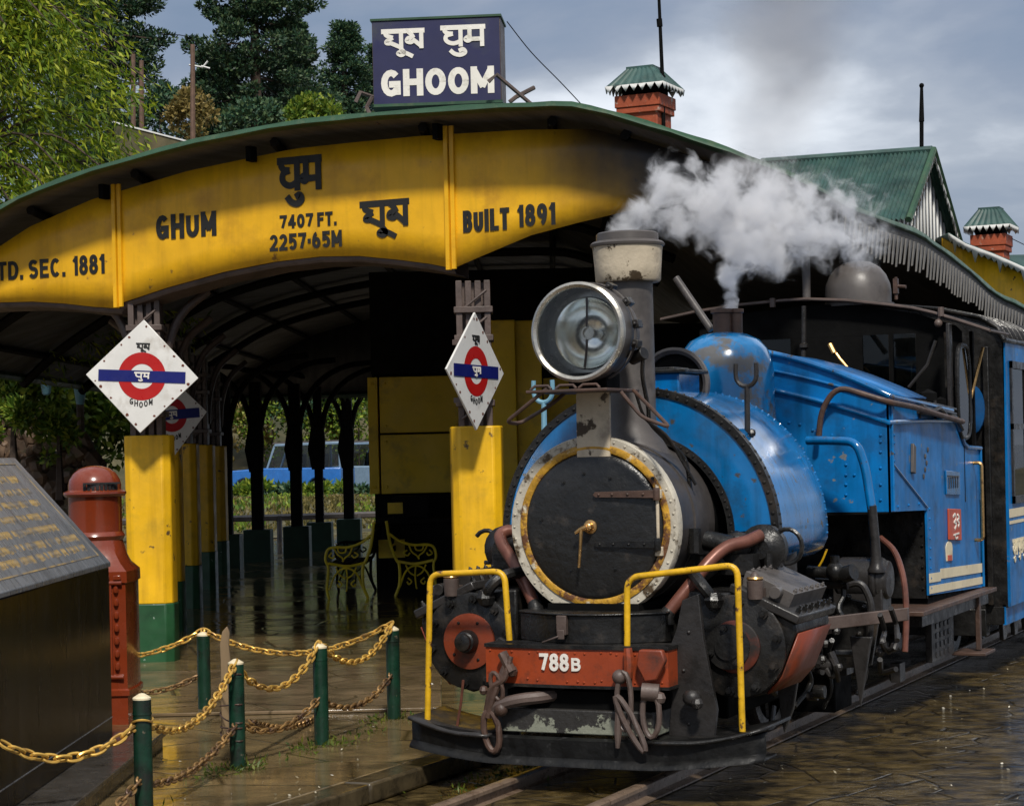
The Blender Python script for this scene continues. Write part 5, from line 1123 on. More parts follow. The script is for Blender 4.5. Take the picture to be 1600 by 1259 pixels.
# ------------------------------------------------------------------ enamel diamond name signs
def diamond(c, yaw, roll, hw, hh, label, small=False):
    U = Vector((math.cos(yaw), math.sin(yaw), 0)); Nn = U.cross(Z_)
    U2 = (U * math.cos(roll) + Z_ * math.sin(roll)); V2 = (Z_ * math.cos(roll) - U * math.sin(roll))
    t = thing('station_sign', label, 'station sign', c, 'enamel diamond station signs')
    m_ = MB(); m_.prism([(0, hh), (-hw, 0), (0, -hh), (hw, 0)], c, U2, V2, -.012, .004); m_.build('enamel_plate', SIGNW, t, bevel=.004)
    f = c + U2.cross(V2) * .004; k_ = hw / .42
    m_ = MB(); n = 40; ro, ri = .178 * k_, .092 * k_; rv = hh / hw
    for a in range(n):
        q = [2 * math.pi * (a + j) / n for j in (0, 1)]
        m_.add([f + (U2 * math.cos(x) * r_ + V2 * math.sin(x) * r_) + U2.cross(V2) * .002 for r_ in (ri, ro) for x in q], [(0, 1, 3, 2)])
    m_.build('red_ring', SIGNR, t)
    m_ = MB(); m_.prism([(-.325 * k_, -.043), (.325 * k_, -.043), (.325 * k_, .043), (-.325 * k_, .043)], f, U2, V2, .003, .005); m_.build('blue_bar', SIGNB, t)
    m_ = MB(); script(m_, 'devas', f + U2 * -.055 * k_ + V2 * -.026 + U2.cross(V2) * .005, U2, V2, .11 * k_, .052, .011, .003); m_.build('white_lettering', WHITEP, t)
    m_ = MB(); script(m_, 'beng', f + U2 * -.05 * k_ + V2 * .195, U2, V2, .10 * k_, .05, .010, .003)
    for i, ch in enumerate('GHOOM'):
        x = (-2 + i) * .036; latin(ch, f + U2 * (x - .014) * k_ + V2 * (-.235 + .010 * abs(i - 2) ** 1.2), U2, V2, .045, .028 * k_, .002, .18, m_)
    m_.build('black_lettering', BLACKP, t)
    m_ = MB()
    for i in range(4):
        for j in range(6):
            a, b_ = [(0, hh), (-hw, 0), (0, -hh), (hw, 0)][i], [(0, hh), (-hw, 0), (0, -hh), (hw, 0)][(i + 1) % 4]
            u_ = (j + .5 + random.uniform(-.2, .2)) / 6; p_ = ((a[0] + (b_[0] - a[0]) * u_) * .93, (a[1] + (b_[1] - a[1]) * u_) * .93)
            if random.random() < .3: continue
            r_ = random.uniform(.006, .013) * (k_ + 1) / 2; m_.prism([(p_[0] + r_ * math.cos(x) * k_, p_[1] + r_ * math.sin(x) * random.uniform(.6, 1.3)) for x in np.linspace(0, 5.6, 8)], f, U2, V2, .0005, .0018)
    m_.build('rust_spots', RUSTD, t)
    m_ = MB()
    for dz in (.2, -.2): m_.obox(c - Nn * .05 + Z_ * dz, (U, Nn, Z_), (.14, .05, .018))
    m_.build('bracket', IRONB, t)
c0 = at(222, 588, 15.36); diamond(Vector(c0), A - R(2), R(-3.2), .425, .425, 'white diamond sign with red ring and blue bar on the front pillar beside the memorial')
c0 = at(743, 580, 14.2); diamond(Vector(c0), A + R(62), R(-1.0), .41, .41, 'white diamond sign turned edgeways to the viewer, on the pillar behind the engine')
c0 = at(268, 648, 18.22); diamond(Vector(c0), A + R(38), R(4), .36, .36, 'shaded white diamond sign partly hidden behind a larger diamond sign')

# ------------------------------------------------------------------ name board on the roof
B0 = at(682, 96, 14.75); bt = thing('name_board', 'navy blue station name board with white letters standing on the curved shed roof', 'name board', (B0.x, B0.y, 4.0))
by = A - R(5); BU = Vector((math.cos(by), math.sin(by), 0)); BNv = BU.cross(Z_); bu2 = BU * math.cos(R(1.0)) + Z_ * math.sin(R(1.0)) * -.2
m_ = MB(); m_.obox(B0 - BNv * .19, (BU, BNv, Z_), (.465, .19, .305)); m_.build('board_box', IRONB, bt, bevel=.005)
m_ = MB(); m_.prism([(-.46, -.30), (.46, -.30), (.46, .30), (-.46, .30)], B0, BU, Z_, .0, .006); bf = m_.build('board_face', NAVY, bt)
m_ = MB(); m_.obox(B0 - BNv * .19 + Z_ * .312, (BU, BNv, Z_), (.475, .205, .008)); m_.build('board_edging', TRIM, bt); m_ = MB(); m_.obox(B0 - BNv * .17 - Z_ * .312, (BU, BNv, Z_), (.475, .22, .010)); m_.build('board_edging', TRIM, bt)
m_ = MB(); f = B0 + BNv * .006
latin('GHOOM', f + BU * -.405 + Z_ * -.245, BU, Z_, .195, .82, .003, .24, m_, .14)
script(m_, 'beng', f + BU * -.39 + Z_ * .07, BU, Z_, .30, .155, .030); script(m_, 'deva', f + BU * .04 + Z_ * .07, BU, Z_, .31, .165, .030); m_.build('lettering', WHITEP, bf)
for pts in ([at(763, 128, 14.55), at(776, 117, 14.55), at(830, 163, 14.65)], [at(835, 137, 14.75), at(806, 152, 14.7), at(796, 160, 14.7)], [at(556, 160, 14.6), at(563, 145, 14.6), at(582, 152, 14.7)], [at(582, 152, 14.6), at(573, 168, 14.6), at(578, 180, 14.55), at(592, 193, 14.5)]):
    m_ = MB(); m_.tube(pts, .016, 6); m_.build('iron_strut', IRONB, bt)
m_ = MB(); m_.tube(smooth([at(792, 34, 14.8), at(830, 82, 14.9), at(875, 128, 15.0), at(908, 163, 15.2)], 6), .004, 5); tag(m_.build('wire', SOOTB), 'thin slack wire from the roof name board down to the ridge', 'wire')

# ------------------------------------------------------------------ station building behind: green roofs, chimneys
sb = thing('station_building', 'station building with green corrugated gable roof and fretwork seen behind the shed', 'building', W(5, 26, 0))
ap = at(1440, 235, 27); wA = ap.x
nf = onW(1402, 338, wA); ff = onW(1482, 378, wA); rl = onS(1190, 253, ap.y)
def corr(mb, a, b_, c, d, n, amp, up_):
    """corrugated quad: a-b ridge, d-c eave"""
    rows = [[], []]
    for i in range(n * 4 + 1):
        t_ = i / (n * 4); o_ = up_ * (amp * math.cos(2 * math.pi * i / 4)); rows[0].append(a.lerp(b_, t_) + o_); rows[1].append(d.lerp(c, t_) + o_)
    mb.grid(rows)
sl = (nf - ap); upv = sl.cross(X_).normalized(); upv = upv if upv.z > 0 else -upv
m_ = MB(); corr(m_, rl, ap + X_ * .12, nf + X_ * .12 + sl * .05, Vector((rl.x, nf.y, nf.z)) + sl * .05, 40, .018, upv); m_.build('roof', ROOFG, sb, ang=80)
sl2 = ff - ap; up2 = -sl2.cross(X_).normalized(); up2 = up2 if up2.z > 0 else -up2
m_ = MB(); corr(m_, rl, ap + X_ * .12, ff + X_ * .12, Vector((rl.x, ff.y, ff.z)), 40, .018, up2); m_.build('roof', ROOFG, sb, ang=80)
m_ = MB(); m_.tube([rl, ap + X_ * .14], .05, 8); m_.build('ridge_cap', ROOFG, sb)
m_ = MB(); zb = min(nf.z, ff.z) - .2
n_ = 15
for i in range(n_):
    y0_ = nf.y + (ff.y - nf.y) * i / n_; y1_ = nf.y + (ff.y - nf.y) * (i + .42) / n_
    def gz(y): return ap.z + (nf.z - ap.z) * (ap.y - y) / (ap.y - nf.y) if y < ap.y else ap.z + (ff.z - ap.z) * (y - ap.y) / (ff.y - ap.y)
    m_.add([Vector((wA + .02, y, z)) for y, z in ((y0_, zb - .4), (y1_, zb - .4), (y1_, gz(y1_) - .05), (y0_, gz(y0_) - .05))], [(0, 1, 2, 3)])
m_.build('gable_boards', LACE, sb, solid=.02)
m_ = MB(); m_.add([Vector((wA, y, z)) for y, z in ((nf.y, zb - 1.5), (ff.y, zb - 1.5), (ff.y, ff.z - .05), (ap.y, ap.z - .05), (nf.y, nf.z - .05))], [(0, 1, 2, 3, 4)]); m_.build('gable_wall', DARKW, sb)
m_ = MB()
for a_, b_ in ((ap, nf), (ap, ff)): m_.tube([a_ + X_ * .16, b_ + X_ * .16 + (b_ - a_) * .06], .045, 6)
m_.build('barge_board', TRIM, sb)
m_ = MB()
for a_, b_ in ((ap, nf), (ap, ff)):
    for i in range(14):
        q0 = a_.lerp(b_, i / 14) + X_ * .17; q1 = a_.lerp(b_, (i + 1) / 14) + X_ * .17; md = (q0 + q1) / 2 - Z_ * .16; m_.add([q0 - Z_ * .04, q1 - Z_ * .04, md], [(0, 1, 2)])
m_.build('fretwork', LACE, sb, solid=.015)
# lower wing with yellow wall under a fretted eave
el = [at(1474, 372, 27.0), at(1500, 388, 26.6), at(1540, 403, 26.2), at(1575, 418, 25.8), at(1650, 452, 25.2)]
m_ = MB(); m_.grid([[p_ for p_ in el], [Vector((p_.x, p_.y, p_.z - 2.6)) for p_ in el]]); m_.build('yellow_wall', YPIL, sb, solid=.05)
m_ = MB(); m_.grid([[p_ + WD(0, -.30, .03) for p_ in el], [p_ + WD(0, 1.6, .06) for p_ in el]]); m_.build('wing_roof', ROOFG, sb, solid=.03)
m_ = MB()
for a_, b_ in zip(el, el[1:]):
    n_ = max(2, int((b_ - a_).length / .11))
    for i in range(n_):
        q0 = a_.lerp(b_, i / n_) + WD(0, -.32, .03); q1 = a_.lerp(b_, (i + 1) / n_) + WD(0, -.32, .03); hh = .10 + .10 * (i % 3 == 1)
        m_.add([q0, q1, q1 - Z_ * .05, (q0 + q1) / 2 - Z_ * hh, q0 - Z_ * .05], [(0, 1, 2, 3, 4)])
m_.build('eave_fretwork', LACE, sb, solid=.015)
m_ = MB(); m_.grid([[at(1560, 400, 31), at(1660, 398, 31)], [at(1560, 450, 30), at(1660, 470, 30)]]); m_.build('far_roof', ROOFG, sb, solid=.03)
def chimney_stack(px, py0, py1, Y, wpx, label, pole=None):
    k_ = Y / F; c = at(px, py0, Y); zt_ = c.z; zb_ = at(px, py1, Y).z - 1.6; h_ = wpx * k_ / 2
    t = thing('chimney_stack', label, 'chimney', (c.x, c.y, zb_), 'brick chimneys with green hoods')
    m_ = MB(); m_.box(c.x - h_, c.x + h_, c.y - h_, c.y + h_, zb_, zt_ - .42); m_.box(c.x - h_ * 1.14, c.x + h_ * 1.14, c.y - h_ * 1.14, c.y + h_ * 1.14, zt_ - .66, zt_ - .58); m_.box(c.x - h_ * 1.2, c.x + h_ * 1.2, c.y - h_ * 1.2, c.y + h_ * 1.2, zt_ - .58, zt_ - .42); m_.build('brick_stack', BRICK, t, bevel=.01)
    m_ = MB(); m_.box(c.x - h_ * .9, c.x + h_ * .9, c.y - h_ * .9, c.y + h_ * .9, zt_ - .43, zt_ - .28); m_.build('flue', SOOTB, t)
    m_ = MB(); ro, ri = h_ * 1.55, h_ * .72; z0_, z1_ = zt_ - .30, zt_ - .06
    for i in range(4):
        a0_, a1_ = math.pi / 4 + i * math.pi / 2, math.pi / 4 + (i + 1) * math.pi / 2; s2 = math.sqrt(2)
        q = [Vector((c.x + r_ * s2 * math.cos(a), c.y + r_ * s2 * math.sin(a), z)) for r_, a, z in ((ri, a0_, z1_), (ri, a1_, z1_), (ro, a1_, z0_), (ro, a0_, z0_))]
        nv = (q[1] - q[0]).cross(q[3] - q[0]).normalized(); corr(m_, q[0], q[1], q[2], q[3], 7, .010, nv)
    m_.box(c.x - ri, c.x + ri, c.y - ri, c.y + ri, z1_ - .02, z1_ + .03); hd_ = m_.build('hood', ROOFG, t, ang=80)
    m_ = MB()
    for i in range(4):
        a0_, a1_ = math.pi / 4 + i * math.pi / 2, math.pi / 4 + (i + 1) * math.pi / 2; s2 = math.sqrt(2)
        qa = Vector((c.x + ro * s2 * math.cos(a0_), c.y + ro * s2 * math.sin(a0_), z0_)); qb = Vector((c.x + ro * s2 * math.cos(a1_), c.y + ro * s2 * math.sin(a1_), z0_))
        for j in range(7):
            u_, v_ = qa.lerp(qb, j / 7), qa.lerp(qb, (j + 1) / 7); m_.add([u_, v_, (u_ + v_) / 2 - Z_ * .09], [(0, 1, 2)])
    m_.build('hood_fretwork', LACE, hd_, solid=.012)
    return c
chimney_stack(1007, 103, 205, 27, 62, 'red brick chimney with green hood rising over the shed roof beside a thin mast')
chimney_stack(1548, 322, 410, 29, 46, 'red brick chimney with green hood at the far right above the yellow wing')
m_ = MB(); a_ = at(1035, 122, 26.8); b_ = at(1028, -40, 26.8); m_.tube([a_ - Z_ * 1.0, a_, b_], [.03, .028, .02], 8); m_.ball(a_, .05, 8); m_.cyl(at(1030, 30, 26.8), at(1031, 42, 26.8), .04, 8); tag(m_.build('mast', SOOTB), 'tall thin dark mast standing beside the nearer brick chimney', 'mast')
m_ = MB(); a_ = at(1440, 238, 27); b_ = at(1440, 134, 27); m_.tube([a_, a_.lerp(b_, .45), a_.lerp(b_, .46), b_], [.028, .028, .036, .02], 8); m_.ball(b_, .035, 8); m_.build('finial_rod', SOOTB, sb)
m_ = MB(); m_.tube(smooth([at(1575, 370, 29), at(1620, 392, 29.5), at(1680, 420, 30)], 4), .006, 5); tag(m_.build('wire', SOOTB), 'thin wire running off to the right from the far chimney', 'wire')

# ------------------------------------------------------------------ post box
PB = W(-2.49, 12.2, .0)
pbx = thing('post_box', 'glossy red oxide pillar post box with domed cap behind the granite memorial', 'post box', (PB.x, PB.y, .1))
m_ = MB(); m_.lathe((PB.x, PB.y, 0), Z_, [(.155, 1.17), (.165, 1.185), (.172, 1.20), (.165, 1.215), (.157, 1.225), (.157, 1.43), (.160, 1.44)], 40, cap=False); pbody = m_.build('neck', PBOX, pbx)
m_ = MB(); m_.lathe((PB.x, PB.y, 0), Z_, [(.150, 1.43), (.175, 1.435), (.186, 1.45), (.184, 1.462), (.162, 1.47), (.156, 1.475), (.156, 1.505), (.148, 1.535), (.125, 1.572), (.09, 1.60), (.045, 1.614), (0, 1.618)], 44, cap=False)
cap_ = m_.build('domed_cap', PBOX, pbx)
m_ = MB()
for i in range(9):
    a = A + R(-100 + i * 9); d_ = Vector((math.cos(a), math.sin(a), 0)); q_ = PB + d_ * .158
    m_.obox((q_.x, q_.y, 1.492), (d_, Z_.cross(d_), Z_), (.006, .009, .02))
a = A + R(-64); m_.obox(Vector((PB.x, PB.y, 1.513)) + Vector((math.cos(a), math.sin(a), 0)) * .158, ((math.cos(a), math.sin(a), 0), (-math.sin(a), math.cos(a), 0), Z_), (.006, .11, .005)); m_.build('cap_ornament', GREYD, cap_)
m_ = MB()
def sq(r_, k): return [Vector((PB.x, PB.y, 0)) + (Vector((math.cos(t_), math.sin(t_), 0)) * (r_ / max(abs(math.cos(t_ - A)), abs(math.sin(t_ - A))) * k + r_ * (1 - k))) for t_ in [A + 2 * math.pi * i / 48 for i in range(48)]]
rows = []
for z_, r_, k in ((1.18, .157, 0), (1.14, .168, .1), (1.09, .180, .35), (1.04, .20, .6), (1.005, .225, .75), (.995, .232, .8), (.93, .234, .8), (.925, .222, .8), (.31, .222, .8), (.30, .235, .8), (.27, .235, .8), (.265, .222, .8), (.09, .222, .8)):
    rr_ = [Vector((p_.x, p_.y, z_)) for p_ in sq(r_, k)]; rows.append(rr_ + [rr_[0]])
m_.grid(rows); body_ = m_.build('body', PBOX, pbx, ang=30)
m_ = MB(); fa = A - R(52); fd = Vector((math.cos(fa), math.sin(fa), 0)); fu = Z_.cross(fd); q_ = PB + fd * .232
cu_ = W(-2.36, 11.965, 0)
CU, CN = WD(1, 0, 0), WD(0, -1, 0); q_ = PB + CN * .226
m_.obox((q_.x, q_.y, .66) , (CU, CN, Z_), (.13, .008, .27)); pd_ = m_.build('door', PBOX, body_, bevel=.004)
m_ = MB()
for i in range(7): q2 = q_ + CU * .155; m_.ball((q2.x, q2.y, .44 + i * .075), .016, 8, (1, 1, 1.5))
for z_ in (.38, .93): m_.cyl(q_ + CU * .10 + Z_ * z_, q_ + CU * .19 + Z_ * z_, .014, 8)
m_.build('door_moulding', PBOX, body_)
m_ = MB(); 
for i in range(6): q2 = q_ + CU * (-.16 + i * .065) + CN * .008; m_.obox((q2.x, q2.y, .96), (CU, CN, Z_), (.022, .006, .014))
m_.build('frieze', PBOX, body_, bevel=.004)
for o_ in (pbx,): o_['label'] = o_['label']

# ------------------------------------------------------------------ granite memorial with a sloping inscribed top
mem = thing('memorial_stone', 'dark polished granite memorial with sloping slate top and gilt inscription', 'memorial', W(-2.4, 9.5, .1))
prX = [(-2.13, .20), (-2.13, 1.105), (-2.615, 1.665), (-3.3, 1.665), (-3.3, .2)]
def memprism(mb, poly, Y0, Y1): mb.prism(poly, W(0, 0, 0), WD(1, 0, 0), Z_, -Y1, -Y0)
m_ = MB(); memprism(m_, [(-2.13, .20), (-2.13, 1.085), (-2.615, 1.645), (-3.3, 1.645), (-3.3, .2)], 8.38, 10.75); blk = m_.build('granite_block', STONE, mem, bevel=.004)
m_ = MB(); memprism(m_, [(-2.122, 1.088), (-2.122, 1.112), (-2.612, 1.672), (-3.3, 1.672), (-3.3, 1.649), (-2.62, 1.649)], 8.37, 10.76); slt = m_.build('sloping_top', SLATE, mem, bevel=.004)
m_ = MB(); memprism(m_, [(-2.1275, .30), (-2.1275, .305), (-2.13, .305), (-2.13, .30)], 8.38, 10.75); m_.build('joint_line', SLATE, blk)
m_ = MB(); memprism(m_, [(-3.6, .09), (-1.905, .09), (-1.905, .165), (-1.885, .168), (-1.885, .198), (-3.6, .198)], 8.15, 10.97); m_.build('base_slab', SLAB, mem, bevel=.006)
# gilt lines of script on the slope: U runs along the memorial, V up the slope
so = W(-2.122, 10.76, 1.112); sV = (W(-2.612, 10.76, 1.672) - so).normalized(); sU = WD(0, -1, 0).normalized()
sU, sN = WD(0, 1, 0), None
so = W(-2.122, 8.37, 1.112)
m_ = MB(); lenU = 2.39
def gs(pts, w_, t_): stroke(m_, pts, w_, so, sU, sV, 1, 1, t_)
gs([(lenU - .12, .06), (lenU - .12, .70)], .008, .002); gs([(max(.08, lenU - 3.2), .06), (lenU - .12, .06)], .008, .0025); gs([(max(.08, lenU - 3.2), .70), (lenU - .12, .70)], .008, .003)
rs = random.Random(5)
for row, v0 in enumerate((.575, .49, .415, .33, .25, .17, .10)):
    u_ = lenU - .2 - rs.uniform(0, .25); e_ = u_ - rs.uniform(.7, 1.6); e_ = .15 if row in (3, 4, 5) else rs.uniform(.15, .5)
    while u_ > e_:
        w_ = rs.uniform(.03, .05); hh = .042
        gs([(u_ - w_ * .9, v0 + hh), (u_ + .002, v0 + hh)], .0032, .0022)
        for k in range(2):
            a_ = u_ - w_ * (.25 + .5 * k); gs([(a_, v0 + hh), (a_ + rs.uniform(-.008, .008), v0 + rs.uniform(-.004, .012))], .0042, .0026 + .0004 * k)
        gs(cv((u_ - w_ * .15, v0 + hh * .8), (u_ - w_ * .45, v0 + hh * .5), (u_ - w_ * .2, v0 + hh * .2), k=3), .0034, .0036)
        u_ -= w_ + (.05 if rs.random() < .16 else .004)
m_.build('inscription', GILT, slt)

# ------------------------------------------------------------------ bollards and chains
BG = 'green bollards with chains round the memorial'
bpos = [W(-1.62, 8.83, 0), onG(372, 1198, .1), onG(503, 1162, .1), onG(616, 1122, .1), onG(320, 1112, .1)]
blab = ['green bollard nearest the viewer, in front of the granite memorial', 'green bollard with a wooden stake wired against it', 'green bollard standing alone between the staked bollard and the one nearest the engine', 'green bollard closest to the engine, at the corner of the chained plot', 'green bollard in the rear row beside the red post box']
for b_, l_ in zip(bpos, blab):
    t = thing('bollard', l_, 'bollard', (b_.x, b_.y, .1), BG); tp = .635 if l_ != blab[4] else .585
    m_ = MB(); m_.lathe((b_.x, b_.y, 0), Z_, [(.0395, .09), (.0405, .3), (.040, tp - .02)], 18); m_.lathe((b_.x, b_.y, 0), Z_, [(.042, .55), (.0425, .552), (.0425, .556), (.042, .558)], 18, cap=False); m_.build('post', GREENP, t)
    m_ = MB(); m_.lathe((b_.x, b_.y, 0), Z_, [(.040, tp - .02), (.040, tp - .012), (.012, tp + .006), (0, tp + .008)], 18, cap=False); m_.build('cone_cap', STRIPEC, t)
    if l_ == blab[0]:
        m_ = MB(); m_.tube([Vector((b_.x, b_.y, .52)) + Vector((.046 * math.cos(a), .046 * math.sin(a), .012 * math.sin(a * 1.5))) for a in np.linspace(0, 6.28, 20)], .005, 6); m_.build('wire_tie', CHAIN, t)
def chain(a, b_, sag, m0, label, r_=.0062, pitch=.047):
    n = 200; pts = [a.lerp(b_, i / n) - Z_ * (sag * 4 * (i / n) * (1 - i / n)) for i in range(n + 1)]
    L_ = sum((pts[i + 1] - pts[i]).length for i in range(n)); k = max(3, round(L_ / pitch)); cum = 0; j = 0; mb = MB(); d_ = 0; acc = [0]
    for i in range(n): acc.append(acc[-1] + (pts[i + 1] - pts[i]).length)
    for q in range(k):
        tg = (q + .5) * L_ / k
        while acc[j + 1] < tg: j += 1
        c = pts[j].lerp(pts[j + 1], (tg - acc[j]) / (acc[j + 1] - acc[j])); T = (pts[j + 1] - pts[j]).normalized()
        s_ = T.cross(Z_).normalized(); u2 = s_.cross(T); an = R(45 if q % 2 else -45) + random.uniform(-.25, .25); V = s_ * math.cos(an) + u2 * math.sin(an)
        P_ = []
        for i in range(12):
            t_ = 2 * math.pi * i / 12; P_.append(c + T * (pitch * .72 * math.cos(t_)) + V * (pitch * .36 * (abs(math.sin(t_)) ** .7) * (1 if math.sin(t_) >= 0 else -1)))
        mb.tube(P_, r_, 6, closed=True)
    tag(mb.build('chain', m0), label, 'chain', 'gilt chains slung between the bollards')
def hp(i, z, dx=0.0, dy=0.0): return bpos[i] + Vector((dx, dy, z))
lft = W(-2.13, 8.42, 0); lf2 = W(-1.80, 8.25, 0)
chain(Vector((lft.x, lft.y, .50)), hp(0, .525), .11, CHAIN, 'thick gilt chain sagging across the front of the granite memorial', .0072, .052)
chain(hp(0, .525), hp(1, .53), .16, CHAIN, 'upper gilt chain between the nearest bollard and the staked bollard')
chain(hp(1, .50), hp(2, .545), .17, CHAIN, 'upper gilt chain between the staked bollard and the lone middle bollard')
chain(hp(2, .545), hp(3, .555), .16, CHAIN, 'upper gilt chain between the two front bollards nearest the engine')
chain(hp(4, .50), hp(3, .56), .16, CHAIN, 'long gilt chain from the rear bollard to the bollard closest to the engine')
rr = onG(140, 1118, .1)
chain(Vector((rr.x, rr.y, .47)), hp(4, .50), .07, CHAIN, 'gilt chain running from the rear bollard behind the red post box')
chain(Vector((lf2.x, lf2.y, .115)), hp(0, .285), .02, CHAINR, 'rusty lower chain reaching left from the nearest bollard')
chain(hp(0, .25), hp(1, .22), .08, CHAINR, 'rusty lower chain between the nearest bollard and the staked bollard')
chain(hp(1, .22), hp(2, .26), .10, CHAINR, 'rusty lower chain between the staked bollard and the lone middle bollard')
chain(hp(2, .24), hp(3, .27), .11, CHAINR, 'rusty lower chain between the two front bollards nearest the engine')
chain(hp(0, .52, .1, .9), hp(4, .25), .12, CHAINR, 'dull chain hanging low from the rear bollard towards the memorial') if False else None
chain(Vector((rr.x, rr.y, .30)), hp(4, .24), .09, CHAINR, 'dull lower chain beside the post box, hung from the rear bollard')
gq = onG(500, 1118, .112); chain(hp(1, .20, -.05, .2), Vector((gq.x, gq.y, .12)), .05, CHAINR, 'loose end of rusty chain lying on the step behind the staked bollard')
# the wooden stake
sk = onG(356, 1190, .1); st_ = thing('wooden_stake', 'pale split wooden stake wired to a green bollard', 'stake', (sk.x, sk.y, .1))
m_ = MB(); m_.prism([(-.028, .09), (.028, .09), (.026, .52), (.020, .60), (.024, .66), (.012, .69), (-.012, .665), (-.026, .60), (-.024, .52)], sk, WD(1, 0, 0), Z_, -.015, .015); m_.build('stake', WOOD, st_, bevel=.004)
m_ = MB()
for z_, tl in ((.29, .01), (.34, -.015), (.40, .018), (.245, -.01), (.52, .05)):
    cc = (sk + bpos[1]) / 2; dd = (bpos[1] - sk); dd.z = 0; hl = dd.length / 2 + .045; u_ = dd.normalized(); v_ = Z_.cross(u_)
    m_.tube([Vector((cc.x, cc.y, z_)) + u_ * hl * math.cos(a) + v_ * .047 * math.sin(a) + Z_ * tl * math.cos(a) for a in np.linspace(0, 6.28, 22)], .004, 5)
m_.build('binding_wire', RUSTY, st_)

# ------------------------------------------------------------------ cast iron benches under the shed
def bench(X, Y, flip, lab):
    t = thing('bench', lab, 'bench', W(X, Y, .1), 'cast iron benches under the shed')
    sg = -1 if flip else 1; o = W(X, Y, .1)
    def P_(x, z, dy=0.0): return o + WD(sg * x, dy, z)
    for dy in (0, 1.25):
        m_ = MB()
        m_.tube(smooth([P_(-.02, 0, dy), P_(.03, .14, dy), P_(.03, .34, dy), P_(.0, .40, dy), P_(-.06, .56, dy), P_(-.10, .82, dy)], 4), .017, 7)
        m_.tube(smooth([P_(.40, 0, dy), P_(.42, .12, dy), P_(.40, .33, dy), P_(.43, .42, dy), P_(.41, .52, dy), P_(.34, .555, dy), P_(.18, .555, dy), P_(.04, .60, dy), P_(-.07, .68, dy)], 4), .015, 7)
        m_.tube(smooth([P_(.02, .38, dy), P_(.2, .35, dy), P_(.40, .385, dy)], 4), .016, 7)
        m_.tube(smooth([P_(.03, .1, dy), P_(.10, .27, dy), P_(.21, .33, dy), P_(.32, .27, dy), P_(.40, .1, dy)], 5), .011, 6)
        for q in ([(.21, .34), (.20, .22), (.21, .10), (.22, .08)], [(.10, .34), (.14, .26), (.20, .22)], [(.32, .34), (.28, .26), (.22, .22)], [(.12, .20), (.16, .16), (.13, .13), (.11, .16)], [(.30, .20), (.26, .16), (.29, .13), (.31, .16)], [(.14, .55), (.17, .48), (.22, .44), (.25, .40)], [(.34, .55), (.30, .48), (.25, .44), (.24, .40)], [(.12, .50), (.08, .47), (.12, .44), (.15, .47)], [(.36, .50), (.39, .46), (.35, .44), (.33, .47)], [(.2, .55), (.22, .50), (.28, .50), (.30, .55)]):
            m_.tube(smooth([P_(x, z, dy) for x, z in q], 4), .009, 6)
        m_.build('end_frame', YBENCH if dy == 0 else DARKW, t)
    m_ = MB()
    for i in range(5):
        x = .04 + i * .08; m_.obox(P_(x, .37, .625), (WD(1, 0, 0), WD(0, 1, 0), Z_), (.03, .62, .012))
    m_.build('seat', DARKW, t)
    m_ = MB()
    for i in range(4): m_.obox(P_(-.045 - i * .016, .50 + i * .085, .625), (WD(sg * -.95, 0, -.2), WD(0, 1, 0), Z_), (.010, .62, .03))
    m_.build('backrest', DARKW, t)
bench(-1.60, 22.0, True, 'yellow cast iron bench with its back to the right, the left one of the two')
bench(-1.28, 22.2, False, 'yellow cast iron bench with its back to the left, nearer the yellow pillar')

# ------------------------------------------------------------------ vegetation
def leaves(name, m0, C, D, ln_, wd_, parent=None, jitter=.5, droop=0.0):
    """one small quad per leaf, base at C, pointing along D"""
    C = np.asarray(C, float); n = len(C); D = np.asarray(D, float) + rng.normal(0, jitter, (n, 3)); D[:, 2] -= droop
    D /= np.linalg.norm(D, axis=1, keepdims=True) + 1e-9
    Q = rng.normal(0, 1, (n, 3)); S = np.cross(D, Q); S /= np.linalg.norm(S, axis=1, keepdims=True) + 1e-9
    l_ = (ln_ * rng.uniform(.6, 1.3, n))[:, None]; w_ = (wd_ * rng.uniform(.6, 1.3, n))[:, None]
    V = np.stack([C, C + D * l_ * .45 + S * w_, C + D * l_, C + D * l_ * .45 - S * w_], 1).reshape(-1, 3)
    me = bpy.data.meshes.new(name); me.vertices.add(4 * n); me.vertices.foreach_set('co', V.ravel())
    me.loops.add(4 * n); me.loops.foreach_set('vertex_index', np.arange(4 * n)); me.polygons.add(n); me.polygons.foreach_set('loop_start', np.arange(0, 4 * n, 4)); me.polygons.foreach_set('loop_total', np.full(n, 4))
    me.update(); me.validate(); me.materials.append(m0)
    o = bpy.data.objects.new(name, me); COL.objects.link(o)
    if parent is not None: o.parent = parent; o.matrix_parent_inverse = parent.matrix_world.inverted()
    return o
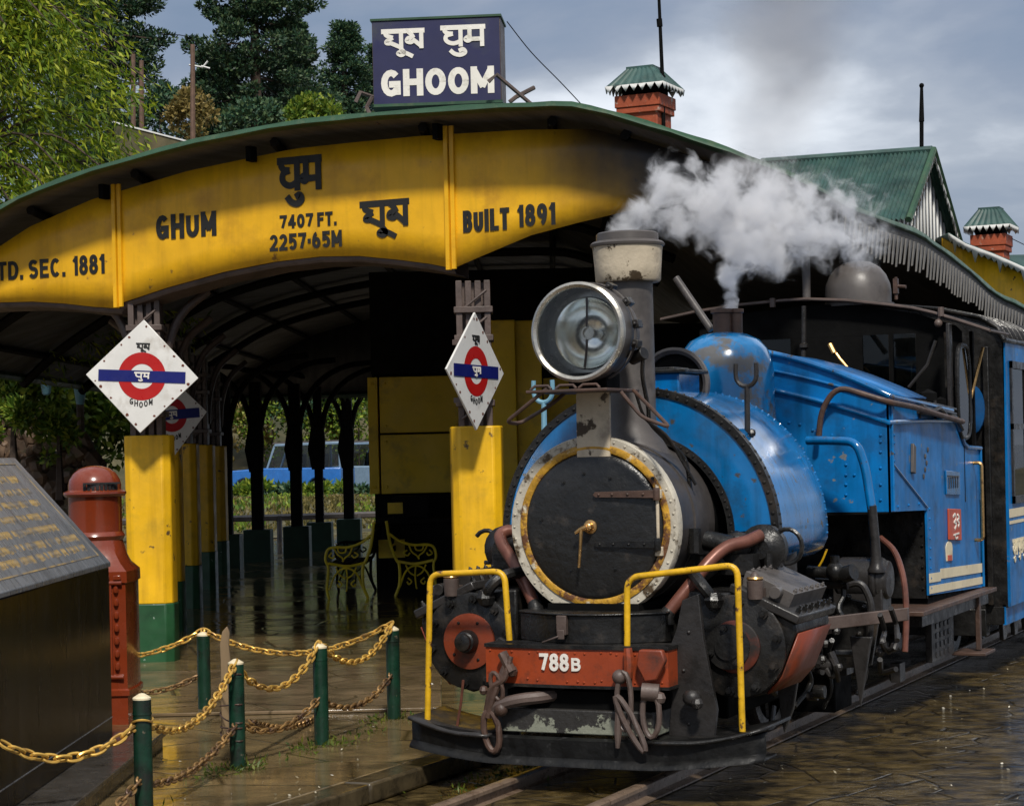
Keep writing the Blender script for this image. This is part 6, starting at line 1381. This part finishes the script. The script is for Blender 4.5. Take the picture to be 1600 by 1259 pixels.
# feathery yellow-green tree at the left
bt_ = thing('feathery_tree', 'large feathery yellow green tree rising over the left end of the shed roof', 'tree', W(-7.6, 24.5, 0))
tb = W(-7.0, 24.5, 0); limbs = MB(); limbs.tube(smooth([tb, tb + WD(.2, 0, 2), tb + WD(.1, 0, 4.2), tb + WD(.5, 0, 6.6)], 4), [.16 - .009 * i for i in range(13)], 8)
C, D = [], []
for i in range(760):
    u_ = rng.uniform(0, 1); z0_ = 3.0 + 5.2 * u_; a = rng.uniform(0, 6.283); rad = (3.0 - 1.3 * max(0, u_ - .45) * 1.8) * (.35 + .65 * rng.random() ** .5)
    st0 = tb + WD(.3, 0, z0_ - .3); tip = tb + WD(.3 + math.cos(a) * rad * 1.05, math.sin(a) * rad * .8, z0_ + .35 - .32 * rad)
    mid = st0.lerp(tip, .55) + Z_ * (.35 + .1 * rad); arcp = smooth([st0, mid, tip], 9)
    if i % 4 == 0: limbs.tube(arcp[4:], [.022 - .0011 * k for k in range(len(arcp) - 4)], 5)
    for p_, q_ in zip(arcp[7:], arcp[8:]):
        d_ = (q_ - p_).normalized()
        for k in range(9): C.append(p_.lerp(q_, rng.random()) + Vector(rng.normal(0, .075, 3))); D.append(d_ + Vector((0, 0, -.35)))
limbs.build('limbs', BARK, bt_)
leaves('foliage', BAMB, C, D, .12, .014, bt_, .75, .08)
# conifers on the hill
def conifer(px, ybase, Y, ztop, rmax, label, m0, nclump=150, seed=1, lean=0.0, flat=1.0, cl=1.0):
    rs = np.random.default_rng(seed); b0 = at(px, ybase, Y); b0.z -= 3.0; hgt = ztop - b0.z
    t = thing('conifer', label, 'tree', b0, 'dark conifers on the hill behind the station')
    C, D = [], []; tr = MB(); tr.tube([b0, b0 + WD(lean * .5, 0, hgt * .5), b0 + WD(lean, 0, hgt * .96)], [.34, .22, .05], 7)
    for i in range(nclump):
        u_ = (i + rs.random()) / nclump; u_ = u_ ** .85
        env = rmax * (1 - u_ ** 1.7) ** .75 * (.46 + .54 * math.sin(u_ * 19 + seed) ** 2) * (.7 + .3 * min(1, u_ * 6)) + .25
        a = rs.uniform(0, 6.283); rr_ = env * (rs.random() ** .35)
        c = b0 + WD(lean * u_ + math.cos(a) * rr_, math.sin(a) * rr_, hgt * (.12 + .88 * u_) - .12 * rr_)
        if i % 3 == 0: tr.tube([b0 + WD(lean * u_, 0, hgt * (.12 + .88 * u_) + .1), c], [.06, .02], 4)
        r_ = cl * rs.uniform(.45, .95) * (1.15 - .55 * u_); k = int(210 * cl)
        dv = rs.normal(0, 1, (k, 3)); dv /= np.linalg.norm(dv, axis=1, keepdims=True); dv[:, 2] = dv[:, 2] * .45 * flat + .08
        C.append(np.array(c) + dv * r_ * rs.uniform(.55, 1.0, (k, 1))); dd = dv.copy(); dd[:, 2] += .25; D.append(dd)
    tr.build('trunk', BARK, t); leaves('crown', m0, np.concatenate(C), np.concatenate(D),   .20 * cl, .052 * cl, t, .5)
conifer(176, 225, 88, 27.5, 3.2, 'tall dark conifer with bare trunks showing, just right of the feathery tree', CONI, 210, 3)
conifer(100, 235, 92, 28.5, 3.2, 'dark conifer half hidden behind the feathery tree', CONI, 170, 9)
conifer(402, 225, 90, 26.0, 3.9, 'broadest dark conifer, in the middle behind the curved roof', CONI, 260, 5)
conifer(462, 228, 96, 22.0, 2.4, 'rounder dark conifer leaning against the broadest one on its right side', CONI2, 130, 6)
conifer(340, 225, 94, 20.5, 1.9, 'dark conifer filling the gap on the left side of the broadest one', CONI2, 120, 12)
conifer(541, 230, 112, 25.2, 1.9, 'small pointed blue green conifer just left of the roof name board', CONI2, 110, 7)
conifer(590, 230, 116, 24.6, 1.9, 'small blue green conifer mostly hidden behind the roof name board', CONI2, 90, 8)
def shrub(px, py, Y, rx, rz, n, m0, label, name='shrub', group=None, lf=.16, lw=.05, ry=None):
    c = at(px, py, Y); t = thing(name, label, 'shrub', (c.x, c.y, c.z - rz), group)
    C, D = [], []
    for i in range(max(6, n // 60)):
        v = rng.normal(0, 1, 3); v /= np.linalg.norm(v); v[2] = abs(v[2]) if i % 3 else v[2]
        cc = np.array(c) + np.array(WD(v[0] * rx * .75, v[1] * (ry or rx) * .75, v[2] * rz * .75)); dv = rng.normal(0, 1, (60, 3)); dv /= np.linalg.norm(dv, axis=1, keepdims=True)
        C.append(cc + dv * min(rx, rz) * .38 * rng.uniform(.4, 1, (60, 1))); D.append(dv + np.array([0, 0, .2]))
    m_ = MB(); m_.tube([c - Z_ * (rz + .3), c + Z_ * rz * .2], [.06, .02], 5); m_.build('stem', BARK, t)
    leaves('foliage', m0, np.concatenate(C), np.concatenate(D), lf, lw, t, .5)
HG = 'shrubs on the hillside behind the shed'
shrub(492, 186, 78, 1.25, .85, 2400, SHRUB, 'pale green rounded bush peeping over the roof left of the name board', group=HG, lf=.2, lw=.07)
shrub(300, 190, 80, 1.0, 1.3, 2000, OCHRE, 'ochre brown bush beside the wooden utility pole', group=HG, lf=.2, lw=.07)
shrub(400, 190, 79, 1.5, .8, 2200, CONI2, 'dark green low bush below the broadest conifer', group=HG, lf=.2, lw=.07)
shrub(250, 180, 84, 1.2, 1.2, 1800, CONI2, 'dark green bush between the two large conifers', group=HG, lf=.2, lw=.07)
# greenery seen under the roof
VG = 'green thicket under the left eave'
shrub(40, 610, 28, .75, .62, 5200, SHRUB, 'bright leafy thicket hanging over the rubble wall', group=VG, lf=.13, lw=.035)
shrub(150, 665, 29, .55, .75, 4200, SHRUB, 'bright leafy thicket behind the post box and first pillar', group=VG, lf=.13, lw=.035)
shrub(100, 600, 30, .8, .5, 3000, SHRUB, 'leafy sprays close under the left eave above the downpipe', group=VG, lf=.13, lw=.035)
for px, py, rx, rz, m0, lab in ((345, 660, 1.6, 1.5, OCHRE, 'brownish scrub on the bank between the first two dark columns'), (330, 630, 1.5, 1.0, SHRUB, 'green scrub high between the yellow pillars and dark columns'), (425, 660, 1.5, 1.5, SHRUB, 'green bush behind the blue bonnet of the left jeep'), (505, 655, 1.4, 1.4, SHRUB, 'light green bush above the roof of the left jeep'), (560, 655, 1.2, 1.5, SHRUB, 'yellow green bush beside the office wall edge'), (410, 640, .35, 1.6, OCHRE, 'rusty brown dead plant above the jeep'), (524, 665, .30, 1.4, OCHRE, 'rusty brown stem like plant between the jeeps'), (470, 640, 1.6, 1.2, CONI2, 'dark green bush deep between the columns')):
    shrub(px, py, 75.5, rx, rz, 2600, m0, lab, group='scrub on the bank beyond the jeeps', lf=.17, lw=.055)
C, D = [], []
for i in range(9000):
    X = rng.uniform(-12, -2); Y = rng.uniform(42, 58); C.append(W(X, Y, .05 + .40 * min(1, (Y - 41) / 9))); D.append((0, 0, 1))
kind(leaves('bank_grass', BANKG, C, D, .13, .03, None, .5), 'stuff')
C, D = [], []
for i in range(9000):
    X = rng.uniform(-12, -2); Y = rng.uniform(42, 60); 
    if math.sin(X * 1.7) + math.sin(Y * .9 + X) > .25: C.append(W(X, Y, .05 + .40 * min(1, (Y - 41) / 9))); D.append((0, 0, .6))
kind(leaves('bank_weeds', SHRUB, C, D, .16, .05, None, .6), 'stuff')
m_ = MB()
for i in range(16): X = -14 + i * .8; m_.prism([(X, 58.0), (X + .79, 58.0), (X + .79, 58.4), (X, 58.4)], W(0, 0, 0), WD(1, 0, 0), WD(0, 1, 0), .10, .50 + .01 * (i % 3))
tag(m_.build('low_wall', ROCK, None, bevel=.02), 'low stone wall along the edge of the road below the parked jeeps', 'wall')
m_ = MB(); rs = random.Random(3)
m_.tube([W(-7.5, 36, .55), W(-1.0, 37.5, .55)], .06, 6)
for i in range(5): q_ = W(-7 + i * 1.4, 36.1 + i * .32, 0); m_.cyl((q_.x, q_.y, 0), (q_.x, q_.y, .58), .05, 6)
tag(m_.build('pipe_fence', GREY), 'low grey pipe fence beyond the dark columns', 'fence')
# rubble wall at the far left
rw = MB(); rs = random.Random(8)
for i in range(330):
    X = rs.uniform(-6.4, -4.75); z_ = rs.uniform(.1, 2.3 - .6 * max(0, (X + 5.6))); c = W(X, 23.2 + .25 * z_ + rs.uniform(-.08, .08), z_); r_ = rs.uniform(.05, .135)
    n0 = len(rw.v); rw.ball(c, r_, 8, (rs.uniform(.8, 1.4), .7, rs.uniform(.6, 1.0)))
    ax_ = Vector((rs.uniform(-1, 1), rs.uniform(-1, 1), rs.uniform(-1, 1))).normalized(); rot = Matrix.Rotation(rs.uniform(0, 6), 3, ax_)
    for k in range(n0, len(rw.v)):
        v = Vector(rw.v[k]) - c; v = rot @ v; v *= 1 + .22 * math.sin(v.x * 31 + i) * math.sin(v.z * 27 + i * 2); rw.v[k] = tuple(c + v)
rw.prism([(-6.9, .0), (-4.85, 0), (-5.0, 1.4), (-5.7, 2.0), (-6.9, 2.1)], W(0, 24.1, 0), WD(1, 0, 0), Z_, -.3, .0)
tag(rw.build('rubble_wall', ROCK, ang=25), 'brown rubble stone wall below the leafy thicket at the left edge', 'wall')
# small weeds at the bollards and along the kerb
C, D = [], []
for b_ in bpos[:4]:
    for i in range(130):
        a = rng.uniform(0, 6.28); r_ = abs(rng.normal(.07, .06)); C.append((b_.x + math.cos(a) * r_, b_.y + math.sin(a) * r_ * 2.0, .10)); D.append((math.cos(a) * .5, math.sin(a) * .5, .7))
for i in range(110): t_ = rng.random() * 2.9 - .7; C.append((-1.70 + rng.normal(0, .05), -.6 + t_ * .7, .10)); D.append((0, 0, .6))
for i in range(240): C.append((-.55 + rng.normal(0, .10), .05 + rng.normal(0, .25), .004)); D.append((0, 0, .6))
kind(leaves('weed_tufts', GRASSM, C, D, .035, .006, None, .6), 'stuff')

# wooden utility poles and the white topped wall on the hill
def upole(px, y0, y1, Y, lab, arm=True):
    a_, b_ = at(px, y1, Y), at(px + 2, y0, Y); a_.z -= 3; t = thing('utility_pole', lab, 'pole', a_, 'poles on the hill')
    m_ = MB(); m_.tube([a_, b_], [.11, .085], 8); m_.build('shaft', POLE, t)
    if arm:
        m_ = MB(); c = b_ - Z_ * .75; m_.tube([c + WD(-.15, 0, .0), c + WD(.35, 0, -.1), c + WD(.55, 0, .12)], .035, 5); m_.tube([c + WD(.3, 0, -.05), c + WD(.62, 0, -.15)], .035, 5); m_.build('cross_arm', LACE, t)
upole(299, 70, 215, 76, 'brown wooden utility pole with a pale cross arm standing against the sky gap')
upole(206, 85, 235, 77, 'thin brown pole in front of the left large conifer', False)
upole(219, 95, 190, 78, 'slanting thin brown pole beside another pole', False)
m_ = MB(); m_.prism([(0, 0), (3.3, -.95), (3.3, -2.4), (0, -2.2)], at(178, 192, 74), WD(1, 0, 0), Z_, -.3, 0); tag(m_.build('hill_wall', HILLM), 'brown retaining wall on the hillside above the roof, beside the feathery tree', 'wall')
m_ = MB(); m_.prism([(-.05, .0), (3.35, -.965), (3.35, -.91), (-.05, .06)], at(178, 192, 74), WD(1, 0, 0), Z_, -.35, .05); tag(m_.build('wall_coping', LACE), 'white coping strip on top of the brown hillside wall', 'coping')
m_ = MB(); m_.tube(smooth([at(250, 54, 76), at(299, 62, 76), at(330, 120, 78), at(372, 165, 80)], 5), .02, 4); tag(m_.build('wire', SOOTB), 'wire strung from the wooden utility pole across the conifers', 'wire')

# ------------------------------------------------------------------ parked jeeps
def jeep(px, Y, flip, m0, lab, Ln=3.9, yaw=0.0):
    o = at(px, 700, Y); o.z = .15; sg = -1 if flip else 1; U = WD(sg * math.cos(yaw), math.sin(yaw), 0); Vn = WD(-math.sin(yaw) * sg, math.cos(yaw), 0)
    t = thing('jeep', lab, 'jeep', o, 'jeeps parked on the road beyond the shed')
    def P_(x, y, z): return o + U * x + Vn * y + Z_ * z
    def pr(mb, poly, y0, y1):
        k = len(poly); vs = [P_(x, y, z) for y in (y0, y1) for x, z in poly]
        mb.add(vs, [tuple(range(k)), tuple(range(k, 2 * k))[::-1]] + [(i, (i + 1) % k, k + (i + 1) % k, k + i) for i in range(k)])
    m_ = MB(); wl = lambda cx: [(cx + .40 * math.cos(R(a)), .38 + .42 * math.sin(R(a))) for a in range(180, -1, -20)]
    pr(m_, [(-1.95, .45)] + [q for q in wl(-1.2)] + wl(1.25) + [(1.95, .45), (1.97, .95), (1.85, 1.05), (.65, 1.12), (-1.95, 1.10)], -.8, .8); body = m_.build('body', m0, t, bevel=.04)
    m_ = MB(); pr(m_, [(.30, 1.80), (.25, 1.88), (-1.90, 1.92), (-1.95, 1.83)], -.72, .72)
    for y in (-.70, .66):
        for x0, x1, tx in ((.50, .58, -.28), (-.52, -.44, 0), (-1.22, -1.14, 0), (-1.93, -1.85, 0)): pr(m_, [(x0, 1.08), (x1, 1.08), (x1 + tx, 1.84), (x0 + tx, 1.84)], y, y + .04)
    cab = m_.build('cabin', m0 if not flip else JEEPG, t, bevel=.02)
    for x0, x1 in ((-.44, .50), (-1.14, -.52), (-1.85, -1.22)):
        m_ = MB(); pr(m_, [(x0, 1.1), (x1, 1.1), (x1 - (.26 if x1 > 0 else 0), 1.82), (x0, 1.82)], -.69, -.68); m_.build('window', JPANE, cab)
    m_ = MB()
    for x in (-.25, -1.0):
        for y in (-.4, .4): pr(m_, [(x - .1, .9), (x + .12, .9), (x, 1.55), (x - .14, 1.55)], y - .22, y + .22)
    m_.build('seats', TYRE, cab, bevel=.03)
    m_ = MB(); pr(m_, [(1.2, 1.06), (1.4, 1.06), (1.38, 1.12), (1.22, 1.13)], -.3, .3); m_.build('bonnet_vent', TYRE, body)
    m_ = MB(); pr(m_, [(.35, 1.88), (.3, 1.94), (-1.9, 1.97), (-1.9, 1.91)], -.66, .66); m_.build('roof_rack', GREY, cab)
    for x in (-1.2, 1.25):
        for y in (-.74, .74):
            m_ = MB(); m_.lathe(P_(x, y, .36), Vn, [(0, -.1), (.2, -.1), (.35, -.09), (.36, 0), (.35, .09), (.2, .1), (0, .1)], 20, cap=False); wh = m_.build('wheel', TYRE, t)
            m_ = MB(); m_.lathe(P_(x, y - .105, .36), Vn, [(0, -.01), (.18, -.01), (.19, .0)], 16, cap=False); m_.build('hubcap', STEELC, wh)
    for y in (-.55, .55): m_ = MB(); m_.lathe(P_(1.95, y, .82), U, [(.11, 0), (.10, .03), (0, .05)], 14, cap=False); m_.build('headlight', SIGNW, t)
    m_ = MB(); pr(m_, [(1.92, .42), (2.08, .42), (2.08, .56), (1.92, .56)], -.85, .85); m_.build('bumper', GREY, t)
jeep(452, 66, True, JEEPB, 'blue jeep facing left on the road, the left one of two seen between dark columns', yaw=R(12))
jeep(575, 68, True, JEEPG, 'greyish blue jeep on the road, partly hidden by the office wall', yaw=R(25))

# ------------------------------------------------------------------ steam and smoke
def plume(name, blobs, dens, label, col=(.97, .97, .98), nsc=8.5, amp=3.3, thr=.36, soft=.75, grow=1.5, vox=.05, an=.2):
    """vapour: every puff adds a soft ball of density, torn up by noise; the mesh is only the closed hull round it"""
    M = bpy.data.materials.new(name); M.use_nodes = True; t = M.node_tree; n = t.nodes; l = t.links
    n.remove(n['Principled BSDF']); v = n.new('ShaderNodeVolumePrincipled'); v.inputs['Color'].default_value = (*col, 1); v.inputs['Anisotropy'].default_value = an
    tcn = n.new('ShaderNodeTexCoord'); mb = MB(); acc = None
    wn = n.new('ShaderNodeTexNoise'); wn.inputs['Scale'].default_value = nsc * .55; wn.inputs['Detail'].default_value = 3; l.new(tcn.outputs['Object'], wn.inputs['Vector'])
    sub = n.new('ShaderNodeVectorMath'); sub.operation = 'MULTIPLY_ADD'; l.new(wn.outputs['Color'], sub.inputs[0]); sub.inputs[1].default_value = (.16, .16, .16); l.new(tcn.outputs['Object'], sub.inputs[2])
    of = n.new('ShaderNodeVectorMath'); of.operation = 'SUBTRACT'; l.new(sub.outputs[0], of.inputs[0]); of.inputs[1].default_value = (.08, .08, .08)
    for b_ in blobs:
        px, py, s_, r_ = b_[:4]; w_ = b_[4] if len(b_) > 4 else 1.0
        c = onS(px, py, s_); mb.ball(c, r_ * grow, 12)
        d_ = n.new('ShaderNodeVectorMath'); d_.operation = 'DISTANCE'; l.new(of.outputs[0], d_.inputs[0]); d_.inputs[1].default_value = c
        f_ = n.new('ShaderNodeMath'); f_.operation = 'MULTIPLY_ADD'; f_.use_clamp = True; l.new(d_.outputs['Value'], f_.inputs[0]); f_.inputs[1].default_value = -w_ / (r_ * grow); f_.inputs[2].default_value = w_
        if acc is None: acc = f_.outputs[0]
        else:
            m2 = n.new('ShaderNodeMath'); m2.operation = 'SMOOTH_MAX'; l.new(acc, m2.inputs[0]); l.new(f_.outputs[0], m2.inputs[1]); m2.inputs[2].default_value = .12; acc = m2.outputs[0]
    x = n.new('ShaderNodeTexNoise'); x.inputs['Scale'].default_value = nsc; x.inputs['Detail'].default_value = 7; x.inputs['Roughness'].default_value = .66; x.inputs['Distortion'].default_value = .5; l.new(of.outputs[0], x.inputs['Vector'])
    a1 = n.new('ShaderNodeMath'); a1.operation = 'MULTIPLY_ADD'; l.new(x.outputs['Fac'], a1.inputs[0]); a1.inputs[1].default_value = amp; a1.inputs[2].default_value = -.5 * amp - thr
    a2 = n.new('ShaderNodeMath'); a2.operation = 'MULTIPLY_ADD'; l.new(acc, a2.inputs[0]); a2.inputs[1].default_value = 1.15; l.new(a1.outputs[0], a2.inputs[2])
    # nothing at the hull itself
    g_ = n.new('ShaderNodeMath'); g_.operation = 'MULTIPLY'; g_.use_clamp = True; l.new(acc, g_.inputs[0]); g_.inputs[1].default_value = 5.0
    r_ = n.new('ShaderNodeMapRange'); r_.interpolation_type = 'SMOOTHSTEP'; r_.inputs['From Min'].default_value = 0; r_.inputs['From Max'].default_value = soft; r_.inputs['To Max'].default_value = dens; l.new(a2.outputs[0], r_.inputs[0])
    a3 = n.new('ShaderNodeMath'); a3.operation = 'MULTIPLY'; l.new(r_.outputs[0], a3.inputs[0]); l.new(g_.outputs[0], a3.inputs[1])
    l.new(a3.outputs[0], v.inputs['Density']); l.new(v.outputs[0], n['Material Output'].inputs['Volume'])
    o = mb.build(name, M, None, fix=False)
    q = o.modifiers.new('union', 'REMESH'); q.mode = 'VOXEL'; q.voxel_size = vox
    tag(o, label, 'steam'); kind(o, 'stuff'); return o
plume('steam_cloud', [(965, 366, .48, .06), (985, 352, .5, .09), (1005, 330, .52, .10), (1030, 308, .56, .12), (1036, 272, .6, .08), (1048, 252, .62, .07), (1075, 256, .62, .06), (1088, 275, .64, .06), (1060, 320, .62, .15), (1062, 355, .6, .08), (1095, 312, .7, .14), (1098, 350, .7, .12), (1130, 285, .8, .11), (1138, 322, .85, .16), (1145, 358, .9, .15), (1165, 280, .9, .11), (1178, 318, 1.0, .16), (1185, 360, 1.05, .17), (1210, 298, 1.1, .14), (1205, 395, 1.1, .12), (1222, 345, 1.15, .17, .9), (1250, 310, 1.3, .16, .8), (1258, 360, 1.4, .18, .8), (1245, 398, 1.35, .11, .75), (1285, 335, 1.55, .18, .72), (1292, 380, 1.6, .14, .68), (1320, 320, 1.75, .15, .62), (1330, 362, 1.85, .18, .64), (1362, 350, 2.1, .16, .56)], 17, 'white steam billowing from the chimney across the shed roof and thinning to the right')
plume('steam_jet', [(1137, 482, 2.0, .045, 1.5), (1136, 470, 1.98, .05, 1.4), (1135, 458, 1.95, .058, 1.2), (1138, 444, 1.9, .068), (1146, 424, 1.8, .085), (1156, 404, 1.7, .10), (1166, 382, 1.6, .12), (1185, 410, 1.65, .08, .8)], 24, 'white steam jet rising from the safety valve on the dome', vox=.03)
plume('smoke_haze', [(1190, 255, 2.2, .20), (1200, 205, 2.6, .26), (1212, 145, 3.0, .32), (1222, 75, 3.4, .38), (1235, 0, 3.8, .44), (1240, -60, 4.2, .42)], .6, 'faint brownish smoke drifting up into the sky above the steam', col=(.55, .50, .48), nsc=1.8, amp=1.8, thr=.1, soft=.8, vox=.08)

for nm, m0, seed_, k_ in (('valve_gear', BLACK, 3, 30), ('brake_gear', GREYD, 9, 22)):
    rs = random.Random(seed_); m_ = MB()
    for i in range(k_):
        a_ = Vector((rs.uniform(.44, .74), rs.uniform(.75, 2.9), rs.uniform(.20, .78))); q = rs.random()
        if .35 <= q < .6: a_.z = max(a_.z, .38)
        if q < .35: m_.tube([a_, a_ + Vector((rs.uniform(-.05, .05), rs.uniform(-.35, .35), rs.uniform(-.08, .08)))], rs.uniform(.012, .024), 7)
        elif q < .6: m_.tube(smooth([a_, a_ + Vector((0, rs.uniform(-.1, .1), -.12)), a_ + Vector((rs.uniform(-.05, .05), rs.uniform(-.12, .12), -.22))], 4), rs.uniform(.010, .018), 7)
        elif q < .8: m_.obox(a_, (X_, Y_, Z_), (rs.uniform(.015, .03), rs.uniform(.04, .14), rs.uniform(.02, .08)))
        else: m_.cyl(a_, a_ + Vector((.06, 0, 0)), rs.uniform(.025, .05), 10)
    m_.build(nm, m0, loco, bevel=.003)
m_ = MB(); m_.box(.36, .42, .7, 3.3, .26, .62); m_.box(.30, .62, 1.95, 2.3, .14, .60); m_.build('ash_pan', SOOTB, loco, bevel=.01)
C, D = [], []
for i in range(420):
    C.append((rng.uniform(.5, 5.5), rng.uniform(-3, 7), .006)); D.append((rng.normal(), rng.normal(), .25))
for i in range(160):
    C.append((rng.uniform(-3.2, -.9), rng.uniform(-2, 3.5), .106)); D.append((rng.normal(), rng.normal(), .25))
kind(leaves('fallen_litter', LITTER, C, D, .020, .0045, None, .3), 'stuff')

for px, py, rx, rz, m0, lab in ((395, 760, .8, .5, SHRUB, 'bushy plant in front of the bonnet of the left jeep'), (440, 765, .9, .45, CONI2, 'dark spiky plants along the road edge before the left jeep'), (480, 766, .8, .45, SHRUB, 'pale green plants at the road edge between two dark columns'), (520, 764, .7, .5, SHRUB, 'green plant clump before the gap between the jeeps'), (556, 768, .8, .4, CONI2, 'dark low plants before the greyish jeep')):
    shrub(px, py + 6, 61, rx * .8, rz * .55, 900, m0, lab, 'road_edge_plant', 'plants along the road edge before the jeeps', .22, .05)
shrub(20, 660, 22.9, .35, .25, 900, SHRUB, 'ferny tuft growing on the rubble wall at the left edge', 'fern', None, .10, .02)
shrub(92, 690, 22.9, .22, .35, 900, SHRUB, 'hanging fern on the right end of the rubble wall', 'fern', None, .10, .02)
